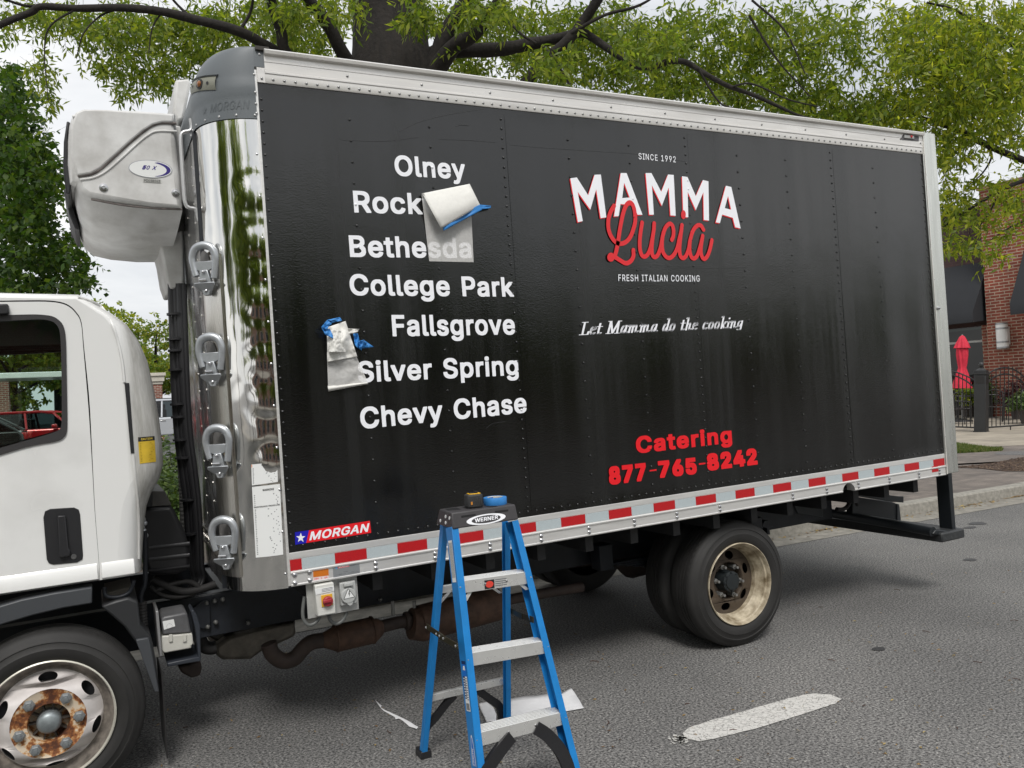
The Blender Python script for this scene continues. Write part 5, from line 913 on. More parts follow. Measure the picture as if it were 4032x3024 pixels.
# sill bulge along door and cab corner
sp2 = [(YC - .001, 1.000), (YC - .016, .975), (YC - .018, .935), (YC - .014, zb + .006), (YC + .001, zb + .005)]
MB().prism([(-1.45, y, z) for y, z in sp2], (-.0 + 1.45 + door[-4][0] - .004, 0, 0)).build('sill_crease', cabw, dr, smooth=30)
xq = door[-4][0] + .012
MB().prism([(xq, y, z) for y, z in sp2], (-.625 - xq, 0, 0)).build('sill_crease', cabw, cab, smooth=30, bevel=.003)
# door handle
hb = [T(*p, YC) for p in [(u * .4219, 2000 + v * .4219) for u, v in ((420, 30), (470, 8), (690, -5), (735, 15), (748, 60), (775, 440), (770, 480), (720, 508), (500, 528), (455, 515), (436, 480), (405, 90))]]
hd = MB().prism([p + (0, -.004, 0) for p in hb], (0, .0035, 0)).build('door_handle', black_plastic, dr, bevel=.002)
hin = [T(*p, YC) + (0, -.0045, 0) for p in [(u * .4219, 2000 + v * .4219) for u, v in ((440, 60), (530, 40), (540, 300), (470, 400), (455, 380))]]
MB().quad(hin).quad([T(*p, YC) + (0, -.0045, 0) for p in [(u * .4219, 2000 + v * .4219) for u, v in ((620, 35), (715, 28), (745, 350), (640, 330))]]).build('handle_recess', print_black, hd, smooth=0)
MB().prism([T(*p, YC) + (0, -.022, 0) for p in [(u * .4219, 2000 + v * .4219) for u, v in ((537, 70), (612, 66), (640, 375), (655, 385), (658, 440), (570, 458), (553, 445), (556, 390))]], (0, .018, 0)).build('pull_bar', black_plastic, hd, bevel=.006)
MB().lathe([(.011, 0), (.011, .003), (.006, .0035), (.0001, .002)], T(688 * .4219, 2000 + 453 * .4219, YC) + (0, -.0045, 0), (0, -1, 0), 14).build('key_lock', mat('lock_steel', (.2, .2, .2), .4, metal=.8), hd)
MB().prism([T(u, v, YC - .03) for u, v in ((-40, 1196), (32, 1196), (36, 1236), (-40, 1240))], (0, .035, 0)).build('mirror_bracket', black_plastic, dr, bevel=.006)
# objects lying on the rounded cab corner: cast on the real surface
dg = bpy.context.evaluated_depsgraph_get()
bvh = BVHTree.FromPolygons([tuple(v_.co) for v_ in cab.data.vertices], [tuple(p_.vertices) for p_ in cab.data.polygons])
def hit(u, v, off=.002, y=.45):
    d = Vector(rb(u, v)).normalized(); h, nrm, i, ds = bvh.ray_cast(Vector(CB), d)
    if h is None or h[1] > .6: h = Vector(T(u, v, y)); nrm = Vector((0, -1, 0))
    if nrm.dot(d) > 0: nrm = -nrm
    return np.array(h + nrm * off)
def cast_patch(px, name, m, parent, off=.002, n=6, extra=None):
    g = lambda a, b: hit(*[(px[0][i] * (1 - a) + px[1][i] * a) * (1 - b) + (px[3][i] * (1 - a) + px[2][i] * a) * b for i in (0, 1)], off)
    return MB().grid(lambda a, b: g(a, 1 - b), n, n).build(name, m, parent, smooth=60), g
vs, _ = cast_patch([(490, 1508), (508, 1508), (529, 1784), (515, 1786)], 'vent_strip', print_black, cab, .004)
ca, g = cast_patch([(543, 1722), (607, 1717), (613, 1818), (550, 1826)], 'caution_label', yellow_label, cab, .002)
pm = MB(); g2 = lambda a, b: np.array(g(a, b)) * 1 + (0, -.0012, 0)
pm.grid(lambda a, b: g2(a, .16 * (1 - b)), 6, 2, 0)
text_on(pm, 'CAUTION', (.18, 0, .125), (.86, 0, .125), (.18, 0, .04), .04, mi=1, wrap=lambda p: g2(p[0], p[2]) + (0, -.0008, 0))
for k in range(13): pm.quad([g2(.08, .24 + .055 * k), g2(rr.uniform(.6, .93), .24 + .055 * k), g2(rr.uniform(.6, .93), .255 + .055 * k), g2(.08, .255 + .055 * k)], 2)
pm.build('print', [print_black, mat('print_yellow', (.62, .46, .05), .5), mat('print_brown', (.22, .13, .01), .6)], ca, smooth=0)
MB().tube(crom([hit(u, v, .003) for u, v in ((305, 1172), (352, 1187), (400, 1212), (440, 1275), (465, 1350), (482, 1430), (490, 1505))], 6), .006, 6).build('rain_gutter', cabw, cab, smooth=60)
MB().tube(crom([hit(u, v, .003) for u, v in ((524, 1790), (532, 1880), (541, 1960), (544, 2060), (545, 2200))], 6), .006, 6).build('rain_gutter', cabw, cab, smooth=60)
# inside and front of the cab
it = MB(); it.box((-2.3, .40, .95), (-.72, 2.04, .99)); it.box((-.70, .45, .99), (-.66, 1.99, 2.0)); it.box((-1.9, .42, zr - .09), (-.85, 2.02, zr - .06)); it.box((-2.35, .4, .99), (-2.1, 2.04, 1.35))
it.build('cab_interior', intr, truck, bevel=.01)
se = MB(); se.box((-1.35, .50, 1.0), (-.80, 1.0, 1.24)); se.box((-1.35, 1.25, 1.0), (-.80, 1.95, 1.24)); se.build('seat', mat('seat_cloth', (.05, .05, .055), .9), truck, bevel=.04)
wr = [rgs[6][k] for k in (nO - 2, nO - 1)]; wr2 = [rgs[7][k] for k in (nO - 2, nO - 1)]
tw = rgs[6][0]; tw2 = rgs[7][0]
MB().quad([wr[0] + (.0, 0, 0), wr2[0], wr2[1], wr[1]]).build('windscreen', cab_glass, truck, smooth=0)
fb = MB().box((-2.66, .26, .36), (-2.4, 2.18, .60)); fb.build('front_bumper', white_paint, truck, bevel=.03)
for y in (.32, 1.84):
    MB().box((-2.605, y, .68), (-2.53, y + .28, .86)).build('headlight', mat('lamp_glass', (.6, .62, .62), .1, coat=.6), truck, bevel=.02)
# arch flare, mudguard, flap
fl = slab([(-160, 2425), (0, 2386), (84, 2361), (211, 2335), (363, 2312), (363, 2376), (253, 2394), (127, 2424), (0, 2462), (-160, 2520)], YC - .018, .10, 'arch_flare', mat('flare_grey', (.052, .056, .062), .5), truck, bevel=.006)
slab([(397, 2388), (455, 2365), (506, 2352), (544, 2369), (553, 2460), (591, 2500), (603, 2538), (612, 2591), (629, 2728), (608, 2727), (597, 2690), (570, 2600), (535, 2530), (490, 2470), (440, 2425)], .27, .40, 'mudguard', mat('mudguard_black', (.024, .025, .027), .5), truck, bevel=.01)
slab([(535, 2520), (585, 2512), (597, 2560), (627, 2725), (608, 2725)], .25, .03, 'mudguard_trim', mat('flare_grey', (.052, .056, .062), .5), truck, bevel=.004)
xm = T(642, 2760, .30)[0]
MB().box((xm, .30, T(645, 2940, .45)[2]), (xm + .006, .62, T(640, 2660, .3)[2])).build('mud_flap', dark_rubber, truck, smooth=0)
slab([(411, 2336), (520, 2310), (512, 2340), (470, 2356), (420, 2362)], .34, .25, 'step_plate', mat('step_dirt', (.10, .09, .075), .7), truck)
MB().tube(crom([T(u, v, .30) for u, v in ((411, 2312), (412, 2335), (428, 2350), (470, 2350), (505, 2335), (520, 2310), (528, 2285))], 5), .009, 8).build('step_loop', dark_steel, truck, smooth=60)
MB().tube(crom([T(u, v, .42) for u, v in ((570, 2090), (572, 2160), (572, 2250), (570, 2300), (555, 2340), (556, 2372))], 5), .011, 8).build('tilt_lever', dark_steel, truck, smooth=60)
lv = [T(u, v, .42) for u, v in ((558, 2370), (560, 2420), (563, 2465))]; hv = crom(lv, 8)
MB().tube(hv, [.021 + .002 * (i % 2) for i in range(len(hv))], 10).build('lever_grip', dark_rubber, truck, smooth=0)
lt_ = MB(); 
for u, v in ((562, 2045), (568, 2060), (565, 2090), (572, 2108)): lt_.dome(T(u, v, .44), .014, (.2, -1, 0), .02, 8)
lt_.tube([T(556, 2030, .45), T(566, 2130, .45)], .012, 8); lt_.build('cab_latch', zinc, truck)
# box behind the cab
slab([(556, 1998), (679, 1992), (726, 2088), (748, 2155), (749, 2241), (700, 2262), (589, 2268), (560, 2200)], .62, .75, 'intake_housing', black_plastic, truck, bevel=.02)
rb_ = MB()
for v0 in (2150, 2195, 2240): rb_.tube([T(585, v0 + 8, .62), T(746, v0 - 10, .62)], .010, 6)
rb_.build('housing_rib', black_plastic, truck, smooth=60)
slab([(573, 1996), (676, 1990), (650, 1934), (575, 1934)], .63, .5, 'housing_top', mat('housing_grey', (.10, .095, .09), .55, var=.4, vscale=12), truck)  # top face of the intake housing, in a paler, mottled tone
slab([(548, 1955), (602, 1935), (600, 1995), (552, 1998)], .55, .2, 'air_duct', black_plastic, truck)
for pts, rad in (([(600, 2280), (660, 2310), (720, 2330), (790, 2320), (850, 2300)], .02), ([(610, 2330), (680, 2300), (740, 2290), (780, 2310), (800, 2330)], .014), ([(590, 2310), (640, 2345), (700, 2352), (770, 2335)], .012)):
    MB().tube(crom([T(u, v, .68) for u, v in pts], 5), rad, 8).build('hose', dark_rubber, truck, smooth=60)

# ---- wheels
def disc_annulus(mb, r0, r1, holes, hfun, c, y, mi=0, n=48):
    outer = [(r1 * math.cos(a), r1 * math.sin(a)) for a in np.linspace(0, 2 * math.pi, n, endpoint=False)]
    inner = [(r0 * math.cos(a), r0 * math.sin(a)) for a in np.linspace(0, 2 * math.pi, n, endpoint=False)]
    v, f = fill2d(outer, [inner] + holes); mb.add([(c[0] + p[0], y + hfun(math.hypot(*p)), c[1] + p[1]) for p in v], f, mi)
def ell(r, ang, a, b, n=20):
    cx, cz = r * math.cos(ang), r * math.sin(ang); t = (-math.sin(ang), math.cos(ang)); q = (math.cos(ang), math.sin(ang))
    return [(cx + t[0] * a * math.cos(k) + q[0] * b * math.sin(k), cz + t[1] * a * math.cos(k) + q[1] * b * math.sin(k)) for k in np.linspace(0, 2 * math.pi, n, endpoint=False)]
tyre_m = mat('tyre_rubber', (.021, .020, .019), .68, var=.3, vscale=7, bump=.05, bscale=80)
def tyre(c, y, Rt, rr_, w=.205, parent=None):
    k = Rt - rr_; f_ = lambda q: rr_ + k * q
    prof = [(rr_ - .012, .03), (rr_ - .002, .012), (f_(.08), .006), (f_(.12), .002), (f_(.30), -.004), (f_(.42), -.005), (f_(.44), -.0025), (f_(.62), .002), (f_(.64), -.001), (f_(.74), .004), (f_(.76), .008), (f_(.86), .014), (f_(.93), .022), (f_(.985), .034), (Rt, .045)]
    for g_ in (.075, .10, .13): prof += [(Rt, g_ - .004), (Rt - .008, g_ - .003), (Rt - .008, g_ + .003), (Rt, g_ + .004)]
    prof += [(Rt, w - .045), (f_(.93), w - .02), (f_(.5), w + .004), (rr_, w - .01)]
    mb = MB().lathe(prof, (c[0], y, c[1]), (0, 1, 0), 72)
    tb_ = MB()
    for i in range(60):
        a = 2 * math.pi * i / 60; e = np.array([math.cos(a), 0, math.sin(a)]); t = np.array([-math.sin(a), 0, math.cos(a)]); o_ = np.array([c[0], y, c[1]])
        p = [o_ + e * (Rt - .004) + t * .012 + (0, .036, 0), o_ + e * (Rt + .0015) + t * .010 + (0, .046, 0), o_ + e * (Rt + .0015) - t * .010 + (0, .046, 0), o_ + e * (Rt - .004) - t * .012 + (0, .036, 0), o_ + e * (Rt - .035) - t * .010 + (0, .017, 0), o_ + e * (Rt - .035) + t * .010 + (0, .017, 0)]
        tb_.quad([p[0], p[1], p[2], p[3]]); tb_.quad([p[0], p[3], p[4], p[5]])
    mb.add(tb_.v, tb_.f)
    return mb.build('tyre', tyre_m, parent, smooth=45)
rusty = mat('rusty_plate', (.13, .045, .018), .8, var=.4, vscale=14, bump=.2, bscale=80)
def rusty_mat():
    m = bpy.data.materials.new('rust_and_paint'); m.use_nodes = True; t = m.node_tree; b = t.nodes['Principled BSDF']; l = t.links.new
    tcn = t.nodes.new('ShaderNodeTexCoord'); nz = N(t, 'ShaderNodeTexNoise', Scale=16.0, Detail=5.0, Roughness=.6); l(tcn.outputs['Object'], nz.inputs['Vector'])
    r = t.nodes.new('ShaderNodeValToRGB'); cr = r.color_ramp; cr.elements[0].position = .41; cr.elements[0].color = (.085, .028, .012, 1); cr.elements[1].position = .56; cr.elements[1].color = (.60, .50, .38, 1)
    e = cr.elements.new(.48); e.color = (.26, .09, .025, 1); e = cr.elements.new(.52); e.color = (.50, .28, .12, 1)
    l(nz.outputs[0], r.inputs[0]); l(r.outputs[0], b.inputs['Base Color']); b.inputs['Roughness'].default_value = .75
    return m
rust_paint = rusty_mat()
# front wheels
def front_wheel(c, y, mirror=False):
    w = empty('front_wheel'); w.parent = truck
    if mirror: w.matrix_local = Matrix.Translation((0, 2.44, 0)) @ Matrix.Diagonal((1, -1, 1, 1))
    rf = .250; tyre(c, y, .372, rf, parent=w)
    rm_ = MB(); rm_.lathe([(.236, .06), (.243, .02), (.2445, .004), (.249, -.003), (.254, .000), (.252, .012)][::-1], (c[0], y, c[1]), (0, 1, 0), 64, 0)
    rm_.lathe([(.2435, .01), (.236, .028), (.222, .052), (.212, .060), (.203, .058)], (c[0], y, c[1]), (0, 1, 0), 64, 1)
    rim = rm_.build('rim', [mat('rim_edge', (.62, .60, .52), .4, metal=.3), mat('rim_channel', (.20, .175, .15), .6, var=.6, vscale=25)], w, smooth=40, recalc=False)
    hf = lambda r: np.interp(r, [.140, .150, .160, .175, .19, .204], [-.014, -.015, -.012, .002, .026, .058])
    angs = [math.atan2(1200 - v, u - 510) for u, v in ((525, 685), (985, 870), (970, 1350), (540, 1650), (35, 1510), (45, 960))]
    dm = MB(); disc_annulus(dm, .141, .204, [ell(.183, a, .036, .0155) for a in angs], hf, c, y)
    # finer inner cone so the dish is smooth
    dd = dm.build('wheel_disc', steel_white, w, smooth=60)
    hb_ = MB(); hb_.lathe([(.20, .06), (.12, .075), (.05, .075)], (c[0], y, c[1]), (0, 1, 0), 32); hb_.build('brake_drum', print_black, w)
    pm_ = MB(); pm_.lathe([(.1415, -.0135), (.138, -.011), (.080, -.011), (.078, -.004), (.076, .05), (.0001, .05)], (c[0], y, c[1]), (0, 1, 0), 48)
    for p_ in ():pass
    pm_.build('hub_plate', rust_paint, w, smooth=40)
    ng = MB(); lang = [math.atan2(1195 - v, u - 510) for u, v in ((365, 1005), (678, 970), (820, 1188), (660, 1445), (348, 1490), (197, 1270))]
    for a in lang:
        p = np.array([c[0] + .1115 * math.cos(a), y - .011, c[1] + .1115 * math.sin(a)])
        ng.lathe([(.024, 0), (.024, .004), (.0205, .005), (.0205, .018), (.017, .022), (.010, .022), (.010, .027), (.0001, .028)], p, (0, -1, 0), 6)
    ng.build('lug_nut', mat('nut_grey', (.30, .32, .33), .45, metal=.7), w, smooth=20)
    hc = MB(); hc.lathe([(.047, -.06), (.047, .0), (.043, .012), (.030, .022), (.0001, .026)], (c[0], y, c[1]), (0, -1, 0), 28)
    hub = hc.build('hub_cap', mat('cap_grey', (.28, .31, .32), .45, metal=.6, var=.2, vscale=40), w, smooth=50)
    ri = MB()
    for k in range(10):
        a = 2 * math.pi * k / 10; e = np.array([math.cos(a), 0, math.sin(a)]); t = np.array([-math.sin(a), 0, math.cos(a)]); o_ = np.array([c[0], y + .018, c[1]])
        ri.prism([o_ + e * .046 - t * .003, o_ + e * .046 + t * .003, o_ + e * .077 + t * .003, o_ + e * .077 - t * .003], (0, .03, 0))
    ri.build('hub_rib', mat('hub_dark', (.05, .042, .035), .6), w)
cf = (T(194, 2850, .2)[0], .375)
front_wheel(cf, .20); front_wheel(cf, .20, True)
brown = mat('dirty_disc', (.075, .055, .038), .7, var=.45, vscale=10)
cream = mat('rusty_cream', (.50, .44, .33), .55, var=.6, vscale=13, dark=(.15, .11, .06))
def rear_wheel(c, y, mirror=False):
    w = empty('rear_wheel'); w.parent = truck
    if mirror: w.matrix_local = Matrix.Translation((0, 2.44, 0)) @ Matrix.Diagonal((1, -1, 1, 1))
    rf = .249; tyre(c, y, .386, rf, .225, w); tyre(c, y + .26, .386, rf, .225, w)
    q = MB(); q.lathe([(.252, .010), (.253, .0), (.249, -.003), (.2435, .004), (.240, .024), (.232, .030), (.230, .050), (.222, .058), (.216, .088), (.209, .094), (.206, .124)], (c[0], y, c[1]), (0, 1, 0), 64)
    q.build('rim', cream, w, smooth=40)
    angs = [math.radians(a) for a in (20, -40, -100, 80, 140, 200)]
    d = MB(); hf = lambda r: np.interp(r, [.12, .135, .19, .206], [.108, .112, .128, .123]); disc_annulus(d, .12, .2065, [ell(.160, a, .034, .025) for a in angs], hf, c, y)
    d.lathe([(.12, .108), (.116, .112), (.112, .13), (.112, .16), (.0001, .16)], (c[0], y, c[1]), (0, 1, 0), 40); d.build('wheel_disc', brown, w, smooth=60)
    h = MB(); h.lathe([(.0001, .068), (.048, .070), (.050, .078), (.064, .082), (.064, .092), (.056, .098), (.070, .16)], (c[0], y, c[1]), (0, 1, 0), 28)
    for k in range(8): a = 2 * math.pi * k / 8; h.lathe([(.007, 0), (.007, .008), (.0001, .009)], (c[0] + .057 * math.cos(a), y + .082, c[1] + .057 * math.sin(a)), (0, -1, 0), 6)
    h.build('axle_hub', mat('hub_black', (.014, .018, .020), .5), w, smooth=30)
    g_ = MB()
    for a in [math.radians(k) for k in (52, -8, -68, -128, 112, 172)]:
        p = np.array([c[0] + .0985 * math.cos(a), y + .16, c[1] + .0985 * math.sin(a)]); g_.lathe([(.016, 0), (.016, .05), (.009, .051), (.009, .078), (.0001, .079)], p, (0, -1, 0), 6)
    g_.build('lug_nut', mat('stud_zinc', (.34, .34, .33), .4, metal=.7), w, smooth=20)
    MB().lathe([(.20, .20), (.20, .28), (.0001, .28)], (c[0], y, c[1]), (0, 1, 0), 32).build('brake_drum', print_black, w)
crw = (T(2914, 2297, .10)[0] + .005, .334)
rear_wheel(crw, .10); rear_wheel(crw, .10, True)

# ---- chassis
zt, zb_ = T(690, 2364, .76)[2], T(1413, 2395, .76)[2]
ch = MB()
for y0 in (.76, 1.62):
    ch.box((-2.3, y0, zb_), (4.3, y0 + .006, zt)); ch.box((-2.3, y0, zt), (4.3, y0 + .07, zt + .006)); ch.box((-2.3, y0, zb_), (4.3, y0 + .07, zb_ + .006))
for x in (-.2, .9, 1.9, 3.2, 4.2): ch.box((x, .767, zb_ + .02), (x + .08, 1.62, zt - .01))
frame = ch.build('chassis_frame', dark_steel, truck, bevel=.003)
bh = MB()
rr2 = random.Random(5)
for k in range(46):
    p = (-.30 + (k % 23) * .095 + rr2.uniform(-.01, .01), .7595, zb_ + (.06 if k < 23 else .15) + rr2.uniform(-.012, .012)); bh.lathe([(.0075, .0), (.0001, .0003)], p, (0, -1, 0), 8)
bh.build('frame_holes', print_black, frame)
for u, v in ((814, 2374), (845, 2366), (877, 2360), (818, 2468), (849, 2450), (977, 2452), (1497, 2360), (1300, 2310)):
    MB().dome(T(u, v, .745), .013, (0, -1, 0), .014, 8).build('frame_bolt', mat('bolt_dull', (.25, .25, .24), .45, metal=.7), frame)
slab([(755, 2400), (797, 2366), (826, 2362), (830, 2470), (800, 2478), (778, 2470), (760, 2440)], .74, .012, 'bracket', dark_steel, truck)
ft_ = MB().box((.0, .10, .800), (4.55, 2.3, .812))
for x in np.arange(.1, 4.5, .305): ft_.box((x, .09, zt + .03), (x + .05, 2.3, .80))
for y0 in (.79, 1.60): ft_.box((.05, y0, zt + .008), (4.5, y0 + .06, zt + .03))
ft_.build('underfloor', mat('underfloor', (.016, .016, .017), .7), truck)
# control box beside the step
cbx = slab([(636, 2506), (757, 2494), (762, 2535), (752, 2544), (755, 2552), (648, 2572), (634, 2560)], .40, .22, 'filter_box', mat('box_ivory', (.56, .55, .50), .45, var=.15, vscale=10), truck, bevel=.006)
slab([(640, 2500), (634, 2438), (648, 2428), (731, 2412), (738, 2418), (754, 2492)], .405, .20, 'box_lid', mat('lid_grey', (.12, .12, .125), .45, var=.35, vscale=10), cbx, bevel=.008)
lb = slab([(640, 2447), (684, 2438), (690, 2466), (646, 2480)], .402, .002, 'label', label_white, cbx, bevel=0)
MB().lathe([(.012, 0), (.012, .0004), (.0125, .0004)], T(667, 2466, .4015), (0, -1, 0), 20).build('print', print_black, lb)
for u in (665, 720): slab([(u, 2500), (u + 14, 2498), (u + 15, 2526), (u + 1, 2529)], .392, .01, 'clip', mat('box_ivory', (.56, .55, .50), .45), cbx, bevel=.002)
slab([(612, 2408), (624, 2405), (640, 2585), (628, 2588)], .38, .22, 'box_bracket', mat('bracket_grey', (.33, .33, .33), .4, metal=.4), truck)
slab([(760, 2400), (775, 2420), (788, 2460), (792, 2595), (780, 2590), (770, 2480), (752, 2410)], .40, .15, 'shield_plate', mat('shield_navy', (.03, .035, .045), .45), truck)
slab([(658, 2612), (780, 2586), (792, 2592), (790, 2604), (660, 2626)], .40, .25, 'lower_bracket', mat('shield_navy', (.03, .035, .045), .45), truck)
slab([(700, 2625), (790, 2605), (796, 2630), (790, 2660), (755, 2672), (715, 2650)], .55, .12, 'spring_hanger', rust_dark, truck, bevel=.01)
# gearbox, exhaust
slab([(845, 2548), (905, 2505), (1010, 2475), (1162, 2448), (1168, 2505), (1025, 2572), (990, 2598), (880, 2601), (852, 2585)], .98, .42, 'gearbox', gearbox, truck, bevel=.02)
slab([(770, 2480), (900, 2470), (1100, 2440), (1162, 2425), (1165, 2470), (1000, 2520), (880, 2540)], 1.05, .30, 'engine_block', mat('engine_dark', (.03, .028, .025), .6, var=.5, vscale=20), truck, bevel=.015)
MB().tube(crom([T(u, v, .85) for u, v in ((780, 2500), (800, 2540), (825, 2552), (850, 2548))], 5), .034, 10).build('coolant_hose', dark_rubber, truck, smooth=60)
YE = .56
z3 = lambda u, v: T(1180 + u * .3707, 2200 + v * .3707, YE)
cat_c0, cat_c1 = z3(385, 845), z3(770, 758)
MB().tube([z3(235, 870), z3(255, 865), z3(375, 848), z3(395, 843), z3(760, 762), z3(775, 758), z3(860, 725), z3(880, 720)], [.036, .040, .066, .071, .071, .066, .044, .032], 28).build('catalytic_converter', rust_brown, truck, smooth=40)
for a in (385, 770): MB().tube([z3(a - 6, 845 - (a - 385) * .226), z3(a + 8, 842 - (a - 385) * .226)], .0745, 28).build('clamp_band', rust_brown, truck, smooth=40)
MB().tube(crom([z3(880, 720), z3(990, 690), z3(1110, 665), z3(1200, 655)], 4), .034, 20).build('exhaust_pipe', rust_dark, truck, smooth=60)
MB().tube([z3(1118, 662), z3(1130, 660), z3(1150, 655), z3(1165, 652)], [.048, .05, .05, .046], 20).build('pipe_flange', rust_dark, truck, smooth=40)
MB().tube([z3(1180, 690), z3(1260, 690), z3(1275, 688), z3(2090, 470), z3(2108, 466)], [.085, .092, .10, .10, .09], 32).build('muffler', rust_brown, truck, smooth=40)
MB().tube(crom([z3(2100, 466), z3(2300, 420), z3(2700, 350), z3(3000, 300)], 4), .03, 12).build('exhaust_pipe', rust_dark, truck, smooth=60)
MB().tube(crom([z3(240, 868), z3(150, 880), z3(80, 915), z3(20, 975), z3(-60, 1060), z3(-180, 1085), z3(-290, 1010), z3(-330, 900)], 6), .040, 18).build('exhaust_pipe', rust_dark, truck, smooth=60)
# shore power sockets under the rail
zz = lambda u, v, y: T(1180 + u * .3707, 2200 + v * .3707, y)
pp_ = MB().prism([zz(65, 270, .03), zz(605, 180, .03), zz(630, 535, .03), zz(90, 640, .03)], (0, .006, 0)).build('socket_plate', mat('plate_galv', (.50, .50, .48), .45, metal=.3, var=.2, vscale=14), truck, bevel=.001)
isb = MB().prism([zz(160, 285, -.02), zz(362, 250, -.02), zz(388, 580, -.02), zz(192, 617, -.02)], (0, .05, 0)).build('isolator_box', mat('box_white', (.66, .66, .62), .45), pp_, bevel=.005)
MB().prism([zz(226, 390, -.024), zz(346, 370, -.024), zz(357, 492, -.024), zz(237, 518, -.024)], (0, .004, 0)).build('switch_plate', mat('switch_yellow', (.70, .40, .03), .45), pp_, bevel=.002)
kn = MB().lathe([(.023, 0), (.024, .010), (.020, .016), (.0001, .017)], zz(296, 450, -.024), (0, -1, 0), 24)
kn.prism([zz(250, 448, -.050), zz(335, 430, -.050), zz(340, 460, -.050), zz(256, 478, -.050)], (0, .012, 0)); kn.build('rotary_switch', mat('switch_red', (.36, .03, .04), .4), pp_, bevel=.002, smooth=40)
pl3 = MB(); pl3.prism([zz(160, 325, -.0225), zz(362, 292, -.0225), zz(366, 340, -.0225), zz(172, 385, -.0225)], (0, .002, 0)); pl3.build('notice', label_white, isb, smooth=0)
pl4 = MB()
for k in range(3): pl4.quad([zz(235, 322 + 14 * k, -.0230), zz(350, 300 + 14 * k, -.0230), zz(350, 305 + 14 * k, -.0230), zz(235, 327 + 14 * k, -.0230)])
pl4.build('print', print_grey, isb, smooth=0)
skt = mat('socket_grey', (.44, .45, .44), .5)
so = MB().prism([zz(425, 260, .0), zz(590, 232, .0), zz(612, 470, .0), zz(440, 505, .0)], (0, .03, 0)).build('socket_box', skt, pp_, bevel=.004)
sl = MB().lathe([(.036, 0), (.036, .010), (.033, .014), (.0001, .015)], zz(513, 388, .0), (0, -1, 0), 28)
sl.prism([zz(470, 450, -.012), zz(575, 430, -.012), zz(560, 490, -.012), zz(535, 502, -.012), zz(515, 490, -.012)], (0, .012, 0)); sl.box(tuple(zz(475, 300, -.018)), tuple(zz(555, 245, .0))); sl.build('socket_lid', skt, so, smooth=40, bevel=.0015)
tr = MB(); tp = lambda k, y: [zz(525 + (u - 525) * k, 390 + (v - 390) * k, y) for u, v in ((513, 312), (588, 405), (467, 433))]
tr.quad(tp(1, -.0156), 0); tr.quad(tp(.86, -.0160), 1)
bo = [zz(u, v, -.0164) for u, v in ((525, 340), (535, 338), (528, 370), (538, 366), (524, 412), (527, 380), (516, 386))]
tr.quad(bo[:4][::1] and [bo[0], bo[1], bo[2], bo[6]], 0); tr.quad([bo[2], bo[3], bo[4], bo[5]], 0)
tr.build('hazard_sign', [print_black, label_white], so, smooth=0)
for pts in ([(50, 400), (32, 560), (45, 650), (90, 700), (150, 690), (200, 640), (205, 600)], [(310, 600), (330, 660), (390, 690), (450, 660), (490, 590), (495, 530)]):
    MB().tube(crom([zz(u, v, .05) for u, v in pts], 6), .0085, 8).build('conduit', mat('conduit_grey', (.13, .135, .13), .5), truck, smooth=60)
for u in (985, 1215): MB().tube([z3(u, 450), z3(u + 8, 600)], .010, 8).build('hanger_bolt', mat('bolt_dull', (.25, .25, .24), .45, metal=.7), truck)
# rear springs and axle
for y0 in (.62, 1.72):
    sg = MB()
    for k in range(5): sg.box((crw[0] - .62 + .07 * k, y0, .46 - .014 * k), (crw[0] + .62 - .07 * k, y0 + .07, .472 - .014 * k))
    for dx in (-.64, .64): sg.box((crw[0] + dx - .05, y0 - .02, .44), (crw[0] + dx + .05, y0 + .09, .60))
    sg.box((crw[0] - .06, y0 - .01, .36), (crw[0] + .06, y0 + .08, .50))
    sg.build('leaf_spring', dark_steel, truck, bevel=.004)
MB().tube([(crw[0], .3, .334), (crw[0], .95, .334), (crw[0], 1.1, .334), (crw[0], 1.22, .334), (crw[0], 1.34, .334), (crw[0], 1.5, .334), (crw[0], 2.14, .334)], [.06, .06, .12, .16, .12, .06, .06], 16).build('rear_axle', rust_dark, truck, smooth=60)
MB().tube([(cf[0], .4, .34), (cf[0], 2.04, .34)], .06, 12).build('front_axle', rust_dark, truck, smooth=60)
MB().tube([(-.1, 1.22, .50), (crw[0] - .15, 1.22, .36)], .045, 12).build('drive_shaft', rust_dark, truck, smooth=60)
# rear underrun bar, post and step
k2 = lambda u, v: (3180 + u * .31646, 1850 + v * .31646)
K = lambda u, v, y: T(*k2(u, v), y)
def far_face(x, z, y0, u_):      # how deep a part is, from where its far edge shows
    lo, hi = y0, y0 + .8
    for _ in range(40):
        m_ = (lo + hi) / 2; q_ = RB @ (np.array([x, m_, z]) - CB)
        if 2016 + FPX * q_[0] / q_[2] > u_: lo = m_
        else: hi = m_
    return lo
tpp = T(*k2(1750, 45), .10); bpp = T(*k2(1830, 735), .10); txr = T(*k2(1796, 42), .10)
yd = far_face(tpp[0], tpp[2], .10, k2(1590, 60)[0])
MB().box((tpp[0], .10, bpp[2]), (txr[0], yd, tpp[2] + .03)).build('bumper_post', mat('bumper_black', (.012, .015, .018), .45), truck, bevel=.004)
bmp = mat('bumper_black', (.012, .015, .018), .45)
pe = TX(*k2(1820, 800), 4.74); 
bb = MB().box((4.60, .06, .315), (4.86, 2.38, .385)); bb.build('rear_step', mat('step_black', (.03, .032, .034), .5, bump=.4, bscale=40), truck, bevel=.012)
rb2 = MB().tube([K(1560, 770, .10), K(1100, 680, .42), K(300, 540, .80), K(-100, 470, .95)], .035, 14); rb2.build('tow_bar', bmp, truck, smooth=60)
slab([k2(1600, 742), k2(1812, 762), k2(1816, 855), k2(1690, 835), k2(1560, 800)], .085, .2, 'bumper_end', bmp, truck, bevel=.008)
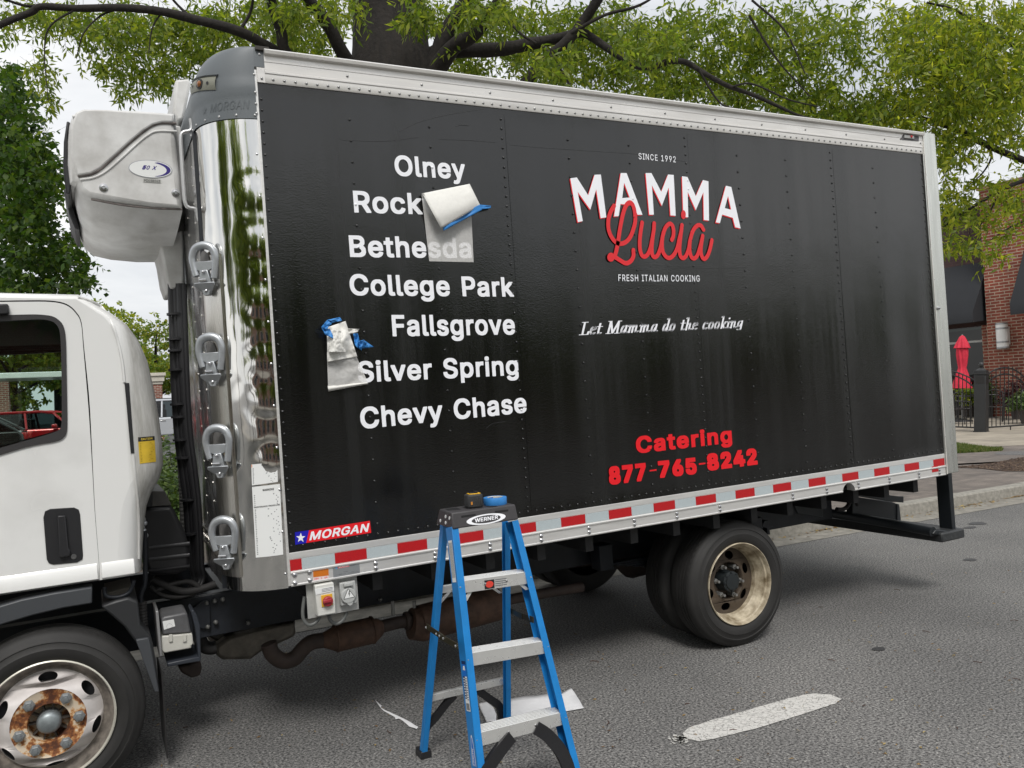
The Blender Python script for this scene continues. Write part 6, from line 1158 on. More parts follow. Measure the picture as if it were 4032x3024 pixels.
slab([k2(430, 232), k2(1138, 330), k2(1196, 330), k2(1196, 408), k2(1060, 398), k2(440, 300)], .55, .03, 'liftgate_rail', bmp, truck, bevel=.003)
slab([k2(560, 330), k2(1050, 395), k2(1120, 425), k2(1120, 640), k2(560, 545)], .65, .06, 'liftgate_box', bmp, truck, bevel=.006)
slab([k2(1118, 422), k2(1142, 430), k2(1162, 628), k2(1118, 640)], .64, .02, 'liftgate_edge', mat('bumper_side', (.03, .034, .038), .45), truck, bevel=.002)
MB().tube(crom([K(u, v, .60) for u, v in ((545, 300), (530, 380), (490, 460), (430, 492), (360, 490))], 5), .016, 8).build('hose', dark_rubber, truck, smooth=60)
MB().tube(crom([K(u, v, .60) for u, v in ((560, 320), (590, 380), (620, 440))], 5), .014, 8).build('hose', dark_rubber, truck, smooth=60)
slab([k2(1205, 130), k2(1305, 120), k2(1308, 165), k2(1206, 163)], 1.6, .05, 'drop_bracket', bmp, truck)
slab([k2(-200, 360), k2(205, 318), k2(190, 590), k2(-120, 545)], .75, .03, 'frame_end', mat('bumper_side', (.03, .034, .038), .45), truck)
slab([(3010, 2050), (3024, 2048), (3030, 2068), (3042, 2070), (3042, 2074), (3030, 2080), (3034, 2105), (3022, 2105), (3020, 2080), (3000, 2075)], .62, .06, 'spring_shackle', dark_steel, truck)

# ================================================================ STEPLADDER
lad = empty('stepladder', (.68, -.55, 0), label='blue fibreglass stepladder with black cap standing before the black truck', cat='stepladder')
LO = np.array([.68, -.55, 0])
r2_ = lambda u, v: (1344 + u * .6076, 2016 + v * .6076)
cF = np.array([0, -.92, 0]); nF = np.array([0, 1.1, -(.92 - .687)]); nF /= np.linalg.norm(nF)
cR = np.array([0, -.21, 0]); nR = np.array([0, 1.1, (.49 - .21)]); nR /= np.linalg.norm(nR)
PF = lambda u, v: PL(*r2_(u, v), cF, nF) - LO
PR = lambda u, v: PL(*r2_(u, v), cR, nR) - LO
def ext0(a, b, z):          # carry the line a->b on to height z
    t = (z - a[2]) / (b[2] - a[2]); return a + (b - a) * t
def channel(A, B_, side, back, fl, web, th=.004):
    """C-section rail from A to B_: outer front corner line; side = +1 opens to +x"""
    ax = (B_ - A) / np.linalg.norm(B_ - A); sx = np.array([side, 0, 0.0]); sx -= ax * (sx @ ax); sx /= np.linalg.norm(sx); yb = np.cross(ax, sx); yb *= np.sign(yb[1] * back)
    sec = [(0, 0), (fl, 0), (fl, th), (th, th), (th, web - th), (fl, web - th), (fl, web), (0, web)]
    return MB().prism([A + sx * a + yb * b for a, b in sec], B_ - A)
capz = PF(715, 108)[2]
A1, B1 = PF(715, 95), ext0(PF(715, 108), PF(885, 1655), .012); A2, B2 = PF(1147, 50), ext0(PF(1150, 62), PF(1548, 1655), .012)
rail_l = channel(A1, B1, 1, 1, .030, .068).build('rail', ladder_blue, lad, bevel=.0015)
rail_r = channel(A2, B2, -1, 1, .030, .068).build('rail', ladder_blue, lad, bevel=.0015)
A3, B3 = PR(640, 80), ext0(PR(645, 95), PR(507, 1540), .015); A4, B4 = PR(1073, 55), ext0(PR(1075, 65), PR(1080, 1340), .015)
rail3 = channel(A3, B3, 1, -1, .026, .034).build('rail', ladder_blue, lad, bevel=.0015)
rail4 = channel(A4, B4, -1, -1, .026, .034).build('rail', ladder_blue, lad, bevel=.0015)
step_m = mat('step_aluminium', (.78, .78, .76), .32, metal=.6, var=.06, vscale=20, rvar=.08)
for k, (l_, r_, drop) in enumerate((((795, 447), (1205, 390), .048), ((850, 915), (1314, 838), .050), ((910, 1430), (1427, 1300), .050))):
    Lp_, Rp_ = PF(*l_), PF(*r_); ux = (Rp_ - Lp_); Lp_ = Lp_ + ux * -.02; ux = ux * 1.03; st_ = MB(); dep = .078
    prof = [(0, 0), (0, -drop), (.006, -drop), (.006, -.006), (dep - .006, -.006), (dep - .006, -drop), (dep, -drop), (dep, 0)]
    for j in range(5, -1, -1): y_ = .006 + j * .0125; prof += [(y_ + .006, 0), (y_ + .005, .0022), (y_ + .001, .0022), (y_, 0)]
    st_.prism([Lp_ + (0, a, b) for a, b in prof], ux)
    so_ = st_.build('step', step_m, lad, smooth=20)
    rv_ = MB()
    for a in (.33, .66) if k != 1 else (): rv_.dome(Lp_ + ux * a + (0, 0, -drop * .5), .006, (0, -1, 0), .003, 8)
    for e_ in (-.045, 1.035): rv_.dome(Lp_ + ux * e_ + (0, -.0005, -drop * .5), .007, (0, -1, 0), .005, 8)
    rv_.build('step_rivet', bolt_m, so_)
    if k == 0:
        lb_ = MB(); f_ = lambda a, b, y=-.0006: Lp_ + ux * a + (0, y, -drop * b)
        lb_.quad([f_(.32, .95), f_(.47, .95), f_(.47, .2), f_(.32, .2)], 0); lb_.quad([f_(.395 + .06 * math.cos(a), .57 + .28 * math.sin(a), -.001) for a in np.linspace(0, 2 * math.pi, 20, endpoint=False)][::-1], 1)
        for j in range(4): lb_.quad([f_(.48, .3 + .17 * j), f_(.66, .3 + .17 * j), f_(.66, .24 + .17 * j), f_(.48, .24 + .17 * j)], 2)
        lb_.build('label', [print_black, mat('danger_red', (.70, .06, .04), .45), print_grey], so_, smooth=0)
        for (a, b) in (((862, 500), (815, 585)), ((1145, 445), (1222, 510))):
            p, q = PF(*a) + (0, .02, 0), PF(*b) + (0, .02, 0); MB().prism([p + (-.010, 0, 0), p + (.010, 0, 0), q + (.010, 0, 0), q + (-.010, 0, 0)], (0, .003, 0)).build('gusset', step_m, lad, bevel=.0008)
for (l_, r_) in (((630, 508), (1030, 440)), ((560, 1212), (1056, 1095))):
    a, b = PR(*l_), PR(*r_); MB().prism([a + (0, 0, -.016), a + (0, .022, -.016), a + (0, .022, .014), a + (0, 0, .014)], b - a).build('rear_bar', step_m, lad, bevel=.001)
for (a, b) in (((705, 510), (632, 595)), ((965, 480), (1030, 525))):
    p, q = PR(*a), PR(*b); MB().prism([p + (-.009, -.004, 0), p + (.009, -.004, 0), q + (.009, -.004, 0), q + (-.009, -.004, 0)], (0, .003, 0)).build('gusset', step_m, lad)
spr = mat('spreader_steel', (.11, .10, .06), .4, metal=.8)
for (a, b, sx) in ((PR(572, 738), PF(783, 868), -1), (PR(1082, 642), PF(1222, 705), 1)):
    sp_ = MB(); m_ = a * .5 + b * .5 + (0, 0, -.004); up = np.array([0, 0, .013]); off = np.array([sx * .012, 0, 0])
    for p, q, o_ in ((a, m_ + (b - a) * .06, 0), (m_ - (b - a) * .06, b, .004)):
        sp_.prism([p + off + up, p + off - up, q + off - up, q + off + up], (sx * .003 + .0, 0, 0))
        for i in range(len(sp_.v) - 8, len(sp_.v)): sp_.v[i] = (sp_.v[i][0] + sx * o_, sp_.v[i][1], sp_.v[i][2])
    so_ = sp_.build('spreader', spr, lad, bevel=.001)
    rv_ = MB()
    for t in (.04, .38, .48, .6, .96): rv_.dome(a + (b - a) * t + off + (sx * .008 if sx > 0 else -.010, 0, 0), .006, (sx if sx < 0 else -1, -.6, 0), .004, 8)
    rv_.build('spreader_rivet', bolt_m, so_)
# black corner braces and feet
def brace(pts, w, P_, name='brace'):
    b_ = MB(); Q = crom([P_(*p) for p in pts], 6); n = len(Q); Lf = []
    for i in range(n):
        t = Q[min(i + 1, n - 1)] - Q[max(0, i - 1)]; t /= np.linalg.norm(t); nn = np.array([-t[2], 0, t[0]]); Lf.append((Q[i] + nn * w[0] if np.isscalar(w[0]) else 0, Q[i] - nn * w[1]))
    for i in range(n - 1): b_.prism([Lf[i][0], Lf[i][1], Lf[i + 1][1], Lf[i + 1][0]], (0, .022, 0), cap=True)
    return b_.build(name, black_plastic, lad, smooth=40)
brace([(738, 1190), (690, 1240), (620, 1330), (560, 1400), (540, 1500)], (.016, .016), PR)
brace([(890, 1160), (960, 1210), (1030, 1265), (1050, 1360), (1058, 1450)], (.018, .018), PR)
brace([(1110, 1455), (1050, 1530), (985, 1620), (930, 1700), (905, 1800)], (.026, .026), PF)
brace([(1265, 1400), (1340, 1450), (1420, 1540), (1470, 1640), (1500, 1760)], (.026, .026), PF)
for c, s_ in ((B3, 1), (B4, -1), (B1, 1), (B2, -1)):
    MB().box((c[0] - .006 + (0 if s_ > 0 else -.04), c[1] - .01 + (-.03 if c[1] > .2 else 0), 0.0), (c[0] + .006 + (.04 if s_ > 0 else 0), c[1] + .055 + (-.02 if c[1] > .2 else .02), .035)).build('foot', black_plastic, lad, bevel=.004)
# cap
cq_ = lambda u, v: (1690 + u * .1808, 1900 + v * .1808)
CF = lambda u, v: PL(*cq_(u, v), cF + (0, -.006, 0), nF) - LO
f0, f1, f2_, f3 = CF(482, 660), CF(1876, 470), CF(1950, 808), CF(512, 1022)
dt = np.array([0, .150, .0]); db = np.array([0, .190, 0])
b0, b1, b2, b3 = f0 + dt + (.008, 0, 0), f1 + dt + (-.008, 0, 0), f2_ + db + (-.004, 0, 0), f3 + db + (.004, 0, 0)
capm = mat('cap_plastic', (.050, .047, .050), .5, var=.15, vscale=20, bump=.05, bscale=300)
tc_ = MB().add([f0, f1, f2_, f3, b0, b1, b2, b3], [(0, 3, 2, 1), (4, 5, 6, 7), (0, 1, 5, 4), (3, 7, 6, 2), (0, 4, 7, 3), (1, 2, 6, 5)]).build('top_cap', capm, lad, bevel=.006, seg=3, recalc=True)
dk = mat('slot_black', (.006, .006, .007), .8)
def on_front(a, b, off=-.0012): return (f0 * (1 - a) + f1 * a) * (1 - b) + (f3 * (1 - a) + f2_ * a) * b + np.array([0, off, 0])
def cfq(u, v, off=-.0012): return CF(u, v) + np.array([0, off, 0])
sl_ = MB()
for x0, x1, y0, y1 in ((700, 1005, 742, 702), (1430, 1718, 640, 604)):
    sl_.quad([cfq(x0, y0 - 22), cfq(x0 - 4, y0), cfq(x0, y0 + 22), cfq(x1, y1 + 20), cfq(x1 + 5, y1), cfq(x1, y1 - 20)])
sl_.build('slot', dk, tc_, smooth=0)
ov = MB(); ell2 = lambda k, off: [cfq(1236 + 425 * k * math.cos(a) + 6 * math.sin(a), 795 + (110 if k == 1 else 82) * math.sin(a) - 62 * k * math.cos(a), off) for a in np.linspace(0, 2 * math.pi, 40, endpoint=False)]
ov.quad(ell2(1, -.0014), 0); ov.quad(ell2(.74, -.0020), 1); text_on(ov, 'WERNER', cfq(1003, 868, -.0026), cfq(1500, 788, -.0026), cfq(985, 785, -.0026), .030, mi=0, shear=.12)
ov.build('oval_logo', [lens_white, capm], tc_, smooth=0)
tp_ = lambda a, b, off=.0012: (f0 * (1 - a) + f1 * a) * (1 - b) + (b0 * (1 - a) + b1 * a) * b + np.array([0, 0, off])
tr_ = MB(); tr_.quad([tp_(.04, .45), tp_(.22, .35), tp_(.24, .8), tp_(.06, .85)]); tr_.quad([tp_(.30, .25), tp_(.42, .2), tp_(.45, .75), tp_(.32, .8)]); tr_.quad([tp_(.60, .03), tp_(.72, .02), tp_(.72, .3), tp_(.60, .3)])
tr_.build('tool_recess', dk, tc_, smooth=0)
rv_ = MB(); lf = lambda a, b: (f0 * (1 - b) + f3 * b) * (1 - a) + (b0 * (1 - b) + b3 * b) * a
for a, b in ((.14, .36), (.42, .34), (.40, .72), (.75, .70)): rv_.lathe([(.0075, .0015), (.007, .003), (.0001, .0032)], lf(a, b), (-1, 0, .1), 12)
rv_.build('cap_rivet', mat('rivet_dull', (.6, .6, .6), .5), tc_)
# rail stickers
wl = lambda u, v, d_: (PF(u, v) + (0, 0, 0))
ax_ = (B1 - A1) / np.linalg.norm(B1 - A1); yb_ = np.cross(ax_, [1, 0, 0]); yb_ *= np.sign(yb_[1]) / np.linalg.norm(yb_); LN = np.linalg.norm(B1 - A1)
def web(t, d_, off=.0012): return A1 + ax_ * (t * LN) + yb_ * d_ + np.array([-off, 0, 0])
def tz(v): return np.interp(v, [108, 1655], [np.linalg.norm(PF(715, 108) - A1), np.linalg.norm(PF(885, 1655) - A1)]) / LN
wb = MB(); wb.quad([web(tz(185), .012), web(tz(470), .012), web(tz(470), .052), web(tz(185), .052)], 0)
for k in range(7): wb.quad([web(tz(200), .016 + .005 * k, .0016), web(tz(440), .016 + .005 * k, .0016), web(tz(440), .018 + .005 * k, .0016), web(tz(200), .018 + .005 * k, .0016)], 1)
wb.quad([web(tz(990), .010), web(tz(1012), .010), web(tz(1012), .050), web(tz(990), .050)], 2); wb.quad([web(tz(1012), .010), web(tz(1090), .010), web(tz(1090), .050), web(tz(1012), .050)], 3)
wb.quad([web(tz(1022), .022, .0016), web(tz(1050), .018, .0016), web(tz(1050), .042, .0016), web(tz(1022), .036, .0016)], 0)
wb.quad([web(tz(1090), .030), web(tz(1235), .030), web(tz(1235), .050), web(tz(1090), .050)], 2); wb.quad([web(tz(1090), .010), web(tz(1312), .010), web(tz(1312), .030), web(tz(1090), .030)], 0); wb.quad([web(tz(1235), .030), web(tz(1312), .030), web(tz(1312), .050), web(tz(1235), .050)], 0)
for k in range(9): wb.quad([web(tz(1262), .016 + .0034 * k, .0016), web(tz(1305), .016 + .0034 * k, .0016), web(tz(1305), .0178 + .0034 * k, .0016), web(tz(1262), .0178 + .0034 * k, .0016)], 4)
for k in range(8): wb.quad([web(tz(1100 + 17 * k), .034, .0016), web(tz(1108 + 17 * k), .034, .0016), web(tz(1108 + 17 * k), .047, .0016), web(tz(1100 + 17 * k), .047, .0016)], 0)
for k in range(10): wb.quad([web(tz(1100 + 15 * k), .013, .0016), web(tz(1106 + 15 * k), .013, .0016), web(tz(1106 + 15 * k), .027, .0016), web(tz(1100 + 15 * k), .027, .0016)], 1)
ovl = [web(tz(1640 + 180 * math.cos(a)), .030 + .017 * math.sin(a)) for a in np.linspace(0, 2 * math.pi, 30, endpoint=False)]; wb.quad(ovl, 0)
wb.quad([web(tz(1640 + 165 * math.cos(a)), .030 + .0125 * math.sin(a), .0016) for a in np.linspace(0, 2 * math.pi, 30, endpoint=False)], 3)
text_on(wb, 'WERNER', web(tz(1545), .026, .002), web(tz(1740), .026, .002), web(tz(1545), .040, .002)[0:3] * 0 + web(tz(1545), .037, .002), .03, mi=0)
wb.build('rail_sticker', [label_white, print_grey, mat('sticker_navy', (.01, .03, .12), .4), mat('sticker_blue', (.01, .16, .60), .4), print_black], rail_l, smooth=0)

# things on the ladder's cap
tcz = lambda a, b: tp_(a, b, 0) + LO
ctr = tcz(.80, .46)
tpe = empty('tape_roll', tuple(ctr), label="roll of blue painter's tape lying on the ladder cap", cat='tape roll')
zr_ = .031; tt = MB().lathe([(.034, .001), (.049, .0), (.050, .002), (.050, zr_ - .002), (.049, zr_), (.0335, zr_)], (0, 0, 0), (0, 0, 1), 40).build('tape_winding', blue_tape, tpe, smooth=40)
MB().lathe([(.0333, zr_ + .0006), (.0325, zr_ + .0006), (.0305, zr_ - .001), (.0305, .0), (.0335, .0)], (0, 0, 0), (0, 0, 1), 40).build('cardboard_core', mat('core_card', (.55, .53, .48), .8), tpe, smooth=40)
MB().lathe([(.0304, .028), (.0303, .003)], (0, 0, 0), (0, 0, 1), 40, a0=1.4, a1=4.4).build('core_print', mat('core_blue', (.03, .16, .55), .5), tpe, smooth=40)
p0 = tcz(.44, .42)
tm = empty('tape_measure', tuple(p0), (0, 0, R(-8)), label='black and yellow tape measure resting on the ladder cap', cat='tape measure')
hexp = [(-.036, .014), (-.036, .040), (-.026, .052), (.024, .052), (.036, .042), (.038, .010), (.032, .001), (-.030, .001)]
bod = [(-.032, -.024), (-.010, -.030), (.026, -.030), (.036, -.020), (.036, .022), (.026, .030), (-.026, .030), (-.036, .020)]
MB().prism([(x, y, .001) for x, y in bod], (0, 0, .056)).build('case', mat('rubber_case', (.030, .031, .032), .65, bump=.2, bscale=120), tm, bevel=.007, seg=3)
MB().prism([(x * .74 + .002, y * .72, .0568) for x, y in bod], (0, 0, .0035)).build('yellow_face', mat('tool_yellow', (.75, .42, .02), .4), tm, bevel=.001)
ckk = MB().box((-.018, -.010, .060), (.014, .004, .064)); ckk.box((.004, -.014, .060), (.016, .010, .068)); ckk.build('belt_clip', dk, tm, bevel=.0015)
gv = MB()
for k in range(4): gv.box((-.002 + .008 * k, -.0318, .012), (.002 + .008 * k, -.0298, .042))
gv.build('grip_ridge', mat('rubber_case', (.03, .03, .03), .6), tm, bevel=.0008)
MB().box((-.020, -.0318, .016), (-.014, -.0270, .028)).build('side_mark', mat('tool_orange', (.65, .25, .03), .5), tm)

# ================================================================ TRANSFER PAPER ON THE TRUCK
def tw(p): return BM @ np.array(p)          # truck frame -> world
def paper_mat():
    m = bpy.data.materials.new('masking_paper'); m.use_nodes = True; t = m.node_tree; b = t.nodes['Principled BSDF']; l = t.links.new
    tcn = t.nodes.new('ShaderNodeTexCoord'); nz = N(t, 'ShaderNodeTexNoise', Scale=90.0, Detail=5.0); l(tcn.outputs['Object'], nz.inputs['Vector'])
    r = t.nodes.new('ShaderNodeValToRGB'); r.color_ramp.elements[0].color = (.80, .79, .76, 1); r.color_ramp.elements[1].color = (.92, .91, .89, 1); l(nz.outputs[0], r.inputs[0]); l(r.outputs[0], b.inputs['Base Color'])
    b.inputs['Roughness'].default_value = .8
    tr = N(t, 'ShaderNodeBsdfTransparent'); mxs = t.nodes.new('ShaderNodeMixShader'); o = t.nodes['Material Output']
    r2 = N(t, 'ShaderNodeMapRange'); r2.inputs['To Min'].default_value = .48; r2.inputs['To Max'].default_value = .62; l(nz.outputs[0], r2.inputs[0]); l(r2.outputs[0], mxs.inputs[0]); l(tr.outputs[0], mxs.inputs[1]); l(b.outputs[0], mxs.inputs[2]); l(mxs.outputs[0], o.inputs[0])
    return m
paper = paper_mat(); paper2 = mat('masking_paper_thick', (.76, .75, .71), .8, var=.06, vscale=60)
def bent(px, depth, name, m, parent, nu=14, nv=18, crumple=0.0, base=.004, org=None, seed=0):
    """sheet between four photo corners (tl,tr,br,bl) on the truck side, bowed outwards by depth(a,b)"""
    def fn(a, b):
        b = 1 - b; u = (px[0][0] * (1 - a) + px[1][0] * a) * (1 - b) + (px[3][0] * (1 - a) + px[2][0] * a) * b; v = (px[0][1] * (1 - a) + px[1][1] * a) * (1 - b) + (px[3][1] * (1 - a) + px[2][1] * a) * b
        d = base + depth(a, b) + crumple * (.5 + mnoise.noise((a * 2.2 + seed, b * 2.6 + a, 3.1)) + .45 * abs(mnoise.noise((a * 5 + b * 2 + seed, b * 5 - a * 2, 7.7))))
        d = max(base, d)
        return tw(T(u, v, -d)) - org
    o_ = MB().grid(fn, nu, nv).build(name, m, parent, smooth=50)
    if m != paper: md = o_.modifiers.new('thickness', 'SOLIDIFY'); md.thickness = .0006
    return o_
g7 = lambda u, v: (1650 + u * .21103, 700 + v * .21103)
org = tw(T(*g7(550, 700), 0))
sh = empty('masking_sheet', tuple(org), label='folded masking sheet with blue tape hanging below the word Olney', cat='paper')
bent([g7(45, 295), g7(960, 330), g7(1018, 1575), g7(190, 1557)], lambda a, b: .012 * max(0, 1 - b * 1.7), 'sheet', paper, sh, org=org, crumple=.001)
fl1 = bent([g7(60, 290), g7(945, 112), g7(1145, 520), g7(410, 945)], lambda a, b: .018 + .045 * math.sin(math.pi * min(1, b * .75)) * (1 - .25 * a), 'folded_flap', paper2, sh, org=org, crumple=.004)
bent([g7(45, 297), g7(85, 288), g7(430, 860), g7(330, 640)], lambda a, b: .014 + .018 * a, 'fold_edge', paper2, sh, nu=6, org=org)
bent([g7(440, 860), g7(1140, 495), g7(1175, 600), g7(455, 990)], lambda a, b: .040 + .006 * math.sin(9 * a), 'blue_tape', blue_tape, sh, nu=20, nv=6, crumple=.004, org=org)
bent([g7(1120, 500), g7(1345, 520), g7(1340, 570), g7(1150, 595)], lambda a, b: .035 - .028 * a, 'blue_tape', blue_tape, sh, nv=6, crumple=.006, org=org)
g6 = lambda u, v: (1240 + u * .20489, 1220 + v * .20489)
org = tw(T(*g6(500, 900), 0))
s2_ = empty('masking_sheet', tuple(org), label='crumpled masking sheet with blue tape stuck left of Silver Spring', cat='paper')
bent([g6(230, 812), g6(800, 900), g6(1020, 1400), g6(255, 1520)], lambda a, b: .002 + .016 * max(0, 1 - 2.2 * b) * math.sin(math.pi * a), 'sheet', paper, s2_, org=org, crumple=.010, seed=2, nu=22, nv=24)
bent([g6(225, 340), g6(590, 215), g6(815, 900), g6(240, 1000)], lambda a, b: .012 + .030 * math.sin(math.pi * min(1, b + .1)) * math.sin(math.pi * a), 'crumple', paper2, s2_, org=org, crumple=.020, seed=5, nu=34, nv=40)
bent([g6(300, 380), g6(500, 400), g6(600, 820), g6(260, 810)], lambda a, b: .028 + .02 * math.sin(math.pi * a), 'crumple', paper2, s2_, org=org, crumple=.018, seed=9, nu=24, nv=24)
bent([g6(630, 355), g6(855, 372), g6(800, 450), g6(650, 470)], lambda a, b: .02, 'loose_corner', paper2, s2_, org=org, crumple=.012, seed=12, nu=10, nv=8)
bent([g6(245, 1460), g6(1000, 1385), g6(1030, 1425), g6(258, 1570)], lambda a, b: .004 + .010 * math.sin(math.pi * b), 'rolled_edge', paper2, s2_, org=org, nu=12, nv=8)
bent([g6(120, 330), g6(240, 190), g6(330, 270), g6(205, 380)], lambda a, b: .02, 'blue_tape', blue_tape, s2_, org=org, crumple=.012, seed=1, nu=10, nv=10)
bent([g6(240, 190), g6(480, 140), g6(525, 205), g6(320, 250)], lambda a, b: .02, 'blue_tape', blue_tape, s2_, org=org, crumple=.012, seed=4, nu=10, nv=8)
bent([g6(120, 335), g6(290, 370), g6(385, 575), g6(195, 475)], lambda a, b: .045, 'blue_tape', blue_tape, s2_, org=org, crumple=.014, seed=6, nu=10, nv=10)
bent([g6(735, 450), g6(825, 455), g6(900, 785), g6(770, 690)], lambda a, b: .012, 'blue_tape', blue_tape, s2_, org=org, crumple=.025, seed=7, nu=12, nv=16)
bent([g6(820, 600), g6(935, 575), g6(1140, 715), g6(860, 750)], lambda a, b: .010 + .01 * a, 'blue_tape', blue_tape, s2_, org=org, crumple=.022, seed=8, nu=16, nv=8)

# ================================================================ PAPER SCRAPS ON THE ROAD
def scrap(px, label, name='paper_scrap', lift=.004, curl=0.0, seed=0):
    P = [G(*r2_(u, v), 0) for u, v in px]; c = sum(P) / len(P)
    v, f = fill2d([(p[0] - c[0], p[1] - c[1]) for p in P])
    me = bpy.data.meshes.new('s'); bm_2 = bmesh.new(); vs = [bm_2.verts.new((a, b, 0)) for a, b in v]; [bm_2.faces.new([vs[i] for i in q]) for q in f]
    bmesh.ops.subdivide_edges(bm_2, edges=bm_2.edges, cuts=4, use_grid_fill=True)
    for q in bm_2.verts:
        d_ = math.hypot(q.co.x, q.co.y); q.co.z = lift + curl * (d_ / .3) ** 2 * (.5 + .5 * mnoise.noise((q.co.x * 5 + seed, q.co.y * 5, 0))) + .006 * abs(mnoise.noise((q.co.x * 9 + seed, q.co.y * 9, 2)))
    bm_2.to_mesh(me); bm_2.free(); me.materials.append(mat('scrap_paper', (.74, .74, .75), .7, var=.05, vscale=30)); me.polygons.foreach_set('use_smooth', [True] * len(me.polygons))
    o_ = bpy.data.objects.new(name, me); COL.objects.link(o_); o_.location = c; md = o_.modifiers.new('thickness', 'SOLIDIFY'); md.thickness = .0008
    return prop(o_, label, 'paper', 'torn backing paper dropped round the ladder')
scrap([(220, 1228), (262, 1262), (255, 1275), (330, 1312), (372, 1328), (420, 1352), (500, 1402), (488, 1414), (440, 1395), (400, 1360), (372, 1345), (352, 1352), (345, 1332), (300, 1310), (262, 1285)], 'narrow torn white paper strip lying left of the ladder', curl=.004)
scrap([(1070, 1225), (1200, 1200), (1330, 1190), (1430, 1185), (1490, 1150), (1520, 1190), (1555, 1250), (1572, 1280), (1460, 1298), (1330, 1315), (1200, 1335), (1075, 1345)], 'large white paper sheet lying behind the right ladder legs', curl=.012, seed=3)
scrap([(890, 1245), (940, 1240), (985, 1270), (1005, 1320), (1003, 1358), (940, 1368), (925, 1330), (905, 1290)], 'small curved white paper piece lying between the ladder legs', curl=.004, seed=6)

# ================================================================ ROAD, KERB, SIDEWALK
def asphalt_mat():
    m = bpy.data.materials.new('asphalt'); m.use_nodes = True; t = m.node_tree; b = t.nodes['Principled BSDF']; l = t.links.new
    tcn = t.nodes.new('ShaderNodeTexCoord'); v = tcn.outputs['Object']
    big = N(t, 'ShaderNodeTexNoise', Scale=.55, Detail=5.0, Roughness=.6); l(v, big.inputs['Vector'])
    fine = N(t, 'ShaderNodeTexNoise', Scale=80.0, Detail=3.0, Roughness=.7); l(v, fine.inputs['Vector'])
    vor = N(t, 'ShaderNodeTexVoronoi', Scale=115.0); l(v, vor.inputs['Vector'])
    vr = t.nodes.new('ShaderNodeSeparateColor'); l(vor.outputs['Color'], vr.inputs[0])
    r1_ = t.nodes.new('ShaderNodeValToRGB'); r1_.color_ramp.elements[0].position = .37; r1_.color_ramp.elements[0].color = (.026, .026, .027, 1); r1_.color_ramp.elements[1].position = .64; r1_.color_ramp.elements[1].color = (.30, .295, .287, 1); l(fine.outputs[0], r1_.inputs[0])
    spk = t.nodes.new('ShaderNodeValToRGB'); spk.color_ramp.elements[0].position = .91; spk.color_ramp.elements[0].color = (0, 0, 0, 1); spk.color_ramp.elements[1].position = .97; spk.color_ramp.elements[1].color = (.22, .215, .20, 1); l(vr.outputs[0], spk.inputs[0])
    dist = N(t, 'ShaderNodeMath', _operation='LESS_THAN'); dist.inputs[1].default_value = .45; l(vor.outputs['Distance'], dist.inputs[0])
    ad = N(t, 'ShaderNodeMix', _data_type='RGBA', _blend_type='ADD'); l(dist.outputs[0], ad.inputs[0]); l(r1_.outputs[0], ad.inputs[6]); l(spk.outputs[0], ad.inputs[7])
    r2_2 = t.nodes.new('ShaderNodeValToRGB'); r2_2.color_ramp.elements[0].position = .3; r2_2.color_ramp.elements[0].color = (.66, .66, .66, 1); r2_2.color_ramp.elements[1].position = .7; r2_2.color_ramp.elements[1].color = (1.08, 1.07, 1.05, 1); l(big.outputs[0], r2_2.inputs[0])
    mu = N(t, 'ShaderNodeMix', _data_type='RGBA', _blend_type='MULTIPLY'); mu.inputs[0].default_value = 1; l(ad.outputs[2], mu.inputs[6]); l(r2_2.outputs[0], mu.inputs[7]); l(mu.outputs[2], b.inputs['Base Color'])
    bp = N(t, 'ShaderNodeBump', Strength=.55, Distance=.008); l(fine.outputs[0], bp.inputs['Height']); l(bp.outputs[0], b.inputs['Normal'])
    b.inputs['Roughness'].default_value = .88; return m
prop(MB().quad([(-400, -400, 0), (400, -400, 0), (400, 400, 0), (-400, 400, 0)]).build('road', asphalt_mat(), smooth=0), kind='structure')
conc = mat('kerb_concrete', (.30, .285, .25), .85, var=.35, vscale=18, bump=.4, bscale=60)
gut = mat('gutter_concrete', (.25, .235, .205), .9, var=.35, vscale=9, bump=.3, bscale=70)
YK = 2.54
KP = [(-60, YK), (9.2, YK), (10.2, YK + .04), (11.2, YK + .28), (12.4, YK + .62), (14.0, YK + .95), (18.0, YK + 1.3), (60, YK + 1.5)]
def offs(P, d):
    res = []
    for i in range(len(P)):
        a = np.array(P[max(i - 1, 0)], float); b = np.array(P[min(i + 1, len(P) - 1)], float); t = (b - a) / np.linalg.norm(b - a); res.append(np.array(P[i]) + np.array([-t[1], t[0]]) * d)
    return res
KPs = [tuple(p[:2]) for p in crom([(a, b, 0) for a, b in KP[1:]], 4)]; KPs = [KP[0]] + KPs
def band(d0, z0, d1, z1, mb):
    A_, B_ = offs(KPs, d0), offs(KPs, d1)
    for i in range(len(KPs) - 1): mb.quad([(*A_[i], z0), (*A_[i + 1], z0), (*B_[i + 1], z1), (*B_[i], z1)])
gm = MB(); band(-.34, .004, -.001, .006, gm); prop(gm.build('gutter', gut, smooth=0), kind='structure')
km = MB(); band(0, .0, .012, .118, km); band(.012, .118, .03, .132, km); band(.03, .132, .17, .134, km); band(.17, .134, .171, .10, km)
kerb = prop(km.build('kerb', conc, smooth=50), kind='structure')
